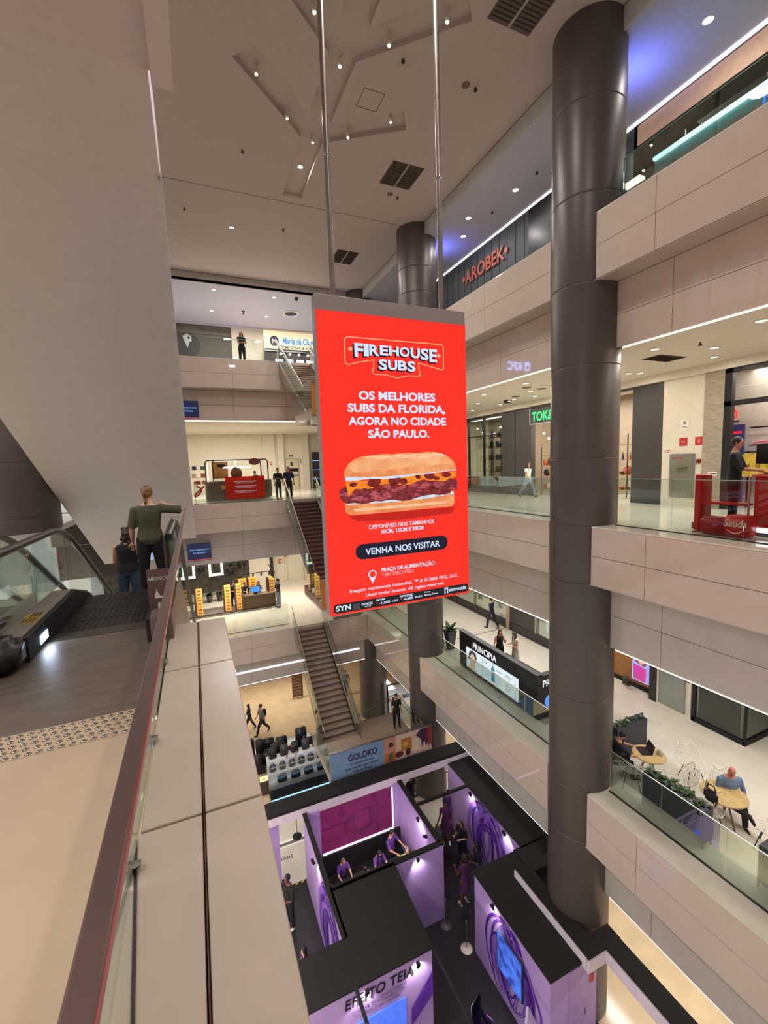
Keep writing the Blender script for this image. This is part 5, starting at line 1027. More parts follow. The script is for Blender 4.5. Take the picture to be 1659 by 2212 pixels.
def wire_chair(x, y, rz, label, legm=BLACK):
    """wire-mesh shell chair: a curved grid of thin rods on four splayed legs"""
    t = thing('wire_chair', label, 'chair', (x, y, L1)); m = Matrix.Rotation(rz, 3, 'Z'); o = Vector((x, y, L1))
    def sp(u, v):                     # u across -1..1, v from front edge 0 to the top of the back 1
        w = .24*(1+.25*math.sin(math.pi*min(v, 1)))*(1-.35*max(0, v-.7)/.3); yy = .24-.46*min(v/.55, 1)-.16*max(0, v-.55)/.45; zz = .45-.03*math.sin(math.pi*min(v/.55, 1))+max(0, v-.45)**1.25*.72
        return o + m @ Vector((u*w, yy, zz+.06*u*u*(1 if v > .1 else 0)+.05*u*u))
    mesh = B()
    for i in range(9): u = -1+i/4; mesh.tube([sp(u, v/8) for v in range(9)], .008, 4, caps=False)
    for j in range(9): mesh.tube([sp(-1+k/6, j/8) for k in range(13)], .008, 4, caps=False)
    mesh.build('wire_shell', WIREM, t, kind='stuff')
    rim = [sp(-1+k/5, 0) for k in range(11)]+[sp(1, v/8) for v in range(1, 9)]+[sp(1-k/5, 1) for k in range(1, 11)]+[sp(-1, 1-v/8) for v in range(1, 9)]
    B().tube(rim, .013, 6).build('rim', WIREM, t)
    for a, b_ in ((-.18, .2), (.18, .2), (-.17, -.2), (.17, -.2)): B().cyl(o + m @ Vector((a*1.25, b_*1.2, 0)), o + m @ Vector((a*.7, b_*.7, .43)), .011, n=6).build('leg', legm, t)
    return t
wire_chair(11.55, 6.75, 2.6, 'white wire chair standing free between the two cafe tables')
wire_chair(10.75, 6.55, 1.0, 'pale wire chair close to the planter between the cafe tables')
wire_chair(10.02, 7.35, -.9, 'white wire chair nearest the near column, by the bearded man')
wire_chair(10.95, 4.72, .2, 'white wire chair in front of the larger cafe table at the right')
wire_chair(11.35, 5.78, 2.6, 'wire chair under the man in the blue shirt'); wire_chair(9.85, 7.98, -2.1, 'wire chair under the bearded man, by the near column')
NAVYB = M('navy_planter', (44, 46, 58), .5)
def trough(x0, y0, x1, y1, h, label, seed, n):
    t = thing('plant_trough', label, 'plant', ((x0+x1)/2, (y0+y1)/2, L1))
    B().rbox(((x0+x1)/2, (y0+y1)/2, L1+.12+h/2), x1-x0, y1-y0, h, .01).build('box', NAVYB, t)
    for a, b_ in ((x0+.02, y0+.02), (x1-.02, y0+.02), (x0+.02, y1-.02), (x1-.02, y1-.02)): B().box(a-.012, b_-.012, L1, a+.012, b_+.012, L1+.2).build('leg', M('bronze_foot', (110, 92, 70), .4, metal=.5), t)
    rr = random.Random(seed)
    for i in range(n):
        a = rr.uniform(0, 6.28); leaf(B(), (rr.uniform(x0+.05, x1-.05), rr.uniform(y0+.05, y1-.05), L1+.1+h), (math.cos(a), math.sin(a), rr.uniform(.5, 1.6)), rr.uniform(.16, .30), .10, .4).build('leaf', LEAF, t)
    return t
trough(9.66, 5.35, 9.98, 6.8, .78, 'long navy plant trough behind the glass in front of the cafe', 5, 60); trough(10.5, 8.15, 11.75, 8.45, .85, 'dark plant trough behind the bearded man', 8, 40); trough(9.75, 3.2, 10.1, 4.4, .8, 'navy plant trough at the right edge of the picture', 12, 36)
for i, (y, s) in enumerate(((5.75, 1), (5.62, .9))): pass
o = B().rbox((10.35, 5.62, L1+.86), .16, .3, .30, .07, seg=3).tube([(10.35, 5.52, L1+1.0), (10.35, 5.56, L1+1.12), (10.35, 5.68, L1+1.12), (10.35, 5.72, L1+1.0)], .015, 6).build('black_backpack', DBLK, loc=(10.35, 5.62, L1)); tag(o, 'black backpack resting on a wire chair between trough and larger table', 'backpack')
wire_chair(10.36, 5.66, -1.4, 'wire chair holding the black backpack')
# ---------------------------------------------------------------- first gallery shopfronts on the right
W1 = struct('wall_right', (XW, 10, L1))
def w1(y0, y1, z0, z1, mat, name, x=XW, d=.25): return B().box(x, y0, z0, x+d, y1, z1).build(name, mat, W1)
w1(9.98, 12.2, L1, C1, M('lit_wood_panel', (176, 122, 72), .45, rgb2=(158, 104, 58), scale=4, stretch=(1, 1, 6)), 'wood_panel', XW+.4); w1(9.7, 9.98, L1, C1, M('dark_plinth'), 'pier'); w1(9.98, 12.2, L1, L1+.12, MATTB, 'skirting', XW+.3)
w1(8.55, 9.7, L1, C1, CREAM, 'panel'); w1(7.0, 24, -5.2, C1, CREAM, 'lintel', XW-.02)
d = struct('door_1', (XW, 9.1, L1)); B().box(XW-.03, 8.75, L1+.12, XW, 9.58, L1+1.75).build('frosted_pane', M('frosted_cabinet', (150, 156, 148), .25, metal=.3), d); B().box(XW-.035, 8.72, L1+.1, XW+.0, 8.75, L1+1.78).box(XW-.035, 9.58, L1+.1, XW, 9.61, L1+1.78).box(XW-.035, 8.72, L1+.1, XW, 9.61, L1+.13).build('frame', STEEL, d)
B().rbox((XW-.03, 8.66, L1+1.3), .05, .13, .14, .01).build('alarm_box', M('alarm_red'), d)
s = thing('video_panel', 'upright lit screen with a woman portrait in the wood-panelled shop', 'screen', (XW+.05, 10.35, L1+.4))
B().box(XW+.05, 10.02, L1+.45, XW+.1, 10.68, L1+1.9).build('panel', M('violet_screen', (150, 140, 210), emit=.9, vary=.15, scale=3), s)
def vp(pts, mat, name, l): return B().prism([(-y, L1+z) for y, z in pts], (XW+.05-.003*l, 0, 0), -Y_, Z_, .003).build(name, mat, s)
vp([(10.56, 1.15), (10.52, 1.5), (10.38, 1.66), (10.2, 1.55), (10.12, 1.2), (10.2, 1.05)], M('printed_auburn', (120, 62, 58), emit=.9, vary=.2), 'printed_hair', 1); vp([(10.45, 1.2), (10.46, 1.42), (10.36, 1.55), (10.24, 1.45), (10.22, 1.2), (10.34, 1.1)], M('printed_cheek', (196, 140, 150), emit=.9), 'printed_face', 2)
vp([(10.64, .5), (10.64, 1.08), (10.14, 1.02), (10.14, .5)], M('printed_magenta', (176, 50, 140), emit=.9, rgb2=(150, 60, 90), scale=3), 'printed_card', 3); vp([(10.67, .5), (10.67, 1.12), (10.14, 1.06), (10.14, 1.02), (10.63, 1.08), (10.63, .5)], M('printed_sky', (130, 170, 240), emit=.9), 'printed_border', 4)
tag(B().ball((XW-.02, 10.85, L1+.34), .10, .14, .12, 10).tube([(XW-.02, 10.78, L1+.4), (XW-.02, 10.8, L1+.56), (XW-.02, 10.9, L1+.56), (XW-.02, 10.92, L1+.4)], .012, 6).box(XW-.08, 10.72, L1+.12, XW+.05, 10.98, L1+.24).build('brown_handbag', M('dark_leather', (60, 44, 34), .35), loc=(XW-.02, 10.85, L1+.12)), 'dark handbag displayed low in the wood-panelled shop', 'handbag')
c = thing('corner_shopfront', 'dark-framed corner shopfront with a red band behind the glass', 'shopfront', (15, 7.7, L1))
B().box(XW-.02, 6.98, L1, XW+.1, 8.5, L1+.14).box(XW, 6.96, L1, 18.9, 7.08, L1+.14).build('plinth', MATTB, c); B().box(XW-.02, 8.4, L1, XW+.08, 8.5, C1).box(XW-.02, 6.97, L1, XW+.05, 7.03, C1).build('post', MATTB, c)
B().box(XW+.02, 7.05, L1+.14, XW+.03, 8.4, C1).box(XW+.05, 7.0, L1+.14, 18.9, 7.01, C1).build('pane', SHOPG, c)
B().box(XW+.12, 7.2, L1+.14, XW+.16, 8.38, L1+1.18).build('stone_backdrop', M('grey_slate', (86, 78, 72), .6, rgb2=(62, 56, 52), scale=6, stretch=(1, 1, 9), bump=.2), c); B().box(XW+.11, 7.25, L1+1.18, XW+.17, 8.38, C1).build('red_band', M('red_band', (176, 50, 42), .5), c); B().box(XW+.2, 7.1, L1, 18.8, 7.15, C1).build('side_backdrop', M('grey_slate'), c)
# left part, seen between the middle column and the near column
w1(15.7, 17.5, L1, C1, DGREY, 'dark_panel'); w1(17.5, 17.72, L1, C1, M('beige_pillar', (170, 150, 128), .5), 'pillar', XW-.08); w1(12.2, 24, L1, L1+.42, M('dark_plinth'), 'plinth', XW-.04, .1); w1(12.2, 13.0, L1, C1, DGREY, 'pier')
for i, (y0, y1) in enumerate(((13.0, 15.65), (17.8, 20.6), (20.7, 23.9))):
    w = struct('window_%d' % (20+i), (XW, (y0+y1)/2, L1)); B().box(XW+.02, y0, L1+.42, XW+.03, y1, C1).build('pane', SHOPG, w); B().box(XW-.03, y1-.04, L1+.4, XW+.08, y1+.04, C1).build('mullion', STEEL, w)
area_lamp('shop_lamp', (15.4, 14.5, -4.9), 1.4, 260, WARM, size_y=3); area_lamp('shop_lamp', (15.4, 21, -4.9), 1.4, 320, WARM, size_y=5)
S(B().box(XW+2.2, 12.2, L1, XW+2.3, 24, C1), 'wall_shop', M('shop_grey_wall', (150, 140, 128), .6))
b = thing('lit_box', 'glowing white box in the shop window beyond the near column', 'light box', (XW+.6, 16.1-.7, L1+.42)); B().rbox((XW+.5, 15.05, L1+.78), .2, .8, .55, .05, seg=3).build('box', M('white_glow', (245, 245, 250), emit=1.3, vary=0), b); lettering('collection', (XW+.395, 15.05, L1+.62), -Y_, Z_, .09, M('print_grey'), b)
p = thing('window_poster', 'tall light blue poster with a printed figure in the shop window by the near column', 'poster', (XW+.1, 13.6, L1+.45)); B().box(XW+.08, 13.2, L1+.45, XW+.1, 14.15, L1+1.9).build('sheet', M('poster_aqua', (150, 205, 205), emit=.45, rgb2=(120, 180, 186), scale=3), p)
B().prism([(-13.9, .5), (-13.75, .5), (-13.6, 1.0), (-13.5, 1.5), (-13.62, 1.75), (-13.75, 1.5), (-13.85, 1.0)], (XW+.078, 0, L1), -Y_, Z_, .003).build('printed_figure', M('poster_tan', (200, 150, 110), .6), p); B().tube([(XW+.076, 14.0-.07*i, L1+.95+.08*math.sin(i*1.7)) for i in range(9)], .012, 5).build('printed_script', BLACK, p)
def mannequin(x, y, z, label, mat, cl):
    t = thing('mannequin', label, 'mannequin', (x, y, z)); n = 12
    B().lathe((x, y, 0), [(.02, z+.82), (.13, z+.84), (.15, z+.95), (.11, z+1.1), (.15, z+1.3), (.17, z+1.4), (.06, z+1.46), (.05, z+1.52)], 14).build('torso', cl, t); B().ball((x, y, z+1.62), .075, .085, .11, 12).build('head', mat, t)
    for s_ in (-1, 1): B().tube([(x, y+s_*.08, z+.86), (x, y+s_*.085, z+.45), (x, y+s_*.08, z+.03)], [.075, .055, .035], 10).build('leg', cl, t); B().tube([(x, y+s_*.17, z+1.38), (x-.03, y+s_*.23, z+1.1), (x-.08, y+s_*.22, z+.84)], [.045, .036, .025], 8).build('arm', mat, t)
    B().lathe((x, y, z), [(.18, 0), (.18, .015), (.02, .02)], 16).build('base', STEEL, t)
for i, (y, c_) in enumerate(((14.6, GREYC), (13.35, cloth('beige_cloth', (190, 168, 140))), (18.6, GREYC), (19.5, cloth('cream_cloth', (214, 200, 180))), (21.4, BLK))): mannequin(XW+.95, y, L1+.42, 'dressed mannequin in the first gallery shop windows, %s from the near column' % ORD[[1, 0, 2, 3, 4][i]], M('mannequin_beige', (190, 170, 150), .5), c_)
for y in (17.75, 12.4): S(B().box(XR+.3, y, L1, XW-.1, y+.06, L1+.002), 'trim_9', M('floor_inlay', (96, 88, 78), .3))
# ---------------------------------------------------------------- far side, top gallery: shops
bs = thing('shop_sign', 'brown shop panel with a bird emblem on the far top wall', 'shop panel', (1.3, 30.9, 7))
B().box(-1.5, 30.85, L3, 2.85, 31.0, 9.25).build('panel', M('olive_brown_panel', (74, 66, 52), .6), bs); B().box(-1.5, 30.8, 8.65, 2.78, 30.85, 9.2).build('sign_band', M('brown_band', (82, 72, 58), .55), bs)
B().prism([(.30+.72*math.cos(a)-.05, 7.95+.78*math.sin(a)) for a in [i*.3 for i in range(21)]], (0, 30.84, 0), X_, Z_, .02).build('emblem_disc', M('dark_emblem', (46, 42, 42), .6), bs)
B().prism([(-.02, 8.42), (.25, 8.62), (.5, 8.45), (.5, 8.15), (.35, 8.1), (.25, 7.75), (.12, 8.05)], (0, 30.81, 0), X_, Z_, .02).build('emblem_beak', M('pale_emblem', (186, 178, 168), .6), bs); eo = B().lathe((0, 0, 0), [(.001, 0), (.07, 0), (.07, .01), (.001, .01)], 12).build('emblem_eye', M('dark_emblem'), bs)
for v in eo.data.vertices: c = v.co + bs.location; v.co = Vector((.34+c.x, 30.79-c.z, 8.36+c.y)) - bs.location
lettering('Parrot House', (1.9, 30.79, 8.82), X_, Z_, .32, M('dark_emblem'), bs, bold=.02)
ms = thing('shop_sign', 'lit cream sign panel with light blue lettering on the far top wall', 'sign', (6.5, 30.8, 8.6))
B().box(4.95, 30.7, 8.0, 9.4, 31.0, 9.3).build('panel', M('lit_cream_sign', (240, 222, 180), emit=.55, vary=.03), ms)
lettering('Mania de Churrasco', (6.15, 30.69, 8.42), X_, Z_, .58, M('sign_sky_blue', (60, 160, 235), emit=1.0, vary=0), ms, bold=.035, align='LEFT', sx=.62, shear=.15); lettering('PRIME STEAK & BURGER', (6.0, 30.69, 8.1), X_, Z_, .26, M('dark_emblem'), ms, bold=.015, align='LEFT', sx=.95)
B().prism([(5.62+.30*math.cos(a), 8.55+.34*math.sin(a)) for a in [i*.3 for i in range(21)]], (0, 30.69, 0), X_, Z_, .015).build('badge', M('badge_plum', (70, 42, 62), .5), ms); lettering('M', (5.62, 30.67, 8.4), X_, Z_, .4, M('sign_white'), ms, bold=.02)
ct = thing('food_counter', 'dark food counter front with a row of small lamps on the far top gallery', 'counter', (7, 30.5, L3))
B().box(4.95, 30.3, L3, 9.4, 30.7, 7.95).build('front', M('dark_counter', (50, 42, 38), .5), ct); B().box(4.9, 30.2, 7.75, 9.4, 30.4, 7.82).build('shelf', STEEL, ct)
for i in range(6): B().ball((5.9+i*.62, 30.2, 7.62), .07, n=8).build('lamp', LAMPE, ct)
for i in range(5): B().box(5.55+i*.7, 30.27, 7.05, 6.05+i*.7, 30.3, 7.3).build('menu_screen', M('menu_pale', (200, 214, 226), emit=.8, vary=.1), ct)
S(B().box(-6, 30.7, C3-.12, 14, 31, C3), 'trim_10', CEILT); S(B().box(2.9, 30.9, L3, 4.9, 31, C3-.1), 'wall_panel', M('pale_far_wall', (196, 184, 164), .6))
# right top gallery: sign wall, peach shopfront and teal counter
for i in range(26): B().box(12.17, 10.9+i*.5, L3, 12.2, 11.36+i*.5, 9.28).build('shutter_slat', M('dark_shutter_wall'), struct('wall_right', (12.2, 11, L3)) if i == 0 else bpy.data.objects['wall_right.%03d' % max(int(o.name[-3:]) for o in bpy.data.objects if o.name.startswith('wall_right.'))])
sg = thing('shop_sign', 'dull red lettering on the dark shutter wall of the top gallery', 'sign', (12.1, 16.2, 8.3)); lettering('\u2022AROBEK\u2022', (12.13, 18.0, 8.12), -Y_, Z_, .78, M('dull_red_letter', (150, 74, 54), .5, emit=.25), sg, bold=.02, align='LEFT', sx=.92, depth=.03)
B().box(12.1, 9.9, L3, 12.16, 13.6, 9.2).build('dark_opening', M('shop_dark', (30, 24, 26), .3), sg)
S(B().box(12.10, -3, 9.285, 12.2, 31, 9.33), 'trim_11', M('soft_white_strip', (248, 244, 255), emit=1.3, vary=0))
S(B().box(12.2, -3, 8.72, 12.3, 9.4, 9.24), 'wall_right', M('peach_band', (236, 190, 156), .6)); S(B().box(13.9, -3, L3, 14, 9.4, 9.3).box(12.2, 9.3, L3, 14, 9.4, 9.3), 'wall_right', M('shop_brown_dark', (66, 58, 50), .7)); S(B().box(12.2, -3, 8.70, 14, 9.3, 8.72), 'ceiling', M('shop_brown_dark'))
area_lamp('shop_lamp', (12.9, 5.5, 8.6), .5, 30, WARM, size_y=5)
tc = thing('teal_counter', 'teal food counter with an icy light strip in the top gallery', 'counter', (11.3, 6, L3))
TEAL = M('teal_panel', (66, 116, 118), .4, rgb2=(54, 96, 100), scale=3)
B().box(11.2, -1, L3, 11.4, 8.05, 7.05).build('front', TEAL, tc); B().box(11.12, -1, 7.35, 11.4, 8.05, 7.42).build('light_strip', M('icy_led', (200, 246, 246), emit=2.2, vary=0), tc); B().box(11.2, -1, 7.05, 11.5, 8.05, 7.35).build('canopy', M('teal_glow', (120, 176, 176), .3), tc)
for i in range(12): B().prism([(-(7.9-i*.42)+.24*math.cos(a), 6.98+.16*math.sin(a)) for a in [k*.5236 for k in range(12)]], (11.185, 0, 0), -Y_, Z_, .012).build('scallop', M('scallop_cream', (150, 156, 144), .5), tc) if False else B().prism([(-(7.9-i*.42)+.24*math.cos(a), 6.98+.16*math.sin(a)) for a in [k*.5236 for k in range(12)]], (11.19, 0, 0), -Y_, Z_, .012).build('scallop', M('scallop_cream', (150, 156, 144), .5), tc)
lettering('POP', (11.18, 5.78, 6.98), -Y_, Z_, .52, M('blue_neon_letter', (70, 130, 240), emit=1.2, vary=0), tc, align='LEFT')
for y in (9.0, 8.35): B().box(11.25, y-.5, 7.25, 11.45, y, 7.32).build('back_light', LED, tc) if y > 8.5 else None
ex = thing('fire_extinguisher_sign', 'small pale red notice fixed on the near column under the ceiling', 'sign', (9.95, 7.95, 6.9)); m_ = Matrix.Rotation(-.45, 3, 'Z')
B().obox((9.98, 8.0, 6.95), .03, .30, .62, rz=-.40).build('plate', M('pale_red_notice', (190, 130, 116), .5), ex); B().obox((10.0, 8.0, 7.05), .012, .2, .2, rz=-.40).build('print', M('sign_red'), ex)

# ---------------------------------------------------------------- far side, second gallery
S(B().box(6.05, 34.3, L2, 6.5, 34.6, C2).box(8.0, 34.2, L2, 8.45, 34.6, C2).box(4.95, 34.45, L2, 5.85, 34.6, C2), 'trim_12', CREAM)
d = struct('door_2', (7.1, 34.5, L2)); DO = M('cream_door', (206, 194, 164), .5)
B().box(6.6, 34.5, L2, 7.65, 34.6, .76).build('frame', M('door_frame', (170, 156, 130), .5), d); B().box(6.66, 34.46, L2, 7.6, 34.5, .70).build('leaf', DO, d); B().box(6.66, 34.42, -.25, 7.6, 34.46, -.0).build('push_plate', BLACK, d); B().box(6.66, 34.38, -.58, 7.55, 34.42, -.5).build('push_bar', BLACK, d); B().box(7.0, 34.44, .2, 7.18, 34.46, .5).build('exit_plate', M('exit_green_dark', (36, 60, 44), .5), d)
for nm, lb, x, z_, sx, sz, mt in (('safety_sign', 'red square sign on the far second gallery pillar', 5.5, .42, .16, .24, 'sign_red'), ('paper_notice', 'small pale notice below the red sign on the far second gallery pillar', 5.5, .05, .16, .16, 'sign_white'), ('exit_sign', 'small green exit sign above the far cream door', 7.1, 1.0, .3, .16, 'exit_green_dark'), ('intercom', 'dark wall device right of the far cream door', 7.85, .55, .08, .3, 'dark_emblem')):
    s = thing(nm, lb, 'sign', (x, 34.4, z_)); yy = 34.44 if x < 6 else 34.58; B().box(x-sx/2, yy-.02, z_-sz/2, x+sx/2, yy, z_+sz/2).build('plate', M(mt), s); B().box(x-sx/4, yy-.03, z_-sz/4, x+sx/4, yy-.02, z_+sz/4).build('print', M('sign_pale'), s)
bk = thing('snack_kiosk', 'brown rounded snack kiosk under a black tube frame on the far second gallery', 'kiosk', (2.35, 26.5, L2))
KBR = M('kiosk_brown', (96, 72, 46), .45, rgb2=(84, 62, 40), scale=3); FR = M('black_tube', (26, 22, 20), .4)
b = B(); n = 10; P_ = []
for cx, a0 in ((.85, 1.5*math.pi), (3.85, 1.5*math.pi)): pass
corner = lambda cx, cy, a0, r_: [(cx+r_*math.cos(a0+i*math.pi/2/6), cy+r_*math.sin(a0+i*math.pi/2/6)) for i in range(7)]
poly = corner(.95, 26.2, math.pi, .4)+corner(3.75, 26.2, 1.5*math.pi, .4)+corner(3.75, 27.3, 0, .4)+corner(.95, 27.3, .5*math.pi, .4)
b.add([(x, y, L2+.05) for x, y in poly]+[(x, y, L2+1.05) for x, y in poly], [tuple(range(28))[::-1], tuple(range(28, 56))]+[(i, (i+1) % 28, (i+1) % 28+28, i+28) for i in range(28)]).build('body', KBR, bk)
B().box(1.0, 25.76, L2+1.05, 3.7, 26.0, L2+1.25).build('glass_case', SHOPG, bk); B().box(.9, 25.76, L2+1.02, 3.8, 26.4, L2+1.06).build('worktop', M('kiosk_top', (120, 104, 84), .3), bk)
for x0, x1 in ((1.35, 1.75), (2.0, 2.7), (3.0, 3.45)): B().box(x0, 25.785, L2+.62, x1, 25.80, L2+.85).build('gold_panel', M('gold_panel', (190, 150, 84), .4), bk)
for x in (.62, 1.0, 3.65, 4.05): B().tube([(x, 26.6, L2+1.0), (x, 26.6, L2+2.12), (x+(.1 if x < 2 else -.1), 26.6, L2+2.24)], .035, 8).build('frame_tube', FR, bk)
B().tube([(.7, 26.6, L2+2.25), (3.95, 26.6, L2+2.25)], .035, 8).build('frame_tube', FR, bk); B().box(1.55, 26.5, L2+1.78, 3.1, 26.55, L2+1.86).build('tube_light', LEDW, bk); B().box(2.2, 26.45, L2+.9, 2.24, 26.5, L2+2.2).box(.70, 26.45, L2+1.05, .74, 26.5, L2+2.1).build('tube_light', LEDW, bk)
B().box(1.0, 27.2, L2+1.2, 1.85, 27.25, L2+2.15).build('shelf_panel', M('wood_peg', (210, 160, 90), .5, rgb2=(180, 120, 60), scale=8), bk); B().prism([(3.3+.32*math.cos(a), .47+.2*math.sin(a)) for a in [i*.5236 for i in range(12)]], (0, 26.55, 0), X_, Z_, .03).build('oval_sign', M('maroon_sign', (120, 56, 56), .5), bk); B().ball((1.45, 26.4, L2+1.95), .25, .2, .12, 10).build('hood_lamp', FR, bk)
person('kiosk worker in black with black cap bending over the brown snack kiosk', (3.45, 26.75, L2), (-.8, -.5), 1.62, REACH, SKIN1, BLK, .6, BLK, hair=('cap', HBLK), lean=(0, .3))
tag(B().ball((2.25, 26.5, L2+1.48), .33, .3, .34, 12).ball((2.2, 26.4, L2+1.75), .12, .1, .1, 8).build('bread_basket', M('basket_brown', (128, 92, 56), .7, rgb2=(90, 60, 36), scale=16, bump=.4), loc=(2.25, 26.5, L2+1.1)), 'large round brown basket of rolls on the snack kiosk', 'basket')
rb = thing('red_banner', 'translucent red advertising film on the far second gallery glass', 'banner', (2.45, 23.95, L2))
B().box(1.46, 23.955, -1.5, 3.44, 23.965, -.33).build('film', film('red_film', (196, 62, 44), .6), rb); 
for z_, tx, sz in ((-.62, 'DIVERSAO PARA', .16), (-.86, 'TODOS AQUI', .2), (-1.12, 'RESERVE SUA MESA', .11)): B().box(1.9, 23.945, z_, 3.0, 23.955, z_+.05).box(2.0, 23.945, z_-.07, 2.9, 23.955, z_-.04).build('print_line', M('lilac_print', (200, 170, 190), .5), rb)
b2 = thing('red_decal', 'red swirl decal at the left end of the far second gallery glass', 'decal', (.25, 23.95, L2)); B().tube([(.05+.2*math.sin(a*1.3)+.03*a, 23.96, -1.0+.26*math.cos(a)) for a in [i*.4 for i in range(16)]], .05, 6).box(.0, 23.955, -.62, .3, 23.965, -.5).build('swirl', M('decal_red', (160, 44, 36), .5), b2); B().box(-.02, 23.95, -1.65, .0, 23.97, -.5).build('edge', BLACK, b2)
for i, (x, z_, w, h, ci) in enumerate(((.15, .35, .5, .14, 7), (.25, .08, .35, .12, 1), (.62, .18, .3, .3, 7), (.3, -.2, .25, .16, 0), (.62, -.2, .2, .2, 5))): pass
wsf = shelf_unit('display_shelf', 'pale wall shelf with boxes behind the snack kiosk', 0, 0, 0, [0]) if False else None
t = thing('display_shelf', 'pale shelf with boxes left behind the snack kiosk', 'shelf', (.2, 28, L2)); 
for z_ in (-.75, -.35, .1): B().box(-.6, 28, z_-.03, .75, 28.3, z_).build('board', M('sign_white'), t)
for i, (x, z_, ci) in enumerate(((-.3, .1, 7), (.05, .1, 4), (.5, .1, 7), (0, -.35, 1), (.5, -.35, 0), (.2, -.75, 5), (.55, -.75, 0))): tag(B().rbox((x, 28.12, z_+.11), .24, .2, .22, .02).build('snack_box', GC[ci], loc=(x, 28.12, z_)), '%s box on the pale shelf behind the snack kiosk, %s counted from the top left' % (GNAME[ci], ORD[i]), 'box', 'boxes on the pale shelf')
dk = thing('blue_display', 'dark shelves with blue light at the edge of the hanging screen', 'display', (9.0, 33, L2)); B().box(8.5, 33.4, L2, 9.6, 33.6, 1.2).build('back', BLACK, dk)
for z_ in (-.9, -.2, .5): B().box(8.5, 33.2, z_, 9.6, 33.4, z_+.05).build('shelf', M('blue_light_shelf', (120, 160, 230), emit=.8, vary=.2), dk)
for nm, x0, x1, z0, z1, lb in (('info_screen', -.56, .52, -4.40, -3.52, 'dark blue information screen below the far second gallery fascia'), ('info_screen', -.62, .45, 2.52, 3.38, 'dark blue information screen partly behind the white escalator underside')):
    s = thing(nm, lb, 'screen', ((x0+x1)/2, 23.25, z0)); B().box(x0, 23.22, z0, x1, 23.28, z1).build('panel', M('info_navy', (26, 30, 64), .25, emit=1.0, vary=.05), s); B().box(x0+.02, 23.21, z0+.03, x1-.02, 23.22, z0+.07).build('red_line', M('info_red', (210, 70, 84), emit=1.0), s)
    lettering('Sinalize o impacto do evento', ((x0+x1)/2, 23.212, z1-.36), X_, Z_, .13, M('info_text', (120, 170, 245), emit=1.0), s, bold=.01, sx=.6); lettering('Dia da Parceria', ((x0+x1)/2, 23.212, z1-.52), X_, Z_, .13, M('info_text'), s, bold=.01, sx=.7)
    B().cyl((( x0+x1)/2, 23.3, z1), ((x0+x1)/2, 23.3, z1+.15), .03).build('bracket', STEEL, s)
# ---------------------------------------------------------------- far side, first gallery: garden shop and sunglasses kiosk
gs = struct('wall_far', (1.5, 33, L1)); B().box(-6, 33.2, L1, 3.2, 33.5, C1).build('dark_backdrop', M('dark_garden_shop', (58, 54, 44), .7, rgb2=(92, 86, 70), scale=3), gs); B().box(3.25, 33.1, L1, 4.75, 33.4, C1).build('cream_panel', CREAM, gs); B().box(4.78, 33.0, L1, 4.98, 33.4, C1).build('dark_post', MATTB, gs)
B().box(5.9, 33.3, L1, 6.0, 33.5, C1).box(7.2, 33.3, L1, 7.3, 33.5, C1).build('pilaster', CREAM, gs)
for i, (x, z_) in enumerate(((6.0, -6.55), (5.55, -7.0))): s = thing('safety_sign', 'small red sign on the far first gallery wall, %s of the two' % ('higher', 'lower')[i], 'sign', (x, 33.3, z_)); B().box(x-.1, 33.26, z_-.16, x+.1, 33.3, z_+.16).build('plate', M('sign_red'), s); B().box(x-.05, 33.25, z_-.08, x+.05, 33.26, z_+.08).build('print', M('sign_pale'), s)
FRW = M('white_frame_light', (230, 232, 226), emit=.9, vary=0)
for i, (x0, x1) in enumerate(((-1.22, -.42), (.46, 1.42))):
    f = thing('light_frame', 'glowing white square frame hanging among plants in the garden shop, %s one' % ('left', 'right')[i], 'frame light', ((x0+x1)/2, 32.5, -7.3)); z0, z1 = -7.36, -5.2
    B().box(x0, 32.45, z0, x0+.17, 32.6, z1).box(x1-.17, 32.45, z0, x1, 32.6, z1).box(x0, 32.45, z0, x1, 32.6, z0+.17).box(x0, 32.45, z1, x1, 32.6, z1+.17).build('frame', FRW, f); B().cyl(((x0+x1)/2, 32.5, z1), ((x0+x1)/2, 32.5, C1), .015, n=6).build('cord', BLACK, f)
rr = random.Random(21); DK = M('black_leaf', (34, 34, 30), .5)
for i, (x, z_, r_) in enumerate(((-.05, -6.6, .35), (1.85, -6.9, .5), (-1.7, -7.4, .5), (2.6, -6.5, .45))):
    p = thing('hanging_plant', 'dark ball-shaped hanging plant in the garden shop, %s from the left' % ORD[[1, 2, 0, 3][i]], 'plant', (x, 31.9, z_)); b = B()
    for _ in range(70):
        v = Vector((rr.gauss(0,1), rr.gauss(0,1), rr.gauss(0,1))).normalized(); leaf(b, Vector((x, 31.9, z_))+v*r_*.5, v+Vector((0,0,-.3)), r_*.6, .10, .3)
    b.build('foliage', DK, p, kind='stuff'); B().cyl((x, 31.9, z_), (x, 31.9, C1), .012, n=6).build('cord', BLACK, p)
for i in range(7):
    x = -1.5+i*.62; p = thing('potted_shrub', 'green leafy plant behind the sunglasses kiosk, %s from the left' % ORD[i], 'plant', (x, 30.6, L1)); B().lathe((x, 30.6, L1), [(.14, 0), (.2, .5), (.18, .5)], 12).build('pot', M('dark_pot', (60, 56, 50), .6), p); b = B()
    for _ in range(26): a = rr.uniform(0, 6.28); leaf(b, (x, 30.6, L1+.5), (math.cos(a), math.sin(a), rr.uniform(.4, 1.8)), rr.uniform(.35, .6), .13, .5)
    b.build('foliage', LEAF, p, kind='stuff')
tr_ = thing('track_light_rail', 'thin black track with small spotlights above the sunglasses kiosk', 'track light', (3.2, 28.3, -6.6))
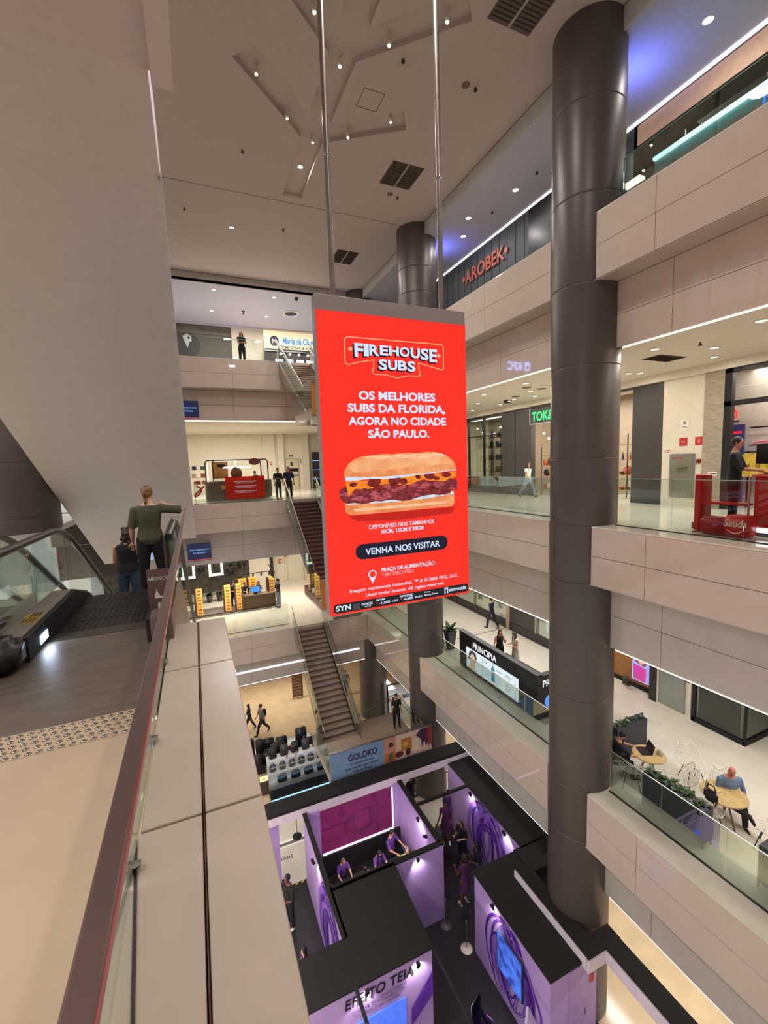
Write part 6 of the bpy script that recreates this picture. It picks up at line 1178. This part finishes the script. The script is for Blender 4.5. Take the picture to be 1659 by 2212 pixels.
B().box(1.2, 28.3, -6.55, 4.25, 28.34, -6.51).box(4.22, 27.6, -6.55, 4.26, 30.5, -6.51).build('rail', BLACK, tr_)
for x in (3.0, 3.5, 4.0): B().cyl((x, 28.32, -6.55), (x-.05, 28.25, -6.75), .05).build('spot', BLACK, tr_)
kk = thing('sunglasses_kiosk', 'brown sunglasses kiosk with lit wooden display towers on the far first gallery', 'kiosk', (1.5, 28.2, L1))
GOLD = M('lit_wood_display', (236, 176, 84), .5, emit=.55, rgb2=(216, 150, 60), scale=6)
B().rbox((3.25, 27.85, L1+.45), 1.9, .5, .9, .02).build('counter', KBR, kk); B().box(2.3, 27.55, L1+.88, 4.25, 28.1, L1+.92).build('worktop', M('kiosk_top'), kk); B().box(2.2, 27.55, L1+.05, 2.3, 28.6, L1+1.0).box(-1.9, 27.5, L1, 2.2, 27.62, L1+.12).build('panel', KBR, kk); B().box(-1.9, 27.4, L1, 4.4, 29.2, L1+.02).build('mat', M('kiosk_mat', (120, 112, 104), .3), kk)
tow = [(-1.55, 27.75, .34), (-.95, 27.75, .28), (-.25, 27.75, .34), (1.35, 27.75, .34), (2.0, 27.75, .30), (2.35, 28.9, .5), (3.0, 29.0, .5), (4.05, 28.0, .30), (4.05, 28.5, .30)]
gl_cols = [M('lens_black', (20, 20, 22), .15), M('lens_amber', (120, 70, 30), .2), M('lens_smoke', (60, 58, 66), .15)]
for i, (x, y, w) in enumerate(tow):
    tw = B().box(x-w/2, y, L1+.1, x+w/2, y+.1, L1+1.72).build('display_tower', GOLD, kk)
    B().box(x-w/2-.1, y-.02, L1+.05, x-w/2, y+.14, L1+1.7).build('tower_side', M('tower_brown', (70, 52, 40), .5), tw)
k_ = 0
for i, (x, y, w) in enumerate(tow):
    for j in range(8):
        z_ = L1+.25+j*.19
        o = B().ball((x-.055, y-.04, z_), .045, .012, .035, 8, 6).ball((x+.055, y-.04, z_), .045, .012, .035, 8, 6).box(x-.02, y-.045, z_+.005, x+.02, y-.035, z_+.015).build('sunglasses', gl_cols[(i+j) % 3], loc=(x, y-.04, z_)); k_ += 1
        tag(o, 'pair of sunglasses on the kiosk towers, tower %s from the left, row %s from below' % (ORD[i], ORD[j]), 'sunglasses', 'sunglasses on display')
mn = thing('monitor', 'bright blue monitor on the sunglasses kiosk counter', 'monitor', (3.0, 27.8, L1+.92)); B().rbox((3.0, 27.8, L1+1.22), .62, .05, .38, .01).build('casing', BLACK, mn); B().box(2.71, 27.765, L1+1.05, 3.29, 27.775, L1+1.39).build('display', M('monitor_blue', (70, 150, 240), emit=1.1, vary=.05), mn); B().box(2.9, 27.75, L1+.92, 3.1, 27.95, L1+1.03).build('foot', BLACK, mn)
area_lamp('kiosk_lamp', (1.0, 27.2, -6.7), 2.5, 45, WARM, size_y=.3)
for x in (2.9, 3.9): downlight(x, 27.2, L1+.03, .05, 'small floor spot in front of the sunglasses kiosk, %s' % ('left' if x < 3.4 else 'right'), None, power=False)
# ---------------------------------------------------------------- ground floor, far side
S(B().box(2.0, 31.9, L0, 8.6, 32.0, L0+.5), 'trim_13', M('dark_plinth'))
lr = thing('slatted_rack', 'brown slatted rack standing on the ground floor behind the lowest stairs', 'rack', (5.5, 28.5, L0))
for i in range(9): B().box(5.05, 28.4, L0+.15+i*.2, 5.75, 28.5, L0+.28+i*.2).build('slat', M('rack_brown', (120, 82, 58), .5), lr)
B().box(5.05, 28.5, L0, 5.12, 28.56, L0+2).box(5.68, 28.5, L0, 5.75, 28.56, L0+2).build('post', M('rack_brown'), lr)
gk = thing('white_stand', 'white open-framed sales stand beyond the stair landing on the ground floor', 'stand', (10.4, 23.5, L0))
B().box(9.8, 23.2, L0, 9.86, 25.2, L0+2.3).build('side', M('stand_white', (222, 220, 222), .4), gk); B().box(9.8, 23.2, L0+1.0, 11.6, 25.2, L0+1.04).box(9.8, 23.2, L0, 11.6, 23.26, L0+1.0).build('counter', M('stand_white'), gk)
for a in ((9.83, 23.23), (11.57, 23.23), (11.57, 25.17)): B().box(a[0]-.03, a[1]-.03, L0, a[0]+.03, a[1]+.03, L0+2.3).build('post', BLACK, gk)
B().box(9.8, 23.2, L0+2.26, 11.6, 23.26, L0+2.32).box(9.8, 25.14, L0+2.26, 11.6, 25.2, L0+2.32).box(11.54, 23.2, L0+2.26, 11.6, 25.2, L0+2.32).box(10.6, 23.2, L0+2.26, 10.66, 25.2, L0+2.3).build('top_rail', BLACK, gk); B().box(9.95, 23.6, L0+1.75, 10.5, 24.8, L0+1.8).build('light_panel', LEDW, gk)
for i in range(6): tag(B().rbox((10.1+.25*i, 23.6, L0+1.12), .16, .2, .16, .03).build('display_box', GC[(i*3) % 8], loc=(10.1+.25*i, 23.6, L0+1.04)), '%s box on the white stand counter, %s from the left' % (GNAME[(i*3) % 8], ORD[i]), 'box', 'boxes on the white stand')
# luggage kiosk
lk = thing('luggage_kiosk', 'white stepped luggage display with glass front and blue light strip', 'kiosk', (3.7, 21, L0))
for y0, y1, z_ in ((20.35, 20.75, L0+.28), (20.75, 21.2, L0+.62), (21.2, 21.7, L0+1.0)): B().box(2.3, y0, L0+.02, 5.2, y1, z_).build('step', M('stand_white'), lk)
B().box(2.2, 19.6, L0, 5.3, 20.35, L0+.12).build('black_plinth', KB, lk); B().box(2.2, 19.56, L0+.12, 5.3, 19.62, L0+.17).build('light_strip', M('icy_blue_led', (150, 200, 250), emit=1.6, vary=0), lk)
for x0, x1 in ((2.25, 3.72), (3.74, 5.2)): B().box(x0, 20.3, L0+.15, x1, 20.31, L0+1.25).build('glass_pane', SHOPG, lk)
B().box(5.2, 19.7, L0+.15, 5.22, 22.5, L0+1.3).build('glass_pane', SHOPG, lk); B().box(2.2, 20.29, L0+1.25, 5.25, 20.32, L0+1.28).build('glass_rail', STEEL, lk); B().box(1.75, 20.2, L0+.1, 2.2, 20.25, L0+.9).build('panel', M('lug_brown', (60, 48, 44), .5), lk); B().box(1.8, 20.18, L0+.82, 2.18, 20.2, L0+1.08).build('name_plate', M('lit_name_plate', (240, 220, 160), emit=.8, vary=0), lk); lettering('sestini', (1.99, 20.175, L0+.92), X_, Z_, .1, MATTB, lk)
area_lamp('kiosk_lamp', (3.7, 20.0, L0+2.6), 2.6, 26, (.95, .96, 1), size_y=.3)
SUIT = [M('suitcase_black', (34, 33, 36), .4), M('suitcase_navy', (34, 36, 54), .4), M('suitcase_grey', (58, 56, 58), .45)]
def suitcase(x, y, z, w, h, d_, mi, label, group, bag=False):
    t = thing('handbag' if bag else 'suitcase', label, 'bag' if bag else 'suitcase', (x, y, z), group)
    B().rbox((x, y, z+h/2), w, d_, h, .05, seg=3).build('body', SUIT[mi], t)
    if bag: B().tube([(x-w*.25, y, z+h*.9), (x-w*.22, y, z+h*1.25), (x+w*.22, y, z+h*1.25), (x+w*.25, y, z+h*.9)], .014, 6).build('handle', SUIT[mi], t)
    else:
        B().tube([(x-w*.2, y+.05, z+h), (x-w*.2, y+.05, z+h+.12), (x+w*.2, y+.05, z+h+.12), (x+w*.2, y+.05, z+h)], .01, 6).build('handle', STEEL, t)
        rbs = B(); [rbs.box(x-w*.35+i*w*.23, y-d_/2-.008, z+.08, x-w*.35+i*w*.23+.03, y-d_/2+.01, z+h-.08) for i in range(4)]; rbs.build('shell_ribs', SUIT[mi], t)
for i in range(5): suitcase(2.62+i*.56, 21.45, L0+1.0, .38, .56, .24, [0, 2, 0, 2, 0][i], 'dark upright suitcase on the top step of the luggage display, %s from the left' % ORD[i], 'suitcases on the top step')
for i in range(6): suitcase(2.52+i*.48, 20.97, L0+.62, .32, .34, .2, [1, 2, 2, 0, 0, 2][i], 'dark bag on the middle step of the luggage display, %s from the left' % ORD[i], 'bags on the middle step', True)
for i in range(4): suitcase(2.9+i*.66, 20.55, L0+.28, .46, .32, .22, [2, 1, 0, 0][i], 'dark holdall on the lowest step of the luggage display, %s from the left' % ORD[i], 'holdalls on the lowest step', True)
for i, (x, y, w, h) in enumerate(((1.75, 23.3, .34, .7), (2.15, 23.0, .38, .75), (2.65, 23.3, .62, .5), (3.35, 23.2, .62, .45), (3.0, 22.6, .5, .62), (2.45, 22.3, .55, .4), (4.4, 23.0, .6, .8), (4.75, 22.4, .5, .5), (1.9, 21.9, .4, .66), (3.5, 22.3, .6, .35))): suitcase(x, y, L0+.45, w, h, .28, 0, 'black suitcase on the black bench behind the luggage display, %s' % ('far left|second from left|third from left|middle|middle front|left front|far right|right front|left edge|front centre'.split('|')[i]), 'black suitcases on the bench')
bb = thing('black_bench', 'low black bench carrying suitcases behind the luggage display', 'bench', (3.1, 22.8, L0)); B().rbox((3.2, 22.8, L0+.24), 3.7, 1.9, .42, .03).build('top', KB, bb); B().box(1.5, 22.0, L0, 4.9, 23.6, L0+.06).build('base', MATTB, bb)
# ---------------------------------------------------------------- purple event booth on the ground floor
H0 = L0; ZT = L0+2.8
LILAC = M('lilac_wall_print', (186, 156, 210), .5, rgb2=(172, 140, 200), scale=.8); VIOL = M('violet_print', (86, 40, 150), .45, rgb2=(110, 60, 172), scale=5); VIOD = M('deep_violet_print', (66, 26, 124), .45, rgb2=(90, 44, 150), scale=6)
ROOF = M('black_booth_top', (24, 20, 20), .85, vary=.15); CARP = M('black_carpet', (40, 36, 40), .35, vary=.2, scale=30)
bt = thing('event_booth', 'purple and black event booth with open-topped rooms on the ground floor', 'booth', (5.5, 11, L0))
B().box(1.2, 3, L0, 9.15, 15.2, L0+.03).build('carpet', CARP, bt); he = B().box(1.2, 15.1, L0+.03, 9.15, 15.2, L0+.034).build('hazard_edge', MATTB, bt)
for i in range(36): B().prism([(0, 0), (.1, 0), (.16, .08), (.06, .08)], (1.25+i*.22, 15.11, L0+.036), X_, Y_, .002).build('hazard_mark', M('hazard_yellow', (200, 180, 40), .5), he)
def bwall(x0, y0, x1, y1, name='wall_panel', mat=None, z1=None): return B().box(x0, y0, L0+.03, x1, y1, z1 or ZT).build(name, mat or LILAC, bt)
def toplid(x0, y0, x1, y1): return B().box(x0-.02, y0-.02, ZT, x1+.02, y1+.02, ZT+.05).build('wall_cap', ROOF, bt)
# treatment room: left and right walls, back window of magenta film
bws = []
for w in ((2.78, 10.3, 2.9, 15.05), (6.66, 11.86, 6.8, 15.1), (2.9, 11.72, 6.8, 11.86)): bws.append(bwall(*w)); toplid(*w)
bwall(2.9, 14.98, 3.4, 15.1); bwall(6.4, 14.98, 6.66, 15.1)
B().box(3.4, 15.02, L0+.9, 6.4, 15.05, ZT-.1).build('magenta_film', film('magenta_film', (150, 70, 124), .45), bt)
B().box(6.36, 14.97, L0+.95, 6.40, 15.01, ZT-.1).box(3.45, 14.97, L0+.90, 6.38, 15.01, L0+.955).build('led_edge', M('violet_led', (236, 214, 255), emit=2.4, vary=0), bt); B().box(3.4, 14.9, L0, 6.66, 15.1, L0+.9).build('dado', MATTB, bt)
for r_ in (.62, .5):
    B().tube([(4.95+r_*math.cos(a), 14.97, L0+1.75+r_*.8*math.sin(a)) for a in [-.2-i*.25 for i in range(18)]], .012, 4).build('film_logo', M('film_dark', (96, 30, 84), .5), bt)
B().tube([(4.7, 14.97, L0+1.7), (4.8, 14.97, L0+2.2), (5.4, 14.97, L0+2.2), (5.4, 14.97, L0+1.4), (4.8, 14.97, L0+1.45), (4.7, 14.97, L0+1.7)], .012, 4).build('film_logo', M('film_dark'), bt)
B().box(3.2, 13.35, L0+.03, 6.6, 13.9, L0+.78).build('counter', MATTB, bt)
B().box(2.98, 12.0, ZT-.22, 2.99, 12.1, ZT-.1).build('exit_plate', M('sign_red'), bt)
# central block with the black lid
B().box(1.25, 9.1, L0+.03, 4.86, 10.28, ZT-.02).box(2.9, 10.28, L0+.03, 4.98, 11.74, ZT-.02).build('central_block', LILAC, bt)
B().prism([(1.2, 9.08), (4.9, 9.08), (5.0, 11.8), (2.86, 11.8), (2.86, 10.3), (1.2, 10.3)], (0, 0, ZT), X_, Y_, .05).build('black_lid', ROOF, bt)
lettering('EFEITO TEIA', (3.35, 9.075, ZT-.42), X_, Z_, .38, MATTB, bt, bold=.012, shear=.12, sx=.92)
for k_ in range(3): lettering('camadas que transformam a pele em'[:26-3*k_], (3.35, 9.075, ZT-.58-.12*k_), X_, Z_, .13, M('grey_print', (120, 100, 140), .6), bt)
B().box(2.6, 9.06, L0+.7, 4.05, 9.09, ZT-.95).build('video_wall', M('booth_screen', (72, 104, 220), emit=.9, vary=.1), bt); B().prism([(4.2, .9), (4.85, 1.5), (4.85, 2.2), (4.2, 1.4)], (0, 9.07, L0), X_, Z_, .01).build('violet_wedge', VIOL, bt); B().prism([(3.9, .1), (4.4, .9), (4.5, .1)], (0, 9.065, L0), X_, Z_, .01).build('pink_wedge', M('pink_print', (206, 150, 220), .5), bt)
B().box(2.68, 8.2, ZT+.02, 2.76, 9.1, ZT+.08).build('truss_bar', MATTB, bt)
# right-hand blocks with black lids
sw1 = B().box(9.06, 10.5, L0+.03, 9.16, 15.1, ZT).build('swirl_wall', LILAC, bt)
sw2 = B().box(7.14, 7.22, L0+.03, 8.72, 10.42, ZT-.02).build('swirl_wall', LILAC, bt)
B().box(7.1, 7.18, ZT-.02, 8.74, 10.46, ZT+.05).build('black_lid', ROOF, bt); B().box(9.04, 10.44, ZT, 10.6, 15.15, ZT+.05).build('black_lid', ROOF, bt); B().box(8.72, 9.0, L0+.03, 10.4, 10.5, ZT+.05).build('black_block', ROOF, bt)
B().box(7.75, 7.205, L0+.1, 8.6, 7.22, ZT-.1).build('panel_seam', M('lilac_door', (176, 146, 196), .5), bt); B().box(8.45, 7.19, ZT-.75, 8.6, 7.21, ZT-.5).build('exit_plate', M('sign_red'), bt); B().box(8.3, 7.19, L0+1.2, 8.34, 7.21, L0+1.4).build('door_pull', STEEL, bt)
def swirl(par, x, face, y0, z0, s, seed, axis='x'):
    """looping violet ribbons printed on the wall"""
    rr = random.Random(seed)
    for i in range(15):
        cy, cz, ry, rz, t0, t1, w = y0+rr.uniform(-.3, .3)*s, z0+rr.uniform(-.15, .12)*s, s*rr.uniform(.3, .85), s*rr.uniform(.6, 1.2), rr.uniform(-2.4, -.5), rr.uniform(3.0, 5.2), s*rr.uniform(.03, .11)
        a, b_ = [], []
        for k_ in range(22):
            t = t0+(t1-t0)*k_/21; ww = w*math.sin(math.pi*min(.97, max(.06, k_/21)))*(.5+.5*abs(math.cos(t)))
            c, d = math.cos(t), math.sin(t); a.append((cy+(ry+ww)*c, cz+(rz+ww)*d)); b_.append((cy+(ry-ww)*c, cz+(rz-ww)*d))
        vs = []; off = .004+.0015*i
        for (p, q), (p2, q2) in zip(a, b_):
            q, q2 = min(max(q, L0+.05), ZT-.03), min(max(q2, L0+.05), ZT-.03)
            vs += [(x+face*off, p, q), (x+face*off, p2, q2)]
        B().add(vs, [(2*k_, 2*k_+1, 2*k_+3, 2*k_+2) for k_ in range(21)]).build('printed_ribbon', (VIOL, VIOD, M('mid_violet_print', (122, 80, 178), .45, rgb2=(140, 100, 192), scale=5))[i % 3], par)
swirl(sw1, 9.06, -1, 12.3, L0+1.35, 1.2, 3); swirl(sw2, 7.14, -1, 8.75, L0+1.3, 1.15, 8)
lw = bws[0]; swirl(lw, 2.78, -1, 11.8, L0+1.2, 1.3, 5)
sc2 = thing('booth_screen', 'blue picture screen mounted on the violet swirl wall of the booth', 'screen', (7.1, 8.6, L0+1.3)); B().box(7.06, 8.15, L0+1.0, 7.125, 9.2, L0+2.2).build('panel', M('screen_edge', (60, 60, 80), .3), sc2); B().box(7.05, 8.18, L0+1.03, 7.06, 9.17, L0+2.17).build('display', M('screen_blue_art', (76, 120, 232), emit=.8, rgb2=(40, 60, 140), scale=4), sc2)
# beam frame around the booth
WB = M('white_beam_face', (226, 210, 222), .5); fr_ = thing('booth_truss', 'black and white beam frame around the top of the purple booth', 'truss', (5, 15, -12.9))
zb0, zb1 = -12.83, -12.45
def beam(x0, y0, x1, y1, name='beam'): B().box(x0, y0, zb0, x1, y1, zb1).build(name, ROOF, fr_)
beam(.8, 15.08, 10.6, 15.75); B().box(.8, 15.05, zb0-.04, 10.3, 15.085, zb1-.12).build('white_face', WB, fr_)
beam(10.2, 7.75, 10.75, 15.08) if False else beam(10.25, 8.9, 10.7, 15.08); B().box(10.22, 9.3, zb0-.04, 10.255, 15.05, zb1-.12).build('white_face', WB, fr_)
beam(8.18, 7.0, 8.62, 9.75); B().box(8.145, 7.05, zb0-.04, 8.18, 9.75, zb1-.08).build('white_face', WB, fr_)
beam(8.62, 7.0, 9.3, 7.4); B().box(8.145, 6.97, zb0-.04, 8.75, 7.03, zb1-.08).build('white_face', WB, fr_)
beam(8.78, 1.0, 9.28, 7.0); B().box(8.745, 1.0, zb0-.04, 8.78, 7.0, zb1-.08).build('white_face', WB, fr_); beam(8.62, 9.4, 10.3, 9.75)
B().box(6.8, 13.55, -12.8, 9.05, 13.65, -12.72).build('cross_bar', ROOF, fr_); B().box(4.88, 7.2, ZT-.05, 4.94, 9.06, ZT+.05).build('cross_bar', ROOF, fr_)
for x, y in ((1.55, 15.2), (10.25, 15.2)): B().box(x, y, L0+.0, x+.35, y+.35, zb0).build('lilac_post', LILAC, fr_)
tag(B().box(8.9, 15.04, -13.05, 9.3, 15.06, -12.9).build('paper_tag', M('sign_white'), loc=(9.1, 15.05, -13)), 'small white paper hanging from the booth beam before the column', 'paper')
# booth spotlights
def booth_spot(x, y, z, aim, label, power=15):
    t = thing('booth_spotlight', label, 'spotlight', (x, y, z)); d = Vector(aim).normalized(); p = Vector((x, y, z))
    B().obox((x, y, z), .09, .09, .07).build('bracket', BLACK, t); B().tube([p-d*.04, p+d*.14], .045, 10).build('head', BLACK, t); B().tube([p+d*.141, p+d*.146], .038, 10).build('lens', LAMPE, t)
    l = bpy.data.lights.new('booth_spot_lamp', 'SPOT'); l.energy = power*4; l.color = (1, .93, .96); l.spot_size = 1.9; l.spot_blend = .8; l.shadow_soft_size = .04
    o = bpy.data.objects.new('booth_spot_lamp', l); COL.objects.link(o); o.location = p+d*.17; o.rotation_euler = d.to_track_quat('-Z', 'Y').to_euler()
booth_spot(5.62, 11.60, ZT+.06, (0, .35, -1) if False else (.1, .12, -1), 'black spotlight washing the lilac wall facing the camera') if False else None
booth_spot(5.75, 11.55, ZT+.03, (.15, .42, -.8), 'black spotlight washing the lilac wall beside the black lid')
booth_spot(4.35, 8.9, ZT+.05, (.1, .3, -.9), 'black spotlight above the lettered booth wall, right one'); booth_spot(2.95, 8.9, ZT+.05, (-.1, .3, -.9), 'black spotlight above the lettered booth wall, left one')
booth_spot(8.9, 13.2, ZT+.05, (.35, .1, -.9), 'spotlight on the far swirl wall, upper one'); booth_spot(8.9, 11.2, ZT+.05, (.35, -.1, -.9), 'spotlight on the far swirl wall, lower one'); booth_spot(6.98, 9.3, ZT+.05, (.35, .1, -.9), 'spotlight above the blue booth screen')
booth_spot(6.5, 13.0, ZT+.05, (.3, .1, -.9), 'spotlight inside the treatment room by its right wall, upper one'); booth_spot(6.4, 12.2, ZT+.05, (-.2, .9, -.6), 'spotlight inside the treatment room by its right wall, lower one'); booth_spot(2.62, 13.0, ZT+.04, (.4, -.3, -.9), 'spotlight over the left swirl wall of the booth')
area_lamp('booth_room_lamp', (4.8, 13.2, ZT-.1), 1.6, 40, (1, .86, .8), size_y=.6)
# stanchions, chairs, bubble display
def stanchion(x, y, label, base):
    t = thing('queue_post', label, 'queue post', (x, y, L0+.03)); z = L0+.03
    B().lathe((x, y, z), [(.19, 0), (.19, .012), (.06, .03), (.03, .05)], 24).build('base', base, t); B().cyl((x, y, z+.04), (x, y, z+.95), .028).build('post', STEEL, t); B().lathe((x, y, z), [(.035, .9), (.04, .94), (.02, 1.0)], 14).build('cap', STEEL, t)
stanchion(6.93, 10.6, 'steel queue post on a white round base in the booth passage', M('white_base', (236, 226, 214), .4)); stanchion(6.72, 11.5, 'dim grey queue post behind the white-based one', M('dark_base', (90, 84, 84), .4))
B().tube([(6.93, 10.6, L0+.93), (6.85, 11.0, L0+.72), (6.72, 11.5, L0+.93)], .01, 6).build('belt', MATTB, bpy.data.objects['queue_post'])
def clear_chair(x, y, rz, label):
    t = thing('ghost_chair', label, 'chair', (x, y, L0+.03)); m = Matrix.Rotation(rz, 3, 'Z'); g = glass('smoked_violet_acrylic', (170, 140, 190), 1.0); o = Vector((x, y, L0+.03))
    B().obox(o+Vector((0, 0, .45)), .42, .42, .03, rz=rz).build('seat', g, t); B().obox(o+m @ Vector((0, .2, .7)), .40, .03, .48, rz=rz).build('backrest', g, t)
    for a in (-.18, .18):
        for b_ in (-.18, .18): B().cyl(o+m @ Vector((a, b_, 0)), o+m @ Vector((a, b_, .45)), .018, n=8).build('leg', g, t)
    B().tube([o+m @ Vector((-.2, .21, .46)), o+m @ Vector((-.2, .22, .94)), o+m @ Vector((.2, .22, .94)), o+m @ Vector((.2, .21, .46))], .012, 6).build('rim', CHROME, t)
clear_chair(6.1, 8.6, .4, 'shiny violet acrylic chair at the bottom of the booth passage'); 
pd = thing('info_totem', 'white-edged tablet stand at the bottom edge by the swirl wall', 'stand', (6.9, 7.5, L0)); B().obox((6.92, 7.55, L0+1.05), .5, .06, .75, rz=.75, rx=-.5).build('frame', M('totem_white', (226, 214, 232), .4), pd); B().obox((6.90, 7.53, L0+1.085), .40, .02, .6, rz=.75, rx=-.5).build('display', M('booth_screen'), pd); B().cyl((6.95, 7.6, L0), (6.95, 7.6, L0+.9), .04).build('stem', STEEL, pd)
for (x, y) in ((2.9, 17.3), (5.0, 17.6)):
    t = thing('floor_lollipop_sign', 'round dark disc sign on a thin post beyond the booth, %s' % ('left one' if x < 4 else 'behind the magenta film'), 'sign', (x, y, L0)); B().cyl((x, y, L0), (x, y, L0+1.3), .02).build('post', STEEL, t); B().ball((x, y, L0+1.3), .24, .05, .24, 14).build('disc', MATTB, t); B().lathe((x, y, L0), [(.2, 0), (.2, .02), (.02, .03)], 16).build('foot', MATTB, t)
S(B().box(-2, 17.05, L0+.001, 9, 17.2, L0+.004), 'trim_14', M('floor_inlay')); S(B().box(-2, 15.2, L0, 18, 19.5, L0+.0015), 'floor', MARBW)
lettering('(infinito)', (2.05, 16.4, L0+.005), X_, Y_, .28, MATTB, bpy.data.objects['trim_14'])
# print on the stair parapet
lb = low
def pq(pts, mat, name, l=1): return B().prism(pts, (0, 15.97-.002*l, 0), X_, Z_, .002).build(name, mat, par)
par = [c for c in low.children if c.name.startswith('parapet') and 'trim' not in c.name][0]
zl_ = -12.35
lettering('GOLDKO', (5.55, 15.966, zl_+.38), X_, Z_, .38, M('navy_letter', (52, 44, 76), .5), par, bold=.03, sx=.8)
for k_, tx in enumerate(('O momento que', 'todo mundo quer ganhar', 'Loja na Pra\u00e7a')): lettering(tx, (5.5, 15.966, zl_+.18-.17*k_), X_, Z_, .16, M('navy_letter'), par, bold=.008, sx=.95)
pq([(6.5, zl_-.23), (8.78, zl_-.23), (8.78, zl_+.88), (6.5, zl_+.88)], M('print_cream', (214, 184, 166), .55), 'print_ground'); pq([(6.5, zl_-.23), (7.05, zl_-.23), (7.05, zl_+.88), (6.5, zl_+.88)], M('print_salmon', (200, 140, 118), .55), 'print_field', 2); pq([(6.5, zl_-.23), (7.05, zl_-.23), (7.05, zl_+.2), (6.5, zl_+.2)], M('print_terra', (190, 112, 66), .55), 'print_field', 3)
pq([(7.3, zl_+.1), (7.8, zl_+.1), (7.8, zl_+.65), (7.3, zl_+.65)], M('print_ochre', (178, 118, 60), .55), 'print_box', 2); pq([(6.7, zl_+.45), (6.95, zl_+.45), (6.9, zl_+.65), (6.75, zl_+.65)], M('print_maroon', (86, 38, 40), .55), 'print_egg', 4)
for x, z_, rx, rz_, mt in ((7.2, .0, .2, .14, 'print_maroon'), (7.62, .0, .13, .18, 'print_maroon'), (8.0, .2, .16, .26, 'print_pale'), (6.8, .0, .12, .2, 'print_olive'), (7.5, .38, .13, .12, 'print_gold')):
    col = dict(print_pale=(224, 200, 180), print_olive=(96, 92, 60), print_gold=(214, 160, 60)).get(mt, (110, 50, 44)); pq([(x+rx*math.cos(a), zl_+z_+rz_*math.sin(a)) for a in [k_*.5236 for k_ in range(12)]], M(mt, col, .55), 'print_shape', 5)
pq([(8.0, zl_+.62), (8.25, zl_+.86), (8.6, zl_+.86), (8.62, zl_+.2), (8.5, zl_+.0), (8.42, zl_+.3), (8.3, zl_+.0), (8.25, zl_+.4)], M('print_plum', (66, 44, 66), .55), 'print_ribbon', 6); pq([(8.55, zl_+.86), (8.78, zl_+.86), (8.78, zl_-.1), (8.7, zl_+.1), (8.6, zl_-.1)], M('print_crimson', (150, 44, 48), .55), 'print_ribbon', 7)
# mirrored sign across the atrium (its reflection shows in the laminate band)
kf = thing('shop_sign', 'lit white restaurant sign high on the far left, seen only mirrored in the laminate band', 'sign', (-7.7, 30.9, 8.1))
lettering('KFC', (-7.35, 30.9, 7.78), X_, Z_, .95, M('cool_white_letter', (150, 170, 255), emit=16, vary=0), kf, bold=.025, sx=.9); B().box(-9.0, 30.88, 7.75, -8.45, 30.9, 8.5).build('portrait_tile', M('cool_white_letter'), kf); B().prism([(0, 0), (.3, 0), (.25, .4), (.05, .4)], (-8.88, 30.87, 7.85), X_, Z_, .01).build('portrait_print', M('deep_blue_print', (40, 50, 120), .5), kf)
